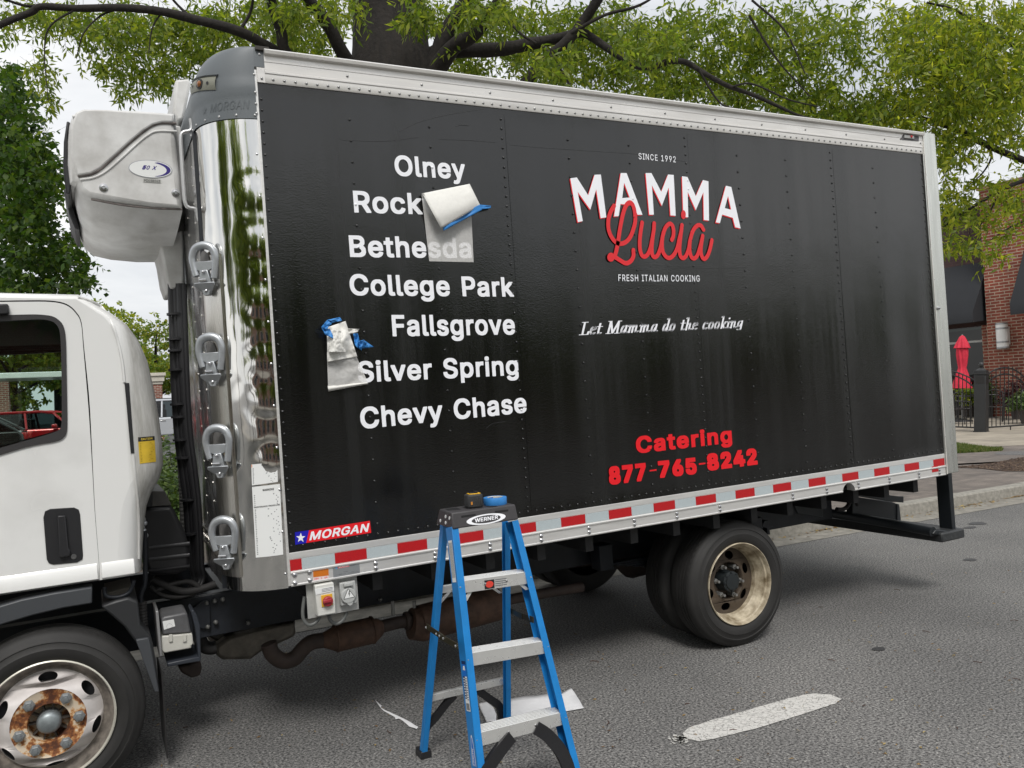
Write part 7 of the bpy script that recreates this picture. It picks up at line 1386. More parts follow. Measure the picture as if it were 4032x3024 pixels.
def paver_mat(name, c1, c2, mortar, sx, sy, rot=0.0, msize=.02, bumpy=.4, vs=3.0):
    m = bpy.data.materials.new(name); m.use_nodes = True; t = m.node_tree; b = t.nodes['Principled BSDF']; l = t.links.new
    tcn = t.nodes.new('ShaderNodeTexCoord'); mpn = t.nodes.new('ShaderNodeMapping'); mpn.inputs['Rotation'].default_value = (0, 0, rot); l(tcn.outputs['Object'], mpn.inputs[0])
    br_ = N(t, 'ShaderNodeTexBrick', Scale=1.0); br_.inputs['Brick Width'].default_value = sx; br_.inputs['Row Height'].default_value = sy; br_.inputs['Mortar Size'].default_value = msize * sy; br_.inputs['Color1'].default_value = (*c1, 1); br_.inputs['Color2'].default_value = (*c2, 1); br_.inputs['Mortar'].default_value = (*mortar, 1); br_.inputs['Bias'].default_value = 0
    l(mpn.outputs[0], br_.inputs['Vector'])
    nz = N(t, 'ShaderNodeTexNoise', Scale=vs, Detail=6.0, Roughness=.65); l(tcn.outputs['Object'], nz.inputs['Vector'])
    r = t.nodes.new('ShaderNodeValToRGB'); r.color_ramp.elements[0].position = .3; r.color_ramp.elements[0].color = (.62, .62, .62, 1); r.color_ramp.elements[1].position = .7; r.color_ramp.elements[1].color = (1.15, 1.13, 1.1, 1); l(nz.outputs[0], r.inputs[0])
    mu = N(t, 'ShaderNodeMix', _data_type='RGBA', _blend_type='MULTIPLY'); mu.inputs[0].default_value = 1; l(br_.outputs[0], mu.inputs[6]); l(r.outputs[0], mu.inputs[7]); l(mu.outputs[2], b.inputs['Base Color'])
    bp = N(t, 'ShaderNodeBump', Strength=bumpy, Distance=.01, _invert=True); l(br_.outputs[1], bp.inputs['Height']); l(bp.outputs[0], b.inputs['Normal']); b.inputs['Roughness'].default_value = .85
    return m
pav_m = paver_mat('brick_pavers', (.21, .18, .16), (.155, .135, .12), (.085, .08, .07), .21, .105, .0)
inner = offs(KPs, .171)
HS = .128
poly = [(-60, inner[0][1])] + [tuple(p) for p in inner[1:]] + [(60, 42.0), (-60, 42.0)]
prop(MB().quad([(*p, HS) for p in poly]).build('sidewalk', pav_m, smooth=0), kind='structure')
# concrete terrace in front of the restaurant, patch of grass, planting bed, tree grate
pz = [G(3700, 1780, HS), G(3770, 1766, HS), G(4070, 1752, HS), G(4300, 1740, HS)]
terr = [(p[0], p[1], HS + .005) for p in pz] + [(60, 0, HS + .005), (60, 42, HS + .005), (8, 42, HS + .005), (8, 9, HS + .005)]
prop(MB().quad(terr[::1]).build('terrace', paver_mat('terrace_concrete', (.36, .32, .26), (.33, .295, .24), (.16, .145, .12), 1.5, 1.5, .12, .012, .15, 2.0), smooth=0, recalc=True), kind='structure')
prop(MB().quad([(8, 14, HS + .009), (-60, 14, HS + .009), (-60, 80, HS + .009), (8, 80, HS + .009)][::-1]).build('parking_lot', mat('lot_asphalt', (.085, .085, .088), .9, var=.3, vscale=2), smooth=0, recalc=True), kind='structure')
def blades(cx, n, h, name, m, spread=None, w=.006):
    vs = []; fs = []
    for (x, y) in cx:
        a = RNG.uniform(0, 6.28); hh = h * RNG.uniform(.5, 1.2); le = RNG.uniform(-.5, .5, 2) * hh; k = len(vs)
        vs += [(x - w * math.cos(a), y - w * math.sin(a), HS), (x + w * math.cos(a), y + w * math.sin(a), HS), (x + le[0], y + le[1], HS + hh)]; fs.append((k, k + 1, k + 2))
    return MB().add(vs, fs).build(name, m, smooth=0)
def leaf_material(name, c0, c1, c2, trans=.45):
    m = bpy.data.materials.new(name); m.use_nodes = True; t = m.node_tree; t.nodes.clear(); l = t.links.new
    gi = t.nodes.new('ShaderNodeNewGeometry'); r = t.nodes.new('ShaderNodeValToRGB'); cr = r.color_ramp
    cr.elements[0].position = 0; cr.elements[0].color = (*c0, 1); cr.elements[1].position = 1; cr.elements[1].color = (*c2, 1); e = cr.elements.new(.55); e.color = (*c1, 1)
    l(gi.outputs['Random Per Island'], r.inputs[0])
    di = N(t, 'ShaderNodeBsdfPrincipled', Roughness=.45); l(r.outputs[0], di.inputs['Base Color']); di.inputs['Specular IOR Level'].default_value = .35
    tl = t.nodes.new('ShaderNodeBsdfTranslucent'); gm_ = N(t, 'ShaderNodeMix', _data_type='RGBA', _blend_type='MULTIPLY'); gm_.inputs[0].default_value = 1; gm_.inputs[7].default_value = (1.6, 1.55, .7, 1); l(r.outputs[0], gm_.inputs[6]); l(gm_.outputs[2], tl.inputs[0])
    mx_ = t.nodes.new('ShaderNodeMixShader'); mx_.inputs[0].default_value = trans; o = t.nodes.new('ShaderNodeOutputMaterial'); l(di.outputs[0], mx_.inputs[1]); l(tl.outputs[0], mx_.inputs[2]); l(mx_.outputs[0], o.inputs[0]); return m
grass_m = leaf_material('grass_blade', (.05, .09, .015), (.10, .15, .03), (.20, .19, .08), .3)
def inpoly(p, P): return sum((P[i - 1][1] > p[1]) != (P[i][1] > p[1]) and p[0] < (P[i][0] - P[i - 1][0]) * (p[1] - P[i - 1][1]) / (P[i][1] - P[i - 1][1]) + P[i - 1][0] for i in range(len(P))) % 2 == 1
def scatter(P, n):
    P = [tuple(p[:2]) for p in P]; lo = np.min(P, 0); hi = np.max(P, 0); res = []
    while len(res) < n:
        q = RNG.uniform(lo, hi)
        if inpoly(q, P): res.append(q)
    return res
gp_ = [G(u, v, HS) for u, v in ((3700, 1750), (3765, 1748), (3830, 1757), (3900, 1766), (3950, 1768), (3945, 1776), (3850, 1781), (3760, 1786), (3690, 1790))]
prop(blades(scatter(gp_, 6000), 6000, .055, 'grass', grass_m, w=.012), kind='stuff')
mp_ = [G(u, v, HS) for u, v in ((3700, 1842), (3800, 1837), (3900, 1826), (4060, 1795), (4200, 1790), (4200, 1850), (4060, 1856), (3960, 1857), (3860, 1846), (3780, 1842))]
mulch = prop(MB().quad([(p[0], p[1], HS + .006) for p in mp_]).build('planting_bed', mat('mulch', (.075, .042, .025), .95, var=.6, vscale=14, bump=.8, bscale=40), smooth=0, recalc=True), kind='structure')
cv = []; cfs = []
for (x, y) in scatter(mp_, 1500):
    a = RNG.uniform(0, 6.28); s = RNG.uniform(.012, .04); c_, s_ = math.cos(a) * s, math.sin(a) * s; t_ = RNG.uniform(-.3, .6) * s; k = len(cv)
    cv += [(x - c_, y - s_, HS + .008 + max(0, -t_)), (x + s_ * .3, y - c_ * .3, HS + .012), (x + c_, y + s_, HS + .012 + max(0, t_)), (x - s_ * .3, y + c_ * .3, HS + .01)]; cfs.append((k, k + 1, k + 2, k + 3))
prop(MB().add(cv, cfs).build('mulch_chips', leaf_material('chip', (.03, .016, .01), (.09, .05, .03), (.22, .15, .09), .0), smooth=0), kind='stuff')
gc = G(4010, 1785, HS); gtm = MB().lathe([(.37, HS + .002), (.36, HS + .008), (.30, HS + .009), (.0001, HS + .008)], (gc[0], gc[1], 0), (0, 0, 1), 28)
tag_g = prop(gtm.build('drain_grate', mat('cast_iron', (.16, .155, .15), .8, var=.6, vscale=30), smooth=0), 'round dark iron drain grate set in the brick sidewalk', 'drain grate')
# white lane dash, worn
def line_mat():
    m = bpy.data.materials.new('worn_road_paint'); m.use_nodes = True; t = m.node_tree; b = t.nodes['Principled BSDF']; l = t.links.new
    tcn = t.nodes.new('ShaderNodeTexCoord'); v = tcn.outputs['Object']
    vo = N(t, 'ShaderNodeTexVoronoi', Scale=30.0, _feature='DISTANCE_TO_EDGE'); nzz = N(t, 'ShaderNodeTexNoise', Scale=10.0, Detail=3.0); l(v, nzz.inputs['Vector'])
    av = N(t, 'ShaderNodeMix', _data_type='RGBA', _blend_type='LINEAR_LIGHT'); av.inputs[0].default_value = .06; l(v, av.inputs[6]); l(nzz.outputs[1], av.inputs[7]); l(av.outputs[2], vo.inputs['Vector'])
    r = t.nodes.new('ShaderNodeValToRGB'); r.color_ramp.elements[0].position = .006; r.color_ramp.elements[0].color = (.16, .15, .14, 1); r.color_ramp.elements[1].position = .035; r.color_ramp.elements[1].color = (.60, .59, .56, 1); l(vo.outputs[0], r.inputs[0])
    n2 = N(t, 'ShaderNodeTexNoise', Scale=60.0, Detail=4.0, Roughness=.7); l(v, n2.inputs['Vector'])
    r2 = t.nodes.new('ShaderNodeValToRGB'); r2.color_ramp.elements[0].position = .30; r2.color_ramp.elements[0].color = (.45, .45, .45, 1); r2.color_ramp.elements[1].position = .48; r2.color_ramp.elements[1].color = (1, 1, 1, 1); l(n2.outputs[0], r2.inputs[0])
    mu = N(t, 'ShaderNodeMix', _data_type='RGBA', _blend_type='MULTIPLY'); mu.inputs[0].default_value = 1; l(r.outputs[0], mu.inputs[6]); l(r2.outputs[0], mu.inputs[7]); l(mu.outputs[2], b.inputs['Base Color'])
    bp = N(t, 'ShaderNodeBump', Strength=.4, Distance=.004); l(n2.outputs[0], bp.inputs['Height']); l(bp.outputs[0], b.inputs['Normal']); b.inputs['Roughness'].default_value = .75; return m
r3_ = lambda u, v: (2688 + u * .6076, 2016 + v * .6076)
ed = [(0, 1440), (40, 1402), (200, 1350), (380, 1300), (600, 1235), (780, 1190), (860, 1180), (960, 1188), (1028, 1218), (990, 1245), (760, 1320), (500, 1400), (250, 1465), (110, 1492), (30, 1475)]
P = []
for i in range(len(ed)):
    a, b = G(*r3_(*ed[i])), G(*r3_(*ed[(i + 1) % len(ed)])); n = max(1, int(np.linalg.norm(b - a) / .03))
    for k in range(n): P.append(a + (b - a) * k / n + (RNG.normal(0, .0016), RNG.normal(0, .0016), 0))
v, f = fill2d([(p[0], p[1]) for p in P]); prop(MB().add([(a, b, .004) for a, b in v], f).build('road_marking', line_mat(), smooth=0), kind='structure')
sp_m = MB()
for k in range(60):
    c = G(*r3_(RNG.normal(-10, 30), RNG.normal(1480, 14))); s = RNG.uniform(.004, .012); sp_m.quad([(c[0] + s * math.cos(q) * RNG.uniform(.6, 1.2), c[1] + s * math.sin(q) * RNG.uniform(.6, 1.2), .0042) for q in np.linspace(0, 6.28, 6, endpoint=False)])
prop(sp_m.build('paint_flecks', mat('fleck', (.5, .49, .46), .8), smooth=0), kind='stuff')
# oil spots
for k, (u, v, rx, ry) in enumerate(((3850, 2062, .10, .05), (3820, 2078, .08, .03), (3460, 2557, .045, .02), (3820, 2205, .06, .03))):
    c = G(u, v); prop(MB().quad([(c[0] + rx * (1 + .15 * math.sin(3 * q)) * math.cos(q), c[1] + ry * math.sin(q) * 1.6, .0035) for q in np.linspace(0, 2 * math.pi, 24, endpoint=False)]).build('oil_stain', mat('oil', (.045, .045, .046), .6), smooth=0), kind='structure')
# leaf litter, twigs and wood chips
lv, lf_ = [], []; tw_ = MB()
def litter(P, s, h=0.0):
    a = RNG.uniform(0, 6.28); e = np.array([math.cos(a), math.sin(a), 0]) * s; g = np.array([-e[1], e[0], 0]) * .38; z = np.array([0, 0, 1]); k = len(lv)
    lv.extend([tuple(P - e + z * (h + .004)), tuple(P + g + z * (h + .006 + RNG.uniform(0, .4) * s)), tuple(P + e + z * (h + .005 + RNG.uniform(0, .5) * s)), tuple(P - g + z * (h + .005 + RNG.uniform(0, .3) * s))]); lf_.append((k, k + 1, k + 2, k + 3))
for k in range(420):
    P = G(RNG.uniform(500, 4030), RNG.uniform(2150, 3020)); 
    if P[1] < 2.3 and np.linalg.norm(P[:2] - CW[:2]) < 18: litter(P, RNG.uniform(.004, .014))
for k in range(260):
    x = RNG.uniform(3.0, 12); y = YK - abs(RNG.normal(0, .10)) - .015; litter(np.array([x, y, .004]), RNG.uniform(.012, .028))
for k in range(90):
    c = G(*[(3960, 1958), (3800, 1990), (3300, 2070), (3210, 2082)][k % 4]); litter(np.array([c[0] + RNG.normal(0, .18), min(YK - .02, c[1] + RNG.normal(0, .05)), .004]), RNG.uniform(.015, .035))
prop(MB().add(lv, lf_).build('leaf_litter', leaf_material('dry_leaf', (.10, .05, .025), (.30, .19, .07), (.42, .33, .14), .15), smooth=0), kind='stuff')
for k in range(22):
    P = G(RNG.uniform(600, 4030), RNG.uniform(2180, 3000))
    if P[1] < 2.0:
        a = RNG.uniform(0, 6.28); s = RNG.uniform(.010, .035); tw_.tube([P + (0, 0, .004), P + (s * math.cos(a), s * math.sin(a), .006), P + (1.8 * s * math.cos(a + .3), 1.8 * s * math.sin(a + .3), .005)], .0018, 5)
prop(tw_.build('twigs', mat('twig', (.07, .03, .018), .8), smooth=0), kind='stuff')

# ================================================================ TREES
bark = mat('bark', (.016, .0125, .010), .9, var=.55, vscale=9, bump=.9, bscale=26, stretch=(3, 3, .8))  # colour darkened to stand in for the crown's shade on trunk and limbs
def foliage(base, dirs, length, m, ll, lw, rng, flat=0.0, droop=.35, rosette=True):
    """leafy twigs: arrays of base points, directions, lengths; m leaves each -> verts, faces"""
    n = len(base); t = np.linspace(.12, 1, m); i = np.arange(m)
    if rosette: t = t ** .7
    pos = base[:, None, :] + dirs[:, None, :] * (length[:, None] * t)[..., None]; pos[..., 2] -= droop * (length[:, None] * t) ** 2
    tg = dirs[:, None, :] - np.array([0, 0, 1.0]) * (2 * droop * length[:, None] * t)[..., None]; tg = tg / np.linalg.norm(tg, axis=-1, keepdims=True)
    ref = np.where(np.abs(tg[..., 2:3]) > .9, np.array([1.0, 0, 0]), np.array([0, 0, 1.0])); e1 = np.cross(tg, ref); e1 /= np.linalg.norm(e1, axis=-1, keepdims=True); e2 = np.cross(tg, e1)
    ph = i[None, :] * 2.4 + rng.uniform(0, 6.28, (n, 1)) + rng.normal(0, .4, (n, m))
    ld = tg * rng.uniform(.25, .8, (n, m))[..., None] + e1 * np.cos(ph)[..., None] + e2 * np.sin(ph)[..., None]; ld[..., 2] -= .30; ld /= np.linalg.norm(ld, axis=-1, keepdims=True)
    sd_ = np.cross(ld, rng.normal(0, 1, (n, m, 3)) + np.array([0, 0, flat])); sd_ /= np.linalg.norm(sd_, axis=-1, keepdims=True) + 1e-9
    L_ = (ll * rng.uniform(.6, 1.2, (n, m)))[..., None]; Wd = (lw * rng.uniform(.7, 1.2, (n, m)))[..., None]
    v0 = pos; v1 = pos + ld * L_ * .45 + sd_ * Wd; v2 = pos + ld * L_; v2[..., 2] -= L_[..., 0] * .10; v3 = pos + ld * L_ * .45 - sd_ * Wd
    V = np.stack([v0, v1, v2, v3], 2).reshape(-1, 3); F = np.arange(len(V)).reshape(-1, 4)
    return V, F
def np_mesh(name, V, F, m, parent=None, twigs=None, tm=None):
    me = bpy.data.meshes.new(name); nv = len(V); nf = len(F)
    me.vertices.add(nv); me.vertices.foreach_set('co', np.asarray(V, np.float32).ravel()); me.loops.add(nf * 4); me.loops.foreach_set('vertex_index', F.ravel().astype(np.int32))
    me.polygons.add(nf); me.polygons.foreach_set('loop_start', np.arange(0, nf * 4, 4, dtype=np.int32)); me.polygons.foreach_set('loop_total', np.full(nf, 4, np.int32)); me.materials.append(m); me.update(calc_edges=True)
    o_ = bpy.data.objects.new(name, me); COL.objects.link(o_)
    if parent: o_.parent = parent
    return o_
def twig_quads(base, dirs, length, droop, r=.0022):
    t = np.array([0, .5, 1.0]); P = base[:, None, :] + dirs[:, None, :] * (length[:, None] * t)[..., None]; P[..., 2] -= droop * (length[:, None] * t) ** 2
    V = []; 
    for e in (np.array([1, .3, 0.0]), np.array([-.3, 1, .0])):
        e = e / np.linalg.norm(e) * r
        for k in (0, 1): V.append(np.stack([P[:, k] - e, P[:, k] + e, P[:, k + 1] + e * .6, P[:, k + 1] - e * .6], 1))
    V = np.concatenate(V).reshape(-1, 3); return V, np.arange(len(V)).reshape(-1, 4)
def crown(root, clusters, m, ll, lw, leaves, tlen, seed, jit=.7, droop=.35, flat=0.0, up=0.0, dens=1.0, name='crown', push=0.0):
    """clusters: (x, y, rx, ry, depth, twigs) measured on the photo at 2212 px width"""
    rng = np.random.default_rng(seed); B_ = []
    for (x, y, rx, ry, s, n) in clusters:
        n = int(n * dens); u = (x + rx * rng.normal(0, .55, n)) * 1.8228; v = (y + ry * rng.normal(0, .55, n)) * 1.8228; ds = s + push + rng.normal(0, jit, n)
        B_ += [D(a, b, c) for a, b, c in zip(u, v, ds)]
    B_ = np.array(B_); n = len(B_); d = rng.normal(0, 1, (n, 3)); d[:, 2] = d[:, 2] * .4 - .25 + up; d /= np.linalg.norm(d, axis=1, keepdims=True); ln = tlen * rng.uniform(.5, 1.3, n)
    rl_ = np.array(root.location) if root else 0
    V, F = foliage(B_ - d * (ln * .5)[:, None], d, ln, leaves, ll, lw, rng, flat, droop)
    o_ = np_mesh(name, V - rl_, F, m, root)
    V2, F2 = twig_quads(B_ - d * (ln * .5)[:, None], d, ln, droop); np_mesh('twigs', V2 - rl_, F2, bark, root)
    return o_
def limb(root, px, wpx, name='branch', n=8, seg=5):
    """px: (u, v, depth) control points; wpx: widths in photo pixels"""
    P = [D(u, v, s) for u, v, s in px]; rl_ = np.array(root.location); Q = crom(P, seg); W_ = np.interp(np.linspace(0, 1, len(Q)), np.linspace(0, 1, len(wpx)), wpx)
    S_ = np.interp(np.linspace(0, 1, len(Q)), np.linspace(0, 1, len(px)), [p[2] for p in px]); R_ = [w * s / FPX / 2 * (1 + .10 * mnoise.noise((i * .7, w, 1))) for i, (w, s) in enumerate(zip(W_, S_))]
    Q = [q - rl_ for q in Q]; return MB().tube(Q, R_, n).build(name, bark, root, smooth=70)
oak_leaf = leaf_material('willow_oak_leaf', (.068, .115, .014), (.13, .19, .02), (.25, .29, .04), .58)
oak_leaf2 = leaf_material('yellow_green_leaf', (.085, .135, .014), (.18, .24, .024), (.36, .38, .04), .58)
maple_leaf = leaf_material('dark_leaf', (.022, .055, .010), (.042, .09, .014), (.09, .14, .02), .5)
lot_leaf = leaf_material('pale_leaf', (.08, .14, .02), (.15, .22, .03), (.32, .30, .04), .45)
shrub_leaf = leaf_material('shrub_leaf', (.03, .06, .015), (.07, .12, .03), (.14, .19, .06), .35)

ST_ = 8.9
tb_ = D(1545, 600, ST_); oak = empty('willow_oak', (tb_[0], tb_[1], HS), label='big willow oak spreading its limbs above the truck roof', cat='tree')
rl_ = np.array(oak.location)
trk = [(rl_[0], rl_[1], HS - .1), (rl_[0], rl_[1], HS + .3), tuple(D(1545, 700, ST_)), tuple(D(1545, 330, ST_)), tuple(D(1542, 180, ST_)), tuple(D(1538, 60, ST_)), tuple(D(1530, -120, ST_ - .1)), tuple(D(1540, -700, ST_))]
tk = MB(); Q = crom([np.array(p) - rl_ for p in trk], 10); rr_t = np.interp(np.linspace(0, 1, len(Q)), [0, .12, .28, .42, .57, .72, .85, 1], [.62, .50, .44, .45, .415, .40, .40, .33])
n_ = 40; vs = []; fs = []
for i, q in enumerate(Q):
    for k in range(n_):
        a = 2 * math.pi * k / n_; rad = rr_t[i] * (1 + .10 * mnoise.noise((math.cos(a) * 1.6, math.sin(a) * 1.6, q[2] * .35)) + .035 * mnoise.noise((math.cos(a) * 9, math.sin(a) * 9, q[2] * 1.1)))
        vs.append(q + np.array([math.cos(a) * rad, math.sin(a) * rad, 0]))
for i in range(len(Q) - 1):
    for k in range(n_): fs.append((i * n_ + k, i * n_ + (k + 1) % n_, (i + 1) * n_ + (k + 1) % n_, (i + 1) * n_ + k))
tk.add(vs, fs); tk.build('trunk', bark, oak, smooth=80)
S = ST_
limb(oak, [(1560, 420, S), (1660, 320, S), (1709, 255, S - .1), (1763, 121, S - .2), (1830, 18, S - .3), (1900, -120, S - .4)], [150, 110, 78, 66, 60, 50], n=12)
limb(oak, [(1600, 430, S), (1700, 300, S - .1), (1781, 190, S - .3), (1860, 140, S - .5), (1909, 79, S - .6), (1958, 18, S - .7), (2000, -80, S - .8)], [110, 80, 62, 56, 52, 48, 40], n=12)
limb(oak, [(1700, 215, S), (1757, 200, S - .1), (1952, 196, S - .3), (2073, 176, S - .4), (2195, 152, S - .5), (2286, 130, S - .6), (2328, 146, S - .6), (2407, 200, S - .7), (2498, 253, S - .8), (2565, 265, S - .8), (2632, 243, S - .9), (2700, 245, S - .9), (2779, 292, S - 1), (2870, 340, S - 1), (2961, 372, S - 1), (3053, 413, S - 1), (3150, 456, S - 1), (3260, 480, S - 1)], [66, 60, 56, 50, 42, 36, 32, 30, 30, 28, 24, 22, 20, 18, 16, 14, 10, 8], n=10)
limb(oak, [(1950, 620, S - .1), (2000, 430, S - .4), (2073, 322, S - .5), (2164, 225, S - .6), (2243, 152, S - .65), (2304, 73, S - .7), (2353, 0, S - .8), (2440, -140, S - .9)], [64, 54, 46, 44, 42, 42, 40, 34], n=10)
limb(oak, [(1480, 420, S), (1420, 330, S), (1344, 200, S - .3), (1288, 91, S - .5), (1215, 0, S - .7), (1120, -120, S - .9)], [80, 66, 54, 52, 50, 42], n=10)
limb(oak, [(1470, 400, S), (1300, 330, S - .3), (1136, 220, S - .6), (1106, 121, S - .7), (1075, 30, S - .8), (1050, -80, S - 1)], [60, 50, 44, 44, 40, 34], n=10)
limb(oak, [(1480, 420, S), (1250, 300, S - .3), (1082, 200, S - .6), (942, 124, S - .9), (760, 75, S - 1.1), (638, 46, S - 1.2), (486, 31, S - 1.3), (304, 33, S - 1.4), (164, 26, S - 1.5), (121, 49, S - 1.5), (0, 99, S - 1.6), (-150, 190, S - 1.7)], [50, 46, 42, 40, 36, 34, 30, 28, 26, 26, 24, 18], n=10)
for px, w in (([(1861, 0, S - .5), (1905, 32, S - .6), (2010, 95, S - .7), (2060, 140, S - .8), (2110, 170, S - .8)], [14, 10]), ([(2135, 180, S - .6), (2200, 260, S - .7), (2254, 355, S - .8)], [14, 9]), ([(2250, 130, S - .7), (2380, 60, S - .8), (2520, 20, S - .9), (2640, -60, S - 1)], [16, 8]),
    ([(2750, 270, S - 1), (2830, 400, S - 1), (2900, 430, S - 1)], [10, 6]), ([(2870, 345, S - 1), (2960, 330, S - 1.1), (3100, 390, S - 1.2), (3220, 420, S - 1.2)], [9, 5]), ([(640, 45, S - 1.2), (600, 110, S - 1.2), (585, 210, S - 1.2)], [8, 4]), ([(486, 31, S - 1.3), (400, 60, S - 1.3), (330, 130, S - 1.4), (300, 230, S - 1.4)], [9, 4]),
    ([(760, 75, S - 1.1), (700, 20, S - 1.1), (650, -40, S - 1.2)], [12, 8]), ([(942, 124, S - .9), (985, 50, S - .9), (1000, -30, S - 1)], [14, 10]), ([(304, 33, S - 1.4), (200, 100, S - 1.5), (175, 200, S - 1.5), (190, 400, S - 1.5)], [9, 3]), ([(164, 26, S - 1.5), (90, 20, S - 1.5), (0, -10, S - 1.6)], [14, 10]),
    ([(2950, 60, S - 1.4), (3010, 160, S - 1.4), (3080, 260, S - 1.4), (3190, 380, S - 1.4)], [11, 5]), ([(2960, 0, S - 1.5), (3090, 120, S - 1.5), (3170, 290, S - 1.5)], [10, 5])):
    limb(oak, px, w, n=7)
OC = [(40, 25, 60, 22, 7.5, 70), (130, 35, 70, 30, 7.5, 130), (230, 50, 80, 42, 7.6, 240), (330, 60, 75, 55, 7.7, 290), (420, 60, 75, 50, 7.8, 280), (505, 50, 70, 50, 7.9, 240), (250, 120, 55, 40, 7.6, 110), (320, 150, 50, 40, 7.6, 130), (400, 125, 50, 32, 7.8, 110), (365, 180, 26, 28, 7.7, 46), (270, 185, 25, 32, 7.6, 34),
      (85, 110, 14, 45, 7.4, 30), (102, 170, 16, 40, 7.4, 34), (108, 222, 10, 18, 7.4, 14), (75, 145, 12, 20, 7.4, 12), (20, 60, 25, 25, 7.4, 22), (455, 110, 40, 20, 7.9, 45), (590, 35, 55, 45, 8.2, 190), (660, 70, 55, 45, 8.4, 180), (720, 30, 50, 40, 8.4, 150), (690, 110, 40, 25, 8.5, 60), (600, 90, 30, 26, 8.3, 60),
      (940, 50, 28, 34, 8.6, 60), (985, 110, 40, 40, 8.5, 120), (1020, 60, 40, 50, 8.4, 130), (1090, 45, 60, 45, 8.3, 190), (1120, 115, 65, 35, 8.3, 180), (1030, 155, 60, 22, 8.3, 110), (1170, 60, 60, 60, 8.2, 200), (1230, 130, 60, 45, 8.2, 170), (1190, 175, 60, 18, 8.2, 100), (1250, 50, 60, 50, 8.1, 190),
      (1320, 60, 70, 60, 8.1, 240), (1330, 150, 60, 45, 8.0, 190), (1400, 110, 70, 60, 8.0, 240), (1420, 190, 60, 22, 8.0, 120), (1480, 60, 80, 55, 7.9, 260), (1500, 160, 80, 45, 7.9, 260), (1580, 100, 80, 60, 7.8, 260), (1570, 205, 60, 26, 7.9, 150), (1660, 60, 80, 55, 7.7, 250), (1660, 170, 70, 50, 7.8, 240), (1700, 225, 60, 26, 7.8, 150), (1740, 110, 60, 60, 7.7, 200), (1770, 200, 60, 45, 7.8, 190), (1830, 245, 55, 24, 7.8, 140), (1850, 120, 26, 40, 7.6, 60), (1900, 230, 60, 40, 7.8, 190), (1810, 60, 50, 40, 7.6, 120)]
crown(oak, OC, oak_leaf, .100, .0155, 10, .33, 21, jit=.5, droop=.5, dens=.40, push=1.5)
crown(oak, [(640, 25, 50, 30, 8.0, 60), (765, 14, 24, 14, 8.0, 12), (905, 25, 40, 26, 8.0, 50), (1050, 20, 60, 26, 7.9, 60), (1180, 130, 60, 30, 7.9, 40), (1400, 90, 70, 40, 7.7, 60)], oak_leaf, .098, .015, 10, .32, 23, jit=.3, droop=.6, name='near_crown')
OB = [(x, y, rx * 1.3, ry * 1.1, s + 3.2, int(n * .06)) for (x, y, rx, ry, s, n) in OC if x > 1200 or 560 < x < 760]
crown(oak, OB, oak_leaf, .10, .014, 13, .42, 22, jit=1.2, droop=.4, name='inner_crown')

tb2 = D(4900, 1500, 10.0); oak2 = empty('willow_oak', (tb2[0], tb2[1], HS), label='second willow oak reaching yellow green branches in from the right edge', cat='tree')
rl2 = np.array(oak2.location)
MB().tube(crom([(0, 0, -.1), (.02, .0, .8), (0, .05, 2.5), tuple(D(4880, 700, 10) - rl2), tuple(D(4860, 0, 10) - rl2), tuple(D(4800, -700, 10) - rl2)], 5), list(np.linspace(.42, .24, 26)), 18).build('trunk', bark, oak2, smooth=70)
limb(oak2, [(4880, 900, 10), (4500, 760, 9.6), (4200, 690, 9.3), (4032, 632, 9.1), (3873, 565, 9), (3782, 516, 8.9), (3660, 474, 8.8), (3560, 430, 8.8)], [60, 40, 32, 27, 25, 22, 15, 8])
limb(oak2, [(4880, 800, 10), (4400, 700, 9.3), (4100, 700, 9), (4032, 711, 8.9), (3934, 753, 8.8), (3842, 808, 8.7), (3760, 860, 8.6), (3715, 895, 8.6)], [40, 30, 20, 16, 14, 11, 8, 5])
limb(oak2, [(4870, 600, 10), (4500, 300, 9.4), (4250, 150, 9), (4030, 190, 8.8), (3900, 120, 8.6), (3760, 40, 8.5), (3650, 10, 8.4)], [44, 30, 22, 16, 14, 10, 8])
limb(oak2, [(4500, 480, 9.4), (4200, 400, 9.1), (4032, 350, 9), (3870, 370, 8.9), (3700, 420, 8.9)], [30, 20, 14, 10, 6])
for px, w in (([(3873, 565, 9), (3905, 610, 8.9), (3870, 680, 8.9), (3800, 740, 8.8)], [10, 5]), ([(4032, 360, 9), (3900, 430, 8.9), (3830, 500, 8.9), (3800, 600, 8.9)], [9, 4]), ([(3934, 753, 8.8), (3900, 830, 8.8), (3850, 900, 8.7)], [8, 4]), ([(4032, 870, 8.8), (3960, 905, 8.8), (3880, 960, 8.7)], [8, 4])): limb(oak2, px, w, n=6)
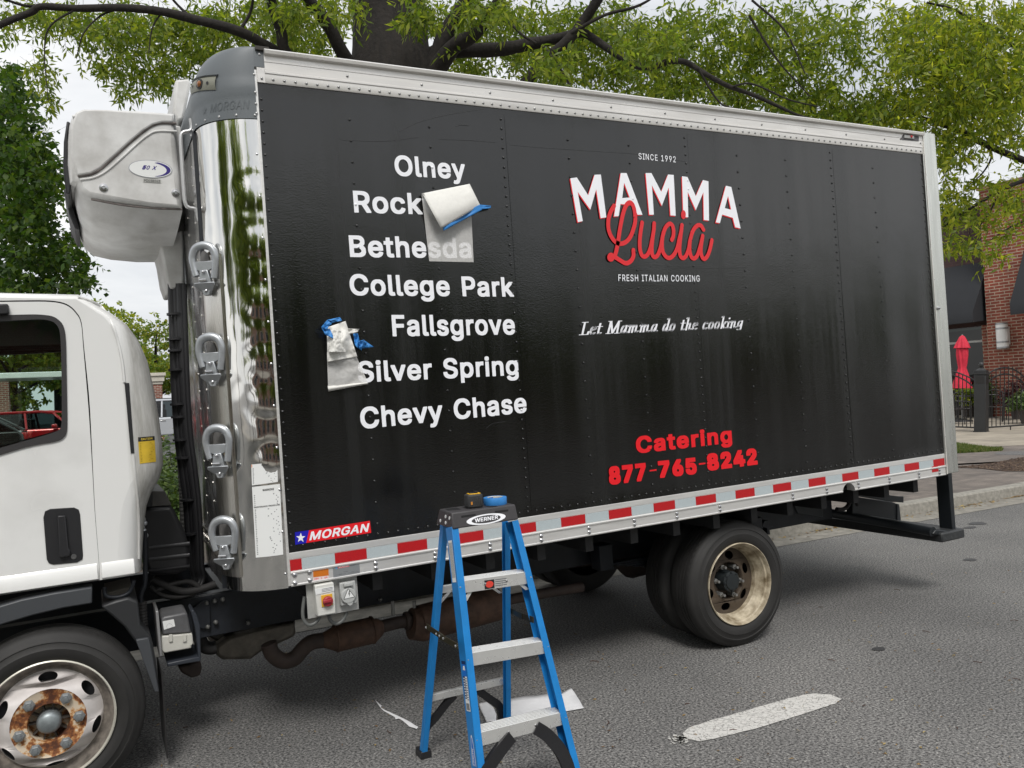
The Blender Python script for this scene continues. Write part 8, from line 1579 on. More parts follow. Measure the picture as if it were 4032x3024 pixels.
RC_ = [(1960, 60, 80, 55, 8.6, 230), (2050, 60, 90, 55, 8.5, 300), (2150, 60, 90, 60, 8.4, 330), (2210, 150, 50, 80, 8.4, 240), (1950, 150, 50, 50, 8.7, 130), (2030, 140, 80, 50, 8.6, 270), (2120, 150, 80, 60, 8.5, 300), (1990, 215, 60, 45, 8.7, 210), (2070, 225, 75, 40, 8.6, 250), (2160, 225, 70, 45, 8.5, 240), (1955, 270, 45, 30, 8.8, 120), (2040, 285, 60, 35, 8.7, 170), (2130, 285, 60, 30, 8.6, 110), (2200, 290, 30, 30, 8.6, 50),
       (2030, 345, 26, 34, 8.7, 80), (2060, 320, 30, 30, 8.7, 70), (2040, 400, 20, 26, 8.6, 40), (2100, 345, 26, 16, 8.7, 26), (2140, 400, 60, 20, 8.7, 90), (2075, 425, 40, 26, 8.6, 110), (2190, 425, 36, 34, 8.7, 110), (2050, 465, 30, 30, 8.6, 90), (2120, 470, 50, 26, 8.6, 80), (2045, 520, 24, 26, 8.6, 60), (2100, 530, 50, 16, 8.6, 70), (2150, 548, 26, 14, 8.6, 30), (2190, 500, 30, 26, 8.6, 50)]
crown(oak2, [(x, y, rx, ry, s, int(n * (1 if y < 240 else .62))) for (x, y, rx, ry, s, n) in RC_], oak_leaf2, .094, .0140, 10, .33, 31, jit=.55, droop=.5, dens=.42)
crown(oak2, [(x, y, rx * 1.3, ry, s + 3, int(n * .08)) for (x, y, rx, ry, s, n) in RC_ if y < 300], oak_leaf, .10, .014, 13, .42, 32, jit=1.0, name='inner_crown')

tb3 = D(-120, 1700, 13.0); mpl = empty('maple_tree', (tb3[0], tb3[1], HS), label='dark green maple tree standing beyond the white cab', cat='tree'); rl3 = np.array(mpl.location)
MB().tube(crom([(0, 0, -.1), (.03, 0, 1.2), tuple(D(-100, 900, 13) - rl3), tuple(D(-60, 500, 13) - rl3), tuple(D(-40, 250, 13) - rl3)], 5), list(np.linspace(.24, .10, 21)), 12).build('trunk', bark, mpl, smooth=70)
for px, w in (([(-80, 800, 13), (60, 650, 12.8), (200, 560, 12.5)], [26, 8]), ([(-70, 900, 13), (100, 900, 12.6), (240, 940, 12.4)], [22, 6]), ([(-90, 1000, 13), (150, 1020, 12.5), (330, 1050, 12.3)], [22, 6]), ([(-60, 600, 13), (30, 420, 12.8), (90, 300, 12.6)], [20, 6])): limb(mpl, px, w, n=7)
MC = [(20, 165, 30, 25, 12.6, 60), (15, 230, 45, 50, 12.6, 140), (40, 290, 50, 45, 12.6, 170), (20, 360, 55, 55, 12.6, 200), (80, 330, 36, 36, 12.5, 90), (60, 420, 55, 50, 12.5, 190), (110, 380, 30, 40, 12.4, 70), (20, 480, 45, 50, 12.5, 150), (95, 480, 40, 45, 12.4, 130), (60, 550, 60, 45, 12.4, 190), (130, 565, 50, 40, 12.3, 140), (175, 600, 24, 26, 12.2, 50), (150, 520, 22, 22, 12.3, 24), (100, 615, 60, 25, 12.3, 120), (20, 600, 40, 40, 12.5, 100), (170, 545, 10, 10, 12.2, 8), (60, 200, 16, 20, 12.5, 20)]
crown(mpl, MC, maple_leaf, .105, .040, 9, .40, 41, jit=.7, droop=.3, flat=2.0, dens=.55)

# far tree in the gap and another above the roof line
def simple_tree(u, v0, s, rad, h, label, m, seed, n=260, ll=.22, lw=.09, zb=HS, group=None):
    c = D(u, v0, s); t = empty('tree', (c[0], c[1], zb), label=label, cat='tree', group=group); rng = np.random.default_rng(seed)
    MB().tube([(0, 0, -.2), (0, 0, h * .35), (.1, 0, h * .75)], [.03 * h, .022 * h, .008 * h], 10).build('trunk', bark, t, smooth=70)
    for k in range(6):
        a = k * 2.2; MB().tube([(0, 0, h * (.32 + .05 * k)), (math.cos(a) * rad * .4, math.sin(a) * rad * .4, h * (.45 + .06 * k)), (math.cos(a) * rad * .8, math.sin(a) * rad * .8, h * (.52 + .06 * k))], [.012 * h, .007 * h, .002 * h], 6).build('branch', bark, t, smooth=70)
    cl = rng.normal(0, 1, (26, 3)); cl /= np.linalg.norm(cl, axis=1, keepdims=True); cl *= (rng.uniform(.25, 1, 26) ** .5)[:, None]
    B_ = (cl[rng.integers(0, 26, n * 4)] * np.array([rad, rad, h * .34]) + rng.normal(0, .16, (n * 4, 3)) * np.array([rad, rad, h * .22]) * 1.0 + np.array([0, 0, h * .62]))
    d = rng.normal(0, 1, (n * 4, 3)); d[:, 2] *= .3; d /= np.linalg.norm(d, axis=1, keepdims=True); ln = ll * 2.2 * rng.uniform(.5, 1.2, n * 4)
    V, F = foliage(B_, d, ln, 8, ll, lw, rng, 1.5, .15); np_mesh('crown', V, F, m, t); return t
LOTZ = .45
simple_tree(615, 1560, 44, 3.6, 6.6, 'yellow green tree far off behind the silver car', lot_leaf, 51, 520, .20, .07, zb=LOTZ)
simple_tree(2640, 1300, 46, 7.5, 17.2, 'pale green far tree peeping over the black box roof', lot_leaf, 52, 500, .30, .11)
for k, (u, s, h) in enumerate(((60, 48, 8.5), (230, 52, 9.5), (330, 60, 8.0))):
    simple_tree(u, 1600, s, 4.6, h, ['wide green tree far beyond the cab window', 'taller green tree far beyond the cab window', 'lower green tree farthest beyond the cab window'][k], lot_leaf if k != 1 else oak_leaf2, 60 + k, 420, .28, .10, zb=LOTZ, group='trees beyond the parking lot')

# shrubs in the gap behind the cab
def shrub(u, v, s, rw_, rh, label, m, seed, n=240, ll=.075, lw=.022, zb=HS, group=None, stems=8):
    c = G(u, v, zb) if s is None else D(u, v, s); t = empty('shrub', (c[0], c[1], zb), label=label, cat='shrub', group=group); rng = np.random.default_rng(seed); sm_ = MB()
    for k in range(stems): a = rng.uniform(0, 6.28); sm_.tube([(0, 0, -.02), (math.cos(a) * rw_ * .3, math.sin(a) * rw_ * .3, rh * .5), (math.cos(a) * rw_ * .7, math.sin(a) * rw_ * .7, rh * rng.uniform(.75, 1.0))], [.010, .007, .003], 5)
    sm_.build('stem', bark, t, smooth=60); d = rng.normal(0, 1, (n, 3)); d /= np.linalg.norm(d, axis=1, keepdims=True); d[:, 2] = np.abs(d[:, 2])
    B_ = d * (rng.uniform(.2, 1, (n, 1)) ** .5) * np.array([rw_, rw_, rh * .98]); B_[:, 2] = np.maximum(.04, B_[:, 2]); dr_ = d * .6 + np.array([0, 0, .7]); dr_ /= np.linalg.norm(dr_, axis=1, keepdims=True); ln = ll * 2.6 * rng.uniform(.5, 1.2, n)
    V, F = foliage(B_, dr_, ln, 10, ll, lw, rng, 1.2, .2); np_mesh('foliage', V, F, m, t); return t
for k, (u, s, rw_, rh, lab) in enumerate(((620, 8.2, .55, .95, 'bushy green shrub nearest the cab in the gap'), (690, 8.8, .6, 1.25, 'taller green shrub beside the cables in the gap'), (560, 9.4, .7, 1.1, 'green shrub half hidden behind the cab corner'), (760, 9.8, .7, 1.0, 'green shrub mostly hidden behind the box front'))):
    shrub(u, 1900, s, rw_, rh, lab, shrub_leaf, 70 + k, 330, group='shrubs along the sidewalk')

# ================================================================ PARKING LOT BEHIND THE TRUCK
prop(MB().quad([(-70, 9.0, HS + .004), (5, 9.0, HS + .004), (5, 11.5, LOTZ), (-70, 11.5, LOTZ)]).quad([(-70, 11.5, LOTZ), (5, 11.5, LOTZ), (5, 90, LOTZ), (-70, 90, LOTZ)]).build('raised_lot', mat('lot_asphalt', (.085, .085, .088), .9, var=.3, vscale=2), smooth=0), kind='structure')
chrome = mat('car_chrome', (.6, .6, .6), .15, metal=1.0); tyre_c = mat('car_tyre', (.02, .02, .02), .8); trim_c = mat('car_trim', (.02, .02, .022), .5)
def car(name, loc, rz, col, kind, label, lamp=(.5, .03, .03)):
    t = empty(name, tuple(loc), (0, 0, rz), label=label, cat='car'); pm = mat('paint_' + label.split()[0], col, .22, metal=.35, coat=.7)
    suv = kind == 'suv'; Lh = 2.3; hw_ = .90; wb = 1.35; wr = .36 if suv else .33; z0 = .30 if suv else .22; belt = 1.05 if suv else .92; top = 1.70 if suv else 1.44
    body = [(-Lh, z0 + .18), (-Lh + .05, belt - .12), (-Lh + .15, belt), (Lh - 1.25, belt), (Lh - .25, belt - .16), (Lh, belt - .36), (Lh, z0 + .1), (Lh - .1, z0)]
    def arch(cx): return [(cx + (wr + .07) * math.cos(a), wr + (wr + .07) * math.sin(a)) for a in np.linspace(0, math.pi, 10) if wr + (wr + .07) * math.sin(a) > z0]
    body += [(x, max(z, z0)) for x, z in arch(wb)] + [(x, max(z, z0)) for x, z in arch(-wb)] + [(-Lh + .1, z0)]
    MB().prism([(x, -hw_, z) for x, z in body], (0, 2 * hw_, 0)).build('body', pm, t, bevel=.06, seg=3, smooth=45)
    gh = [(-Lh + .20, belt), (-Lh + (.45 if suv else .95), top - .06), (-Lh + (.8 if suv else 1.3), top), (.25, top), (.55, top - .05), (Lh - 1.25, belt)]
    g_ = MB(); A_ = [(x, -hw_ + .04 + (z - belt) * .28, z) for x, z in gh]; B_ = [(x, hw_ - .04 - (z - belt) * .28, z) for x, z in gh]; k = len(gh)
    g_.add([A_[i] for i in (1, 2, 3, 4)] + [B_[i] for i in (1, 2, 3, 4)], [(0, 1, 5, 4), (1, 2, 6, 5), (2, 3, 7, 6)]); 
    for P_ in (A_, B_):
        for a, b in ((0, 1), (4, 5)): g_.tube([P_[a], P_[b]], .04, 6)
        g_.tube([P_[1], P_[2], P_[3], P_[4]], .045, 6); xm_ = -.15
        for xp in ((-.15,) if not suv else (-.15, -1.25)):
            s_ = P_[2][1]; g_.tube([(xp, P_[0][1], belt), (xp - .06, s_, top - .02)], .035, 6)
    g_.build('roof', pm, t, smooth=50)
    for P_, nm in ((A_, 'side_window'), (B_, 'side_window')): MB().quad([np.array(p) for p in P_]).build(nm, car_glass, t, smooth=0)
    MB().quad([A_[4], A_[5], B_[5], B_[4]]).build('windscreen', car_glass, t, smooth=0); MB().quad([A_[0], A_[1], B_[1], B_[0]]).build('rear_window', car_glass, t, smooth=0)
    for sx in (-1, 1):
        for sy in (-1, 1):
            w_ = MB(); w_.lathe([(.12, .0), (wr * .66, .0), (wr * .68, -.02), (wr, .0), (wr, .2), (.12, .2)], (sx * wb, sy * (hw_ + .005), wr), (0, -sy, 0), 28); wo = w_.build('tyre', tyre_c, t, smooth=40)
            r_ = MB().lathe([(wr * .66, .0), (wr * .6, .02), (.10, .005), (.0001, -.01)], (sx * wb, sy * (hw_ + .008), wr), (0, -sy, 0), 20); r_.build('rim', chrome, wo, smooth=40)
    for sy in (-1, 1):
        MB().box((Lh - .16, sy * .55 - .22, belt - .36), (Lh + .015, sy * .55 + .22, belt - .22)).build('headlight', mat('lamp_glass', (.6, .62, .62), .1), t, bevel=.03)
        MB().box((-Lh - .012, sy * .62 - .2, belt - .26), (-Lh + .2, sy * .62 + .2, belt - .06)).build('tail_light', mat('tail_red', lamp, .2), t, bevel=.03)
        MB().box((.55, sy * (hw_ + .09) - .08, belt + .0), (.70, sy * (hw_ + .09) + .08, belt + .12)).build('mirror', pm, t, bevel=.03)
        for x in (-.05, -1.05): MB().box((x - .24, sy * hw_ - .02, belt - .14), (x - .04, sy * hw_ + .02, belt - .11)).build('door_handle', chrome, t, bevel=.008)
        if suv: MB().tube([(-1.6, sy * .62, top + .01), (-1.5, sy * .62, top + .06), (.1, sy * .62, top + .06), (.3, sy * .62, top + .01)], .018, 6).build('roof_rail', trim_c, t, smooth=60)
    it_ = MB(); it_.box((-1.2, -.7, .5), (.9, .7, belt - .03))
    for sy in (-.38, .38):
        for x in (-.25, -1.15): it_.box((x - .12, sy - .22, belt - .1), (x + .06, sy + .22, belt + .30)); it_.box((x - .10, sy - .12, belt + .32), (x + .0, sy + .12, belt + .50))
    it_.build('cabin', intr, t, bevel=.03); return t
p = D(640, 1640, 31.5); suvc = car('parked_car', (p[0] - .3, p[1], LOTZ), R(184), (.55, .57, .60), 'suv', 'silver sport utility car seen between the cab and box')
p = D(150, 1650, 25.5); car('parked_car', (p[0], p[1], LOTZ), R(-8), (.42, .012, .018), 'sedan', 'red saloon car seen through the cab window')
p = D(20, 1650, 23.5); car('parked_car', (p[0] - 1.7, p[1] - .3, LOTZ), R(178), (.012, .016, .016), 'sedan', 'black saloon car in front of the red car')
# driver of the silver car
pr_ = suvc.location + Vector((0, 0, 0)); ca_ = Matrix.Rotation(R(184), 3, 'Z') @ Vector((-.20, .38, .0))
per = empty('person', (pr_[0] + ca_[0], pr_[1] + ca_[1], LOTZ + .55), (0, 0, R(184)), 'dark haired person in a pink top seated in the silver car', 'person')
me = bpy.data.meshes.new('body'); J = [(0, 0, .0), (0, 0, .22), (-.03, 0, .42), (-.02, 0, .56), (.0, 0, .66), (.01, 0, .76), (-.03, .17, .50), (.10, .22, .30), (.32, .14, .34), (-.03, -.17, .50), (.10, -.22, .30), (.32, -.14, .34), (.38, .10, .02), (.38, -.10, .02), (.70, .10, -.25), (.70, -.10, -.25)]
E_ = [(0, 1), (1, 2), (2, 3), (3, 4), (4, 5), (2, 6), (6, 7), (7, 8), (2, 9), (9, 10), (10, 11), (0, 12), (0, 13), (12, 14), (13, 15)]
me.from_pydata(J, E_, []); bo_ = bpy.data.objects.new('body', me); COL.objects.link(bo_); bo_.parent = per; md = bo_.modifiers.new('skin', 'SKIN'); bo_.modifiers.new('sub', 'SUBSURF').levels = 1; bo_.modifiers['sub'].render_levels = 2
for k_, r_ in enumerate((.15, .14, .15, .06, .095, .09, .06, .045, .035, .06, .045, .035, .08, .08, .05, .05)): me.skin_vertices[0].data[k_].radius = (r_, r_)
me.skin_vertices[0].data[0].use_root = True
me.materials.append(mat('skin_tone', (.36, .20, .14), .6))
MB().lathe([(.0001, .12), (.07, .11), (.115, .05), (.118, -.04), (.10, -.14), (.09, -.22)], (-.03, 0, .73), (0, 0, 1), 16).build('hair', mat('dark_hair', (.02, .012, .008), .6), per, smooth=60)
MB().lathe([(.16, 0), (.17, .2), (.19, .36), (.17, .46), (.075, .52)], (-.01, 0, .02), (0, 0, 1), 16).build('top', mat('pink_top', (.60, .38, .36), .8), per, smooth=60)

# upright directions: the street slopes, so true vertical leans a little in the road's frame
gv_ = Vector((.040, -.036, .9985)).normalized(); UQ = Vector((0, 0, 1)).rotation_difference(gv_); UM = np.array(UQ.to_matrix())
def upright(name, loc, rz, label, cat, group=None):
    o_ = empty(name, tuple(loc), label=label, cat=cat, group=group); o_.rotation_euler = (UQ.to_matrix() @ Matrix.Rotation(rz, 3, 'Z')).to_euler(); return o_
brick_lot = paver_mat('lot_brick', (.26, .085, .055), (.20, .065, .045), (.42, .38, .33), .21, .07, 0, .12, .3)
def wall_brick(name, c1, c2, mo, sx, sy, ms=.10):
    m = paver_mat(name, c1, c2, mo, sx, sy, 0, ms, .5, 2.0); mp_n = [n for n in m.node_tree.nodes if n.type == 'MAPPING'][0]; mp_n.inputs['Rotation'].default_value = (R(90), 0, 0); return m
wb1 = wall_brick('red_brick', (.27, .066, .040), (.205, .048, .030), (.42, .34, .26), .305, .098, .13)
wb2 = wall_brick('dark_brick', (.065, .035, .035), (.05, .028, .028), (.075, .045, .045), .305, .098, .10)
wb3 = wall_brick('small_brick', (.24, .075, .05), (.19, .06, .042), (.42, .38, .32), .21, .075, .13)
stone = mat('cast_stone', (.52, .49, .42), .8, var=.15, vscale=6)
# brick gate pillar
p = D(628, 1700, 36.0); pi_ = empty('brick_pillar', (p[0], p[1], LOTZ), label='brick gate pillar with moulded stone cap beyond the shrubs', cat='pillar')
MB().box((-.18, -.18, 0), (.18, .18, 2.50)).build('shaft', wb3, pi_, smooth=0); cpm = MB(); cpm.box((-.22, -.22, 2.50), (.22, .22, 2.62)); cpm.box((-.28, -.28, 2.62), (.28, .28, 2.86)); cpm.box((-.34, -.34, 2.86), (.34, .34, 3.0)); cpm.build('stone_cap', stone, pi_, bevel=.015)
# drive-through canopy seen through the cab window
p = D(120, 1600, 33.0); cn = empty('drive_canopy', (p[0], p[1], LOTZ), label='white drive through canopy on brick columns beyond the cab window', cat='canopy')
MB().box((-4.4, -1.5, 2.85), (2.2, 1.0, 3.08)).build('fascia', white_paint, cn, bevel=.03)
for x in (-3.6, -.9, 1.75): MB().box((x - .28, -1.4, 0), (x + .28, -.85, 2.75)).build('column', wb3, cn, smooth=0)
MB().box((-4.5, .7, 0), (-2.2, .9, 2.75)).build('rear_wall', wb3, cn, smooth=0)
# left building with a dark shingled eave
p = D(-250, 1500, 17.0); lb_ = empty('corner_building', (p[0], p[1], HS), label='building with a dark shingled eave at the left edge behind the cab', cat='building')
lw_ = lambda u, v, s: D(u, v, s) - np.array(lb_.location)
MB().prism([lw_(-700, 560, 15), lw_(0, 1015, 15), lw_(92, 1153, 15), lw_(92, 1166, 15), lw_(-700, 1166, 15)], (0, 4, 0)).build('eave', mat('shingles', (.055, .047, .042), .85, var=.4, vscale=22, bump=.6, bscale=30), lb_, smooth=0)
MB().box((-3.6, .5, 0), (-1.6, 5, 4.4)).build('wall', wb3, lb_, smooth=0)

# ================================================================ RESTAURANT AND FENCED TERRACE ON THE RIGHT
Pb = G(3908, 1640, HS); wdv = rw(100, 1650); wdv = np.array([wdv[0], wdv[1], 0]); wdv /= np.linalg.norm(wdv); nin = np.array([-wdv[1], wdv[0], 0]); nin *= np.sign(nin @ (Pb - CW))
rs = empty('restaurant', tuple(Pb), label='red brick restaurant front with black awnings at the right edge', cat='building')
rm3 = np.stack([-wdv, nin, np.cross(-wdv, nin)], 1); rs.rotation_euler = Matrix(rm3.tolist()).to_euler()
def RP(u, v, o_=0.0):       # photo point on the facade plane moved o_ m inwards, in the building's own axes
    return rm3.T @ (VP(u, v, Pb + nin * o_, Pb + nin * o_ + wdv) - Pb)
zt_ = RP(3908, 738)[2]; x1_ = 9.0
MB().box((0, 0, -.2), (x1_, .8, zt_ - .55)).build('brick_pier', wb1, rs, smooth=0)
MB().box((-.10, -.08, zt_ - .55), (x1_, .8, zt_ - .38)).build('cornice', wb1, rs, smooth=0); MB().box((0, 0.003, zt_ - .38), (x1_, .8, zt_)).build('parapet', wb1, rs, smooth=0); MB().box((-.06, -.05, zt_), (x1_, .85, zt_ + .10)).build('coping', mat('coping', (.22, .12, .09), .8), rs, smooth=0)
zr2 = RP(3800, 900, .6)[2]; zm = RP(3800, 1290, .6)[2]
MB().box((-9, .6, zm), (-.001, 1.2, zr2 + .6)).build('dark_facade', wb2, rs, smooth=0)
MB().box((-9, .55, zr2 + .6), (-.002, 1.25, zr2 + .75)).build('roof_edge', mat('roof_metal', (.35, .35, .35), .5), rs, smooth=0)
MB().box((-.32, .25, -.2), (-.001, .6, zm)).build('side_pier', wb1, rs, smooth=0)
MB().box((-9, .62, -.2), (-.33, .66, zm)).build('shop_window', glass_mat('shop_glass', (.10, .12, .11)), rs, smooth=0)
MB().box((-9, 2.6, -.2), (-.3, 2.7, zm)).build('inner_wall', mat('dim_room', (.05, .055, .05), .9, var=.5, vscale=1.5), rs, smooth=0)
fm_ = MB(); zf = RP(3800, 1352, .6)[2]
for z in (zf, .35): fm_.box((-9, .58, z), (-.33, .619, z + .07))
fm_.build('window_rail', mat('frame_silver', (.55, .56, .55), .4), rs, smooth=0)
fm2 = MB()
for x in (-.38, -2.1, -3.9, -5.7): fm2.box((x - .04, .57, -.2), (x + .04, .6195, zm))
fm2.build('mullion', mat('mullion_dark', (.05, .05, .05), .5), rs, smooth=0)
awn = mat('awning_black', (.020, .022, .026), .85, var=.1, vscale=3)
def awning(xa, xb, zt2, zb2, proj, y0):
    MB().prism([(xa, y0, zt2), (xa, y0 - proj, zb2 + .35), (xa, y0 - proj, zb2), (xa, y0 - proj + .04, zb2), (xa, y0, zb2 + .1)], (xb - xa, 0, 0)).build('awning', awn, rs, bevel=.01)
a_t = RP(3900, 1025, .6); a_b = RP(3862, 1266, -.55)
awning(-7, a_t[0] - .05, a_t[2], a_b[2], 1.15, .6)
b_t = RP(4030, 1040, 0); b_b = RP(3978, 1240, -1.1)
awning(b_b[0], 9, b_t[2] + .55, b_b[2], 1.1, -.002)
lq = RP(3954, 1322, -.12); lmp = empty('wall_lamp', tuple(Pb + rm3 @ np.array([lq[0], -.0, lq[2]])), label='white cylinder lamp with metal bands on the red brick pier', cat='wall lamp'); lmp.rotation_euler = rs.rotation_euler
hh = (RP(3954, 1272)[2] - RP(3954, 1374)[2]) / 2; rr_l = hh * .42
MB().lathe([(.0001, -hh * .86), (rr_l, -hh * .86), (rr_l, hh * .86), (.0001, hh * .86)], (0, -rr_l - .06, 0), (0, 0, 1), 24).build('shade', mat('lamp_shade', (.78, .78, .76), .4), lmp, smooth=40)
bd = MB()
for z in (-hh * .98, -hh * .55, hh * .5, hh * .86): bd.lathe([(rr_l * .9, z), (rr_l * 1.04, z), (rr_l * 1.04, z + hh * .13), (rr_l * .9, z + hh * .13)], (0, -rr_l - .06, 0), (0, 0, 1), 24)
bd.build('band', mat('lamp_band', (.40, .41, .42), .35, metal=.7), lmp, smooth=30)
MB().box((-rr_l * .7, -rr_l - .05, -hh * .7), (rr_l * .7, -.001, hh * .7)).build('back_box', mat('lamp_shade', (.78, .78, .76), .4), lmp, bevel=.01)

iron = mat('black_iron', (.014, .013, .013), .45, bump=.05, bscale=100)
pb_ = G(3864, 1701, HS); s_p = (RW @ (pb_ - CW))[2]; mpx = s_p / FPX
po = upright('gate_post', pb_, R(18), 'dark fluted square post with a ball top in the terrace fence', 'fence post'); w_ = 21 * mpx; H_ = 276 * mpx
postm = mat('post_grey', (.022, .023, .024), .5, var=.15, vscale=5)
ps = MB(); ps.box((-w_ * 1.12, -w_ * 1.12, 0), (w_ * 1.12, w_ * 1.12, .03)); ps.box((-w_, -w_, .03), (w_, w_, H_ * .82)); ps.box((-w_ * 1.15, -w_ * 1.15, H_ * .82), (w_ * 1.15, w_ * 1.15, H_ * .845)); ps.box((-w_ * .98, -w_ * .98, H_ * .845), (w_ * .98, w_ * .98, H_ * .88))
ps.build('shaft', postm, po, bevel=.006)
pc = MB()
for z in (H_ * .68, ):
    for a in range(4):
        mtx = Matrix.Rotation(a * math.pi / 2, 3, 'Z'); pts = [mtx @ Vector((x, -w_ - .004, zz_)) for x, zz_ in ((-w_ * .7, H_ * .69), (w_ * .7, H_ * .69), (w_ * .7, H_ * .79), (-w_ * .7, H_ * .79))]; pc.prism([np.array(p) for p in pts], np.array(mtx @ Vector((0, .004, 0))))
pc.build('panel', iron, po, bevel=.002)
ball = MB(); ball.lathe([(.0001, H_), (w_ * .3, H_ * .99), (w_ * .44, H_ * .965), (w_ * .36, H_ * .935), (w_ * .2, H_ * .92), (w_ * .5, H_ * .905), (w_ * .95, H_ * .88)][::-1], (0, 0, 0), (0, 0, 1), 20); ball.build('finial', postm, po, smooth=60)
dL_ = rw(850, 1590); dL_ = np.array([dL_[0], dL_[1], 0]) / np.hypot(dL_[0], dL_[1]); dR_ = np.array([RW[0][0], RW[0][1], 0]) / np.hypot(*RW[0][:2]); dR_ = dR_ * .98 + np.array([.1, .12, 0]); dR_ /= np.linalg.norm(dR_)
c5 = lambda u, v: (3640 + u * .662, 1150 + v * .662)
def panel(name, dv, arcs, bot, nb_, sp0, label, arch_len):
    o_ = upright(name, pb_, 0, label, 'fence'); loc_ = lambda P_: UM.T @ (P_ - pb_)
    A_ = pb_; B_ = pb_ + dv
    crv = []
    for arc in arcs:
        Q_ = crom([loc_(VP(*c5(u, v), A_, B_)) for u, v in arc], 6); crv.append(Q_)
        MB().tube(Q_, .020, 6).build('arched_rail', iron, o_, smooth=60)
    bq_ = [loc_(VP(*c5(u, v), A_, B_)) for u, v in bot]; MB().tube(bq_, .022, 6).build('bottom_rail', iron, o_, smooth=60)
    dl = UM.T @ dv; L0 = [q @ dl for q in crv[0]]; bz = lambda t: np.interp(t, sorted([bq_[0] @ dl, bq_[1] @ dl]), [q[2] for q in sorted(bq_, key=lambda q: q @ dl)])
    od = np.argsort(L0); xs = np.array(L0)[od]; zs = np.array([q[2] for q in crv[0]])[od]; n0 = bq_[0] - dl * (bq_[0] @ dl); n0[2] = 0
    for k in range(nb_):
        t = sp0 + k * .115
        if t > xs.max(): break
        MB().tube([n0 + dl * t + (0, 0, bz(t)), n0 + dl * t + (0, 0, np.interp(t, xs, zs))], .012, 6).build('bar', iron, o_, smooth=60)
    MB().tube([bq_[0] * .5 + bq_[1] * .5, bq_[0] * .5 + bq_[1] * .5 - (0, 0, .12)], .014, 6).build('foot', iron, o_, smooth=60)
    return o_
panel('iron_fence', dL_, [[(40, 440), (100, 450), (150, 467), (200, 480), (250, 500), (298, 522)], [(40, 465), (100, 473), (150, 488), (200, 505), (250, 530), (298, 568)]], [(298, 806), (40, 795)], 24, .18, 'black iron fence panel left of the post, arching up behind the truck', 2.4)
panel('iron_fence', dR_, [[(362, 505), (400, 472), (440, 455), (480, 450), (520, 457), (560, 478), (592, 505), (640, 560)], [(362, 552), (400, 515), (440, 495), (480, 488), (520, 494), (560, 515), (592, 545), (640, 600)]], [(362, 806), (660, 786)], 40, .18, 'black iron fence panel right of the post with a full arch', 2.4)
# closed red parasol
ub_ = D(3788, 1632, 24.5); ub_[2] = HS; um = upright('parasol', ub_, 0, 'closed red parasol tied round its pole on the terrace', 'parasol'); k_ = 24.5 / FPX
red_cloth = mat('parasol_red', (.60, .025, .055), .8, var=.25, vscale=5)
zq = lambda v: (1632 - v) * k_ * 1.0
def pleat(prof, name, n=64, fold=8, amp=.12):
    mb = MB(); vs = []
    for r_, z in prof:
        for k in range(n): a = 2 * math.pi * k / n; q = r_ * (1 + amp * math.cos(fold * a + z * 3) + .05 * math.cos(3 * a)); vs.append((q * math.cos(a), q * math.sin(a), z))
    m_ = len(prof); mb.add(vs, [(i * n + k, i * n + (k + 1) % n, (i + 1) * n + (k + 1) % n, (i + 1) * n + k) for i in range(m_ - 1) for k in range(n)]); return mb.build(name, red_cloth, um, smooth=70)
pleat([(27 * k_, zq(1342)), (20 * k_, zq(1322)), (9 * k_, zq(1298)), (3 * k_, zq(1292))], 'top_flap')
pleat([(33 * k_, zq(1500)), (30 * k_, zq(1480)), (20 * k_, zq(1440)), (14 * k_, zq(1421)), (17 * k_, zq(1400)), (20 * k_, zq(1370)), (19 * k_, zq(1340)), (12 * k_, zq(1318))], 'canopy')
MB().tube([(0, 0, 0), (0, 0, zq(1288))], .022, 10).build('pole', mat('pole_grey', (.3, .3, .3), .4, metal=.6), um, smooth=60); MB().lathe([(.0001, .09), (.05, .09), (.28, .05), (.30, 0)], (0, 0, 0), (0, 0, 1), 20).build('base', iron, um, smooth=40)
# tables, chairs and pots behind the fence
def chair(u, v, rz, label):
    c = G(u, v, HS + .005); t = upright('terrace_chair', c, rz, label, 'chair', 'black metal terrace chairs')
    MB().box((-.22, -.22, .43), (.22, .22, .455)).build('seat', iron, t, bevel=.01)
    MB().tube([(-.21, .22, .0), (-.21, .20, .45), (-.20, .27, .88), (0, .29, .95), (.20, .27, .88), (.21, .20, .45), (.21, .22, 0)], .014, 8).build('back_frame', iron, t, smooth=60); bk = MB()
    for x in np.linspace(-.14, .14, 5): bk.tube([(x, .215, .50), (x, .275, .92)], .006, 5)
    bk.build('back_slats', iron, t, smooth=60)
    for x in (-.2, .2): MB().tube([(x, -.22, 0), (x, -.20, .45)], .013, 8).build('leg', iron, t, smooth=60)
    for x in (-.23, .23): MB().tube([(x, -.2, .44), (x, -.2, .64), (x, .2, .66)], .011, 6).build('armrest', iron, t, smooth=60)
chair(3790, 1668, R(40), 'black metal chair left of the post behind the fence'); chair(3752, 1672, R(160), 'black metal chair closest to the truck behind the fence'); chair(3915, 1662, R(-60), 'black metal chair just right of the post behind the fence'); chair(3990, 1655, R(200), 'black metal chair nearest the right edge behind the fence')
def table(u, v, label):
    c = G(u, v, HS + .005); t = upright('terrace_table', c, 0, label, 'table', 'black terrace tables'); MB().lathe([(.0001, .75), (.55, .75), (.56, .735), (.55, .72), (.0001, .715)], (0, 0, 0), (0, 0, 1), 28).build('table_top', iron, t, smooth=40)
    MB().tube([(0, 0, 0), (0, 0, .72)], .035, 10).build('pedestal', iron, t, smooth=60); MB().lathe([(.0001, .04), (.05, .04), (.26, .015), (.27, 0)], (0, 0, 0), (0, 0, 1), 20).build('foot', iron, t, smooth=40)
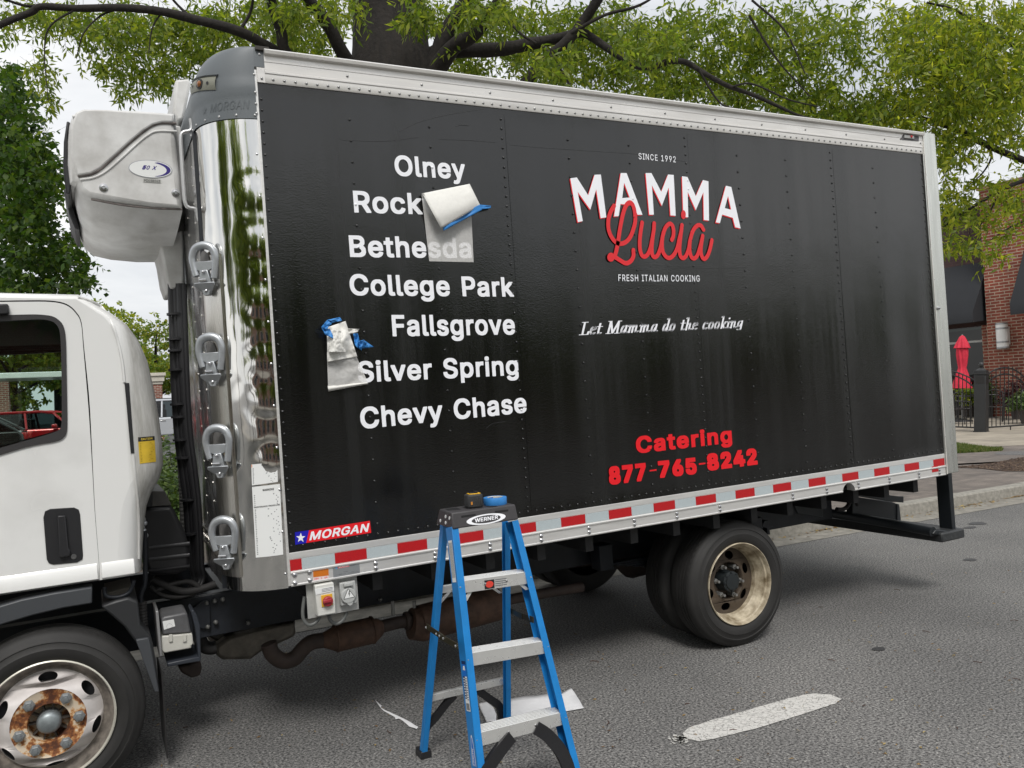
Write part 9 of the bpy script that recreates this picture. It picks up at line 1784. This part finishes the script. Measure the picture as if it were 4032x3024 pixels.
table(3770, 1650, 'round black table beneath the red parasol'); table(3900, 1645, 'round black table beside the brick pier')
def pot(u, v, r_, label, m, seed, rh=.5):
    c = G(u, v, HS + .005); t = empty('potted_plant', tuple(c), label=label, cat='plant'); MB().lathe([(.0001, 0), (.16, 0), (.22, .38), (.235, .40), (.20, .40), (.19, .34), (.0001, .33)], (0, 0, 0), (0, 0, 1), 22).build('pot', mat('pot_dark', (.06, .05, .045), .7), t, smooth=40)
    rng = np.random.default_rng(seed); n = 170; d = rng.normal(0, 1, (n, 3)); d /= np.linalg.norm(d, axis=1, keepdims=True); d[:, 2] = np.abs(d[:, 2]); V, F = foliage(d * np.array([r_, r_, rh]) * rng.uniform(.3, 1, (n, 1)) + (0, 0, .42), d, rng.uniform(.12, .26, n), 8, .10, .03, rng, 1.5, .3); np_mesh('foliage', V, F, m, t)
pot(3812, 1642, .42, 'bright yellow green potted plant left of the post', lot_leaf, 81); pot(3888, 1640, .26, 'green potted plant right of the post', shrub_leaf, 82, .9)
pot(4010, 1650, .36, 'dark red leaved potted plant by the brick pier', leaf_material('purple_leaf', (.02, .008, .010), (.05, .015, .02), (.09, .03, .03), .3), 83, .7); pot(4050, 1668, .3, 'low green potted plant at the right edge', shrub_leaf, 84, .3)

# ================================================================ ACROSS THE STREET (behind the viewer; seen in the polished metal, glass and dark panel)
ab = empty('shop_row', (6, -27, 0), label='long brick shop row across the street behind the viewer', cat='building')
MB().box((-26, -8, 0), (30, 0, 5.2)).build('wall', wb3, ab, smooth=0); MB().box((-26.2, -8, 5.2), (30.2, .25, 5.9)).build('cornice', white_paint, ab, smooth=0)
for k in range(11):
    x = -24 + k * 5; f_ = MB().box((x, .002, .5), (x + 2.8, .03, 3.4)).build('window', mat('window_frame_white', (.7, .7, .68), .5), ab, smooth=0); MB().box((x + .12, .031, .62), (x + 2.68, .04, 3.28)).build('pane', mat('pane_dark', (.02, .025, .03), .05), f_, smooth=0)
prop(MB().box((-60, -24.0, 0), (60, -13.4, .13)).build('far_sidewalk', mat('far_pavement', (.27, .25, .22), .9, var=.2, vscale=1), smooth=0), kind='structure')
proto_t = None
for k, (x, y, h, r_) in enumerate(((-10, -10, 8.5, 3.0), (-15, -5, 9.0, 3.0), (-14, -16.5, 8.5, 3.2), (-6, -15.5, 8.0, 3.0), (.5, -16.5, 7.0, 2.8), (4.6, -18, 6.2, 2.6), (8, -17.5, 5.2, 2.4), (15, -18, 4.6, 2.2), (24, -18, 5.0, 2.4), (-22, -17, 9.0, 3.6))):
    t = empty('street_tree', (x, y, .13), label='green street tree in the row across the street', cat='tree', group='street trees across the road'); rng = np.random.default_rng(90 + k)
    MB().tube([(0, 0, 0), (0, 0, h * .4), (.1, 0, h * .8)], [.16, .12, .04], 10).build('trunk', bark, t, smooth=70); n = 420
    cl = rng.normal(0, 1, (20, 3)); cl /= np.linalg.norm(cl, axis=1, keepdims=True); B_ = cl[rng.integers(0, 20, n)] * np.array([r_, r_, h * .27]) * .7 + rng.normal(0, .25, (n, 3)) * np.array([r_, r_, h * .25]) + np.array([0, 0, h * .66]); d = rng.normal(0, 1, (n, 3)); d /= np.linalg.norm(d, axis=1, keepdims=True)
    V, F = foliage(B_, d, rng.uniform(.5, 1.1, n), 9, .42, .17, rng, 1, .1); np_mesh('crown', V, F, oak_leaf, t)
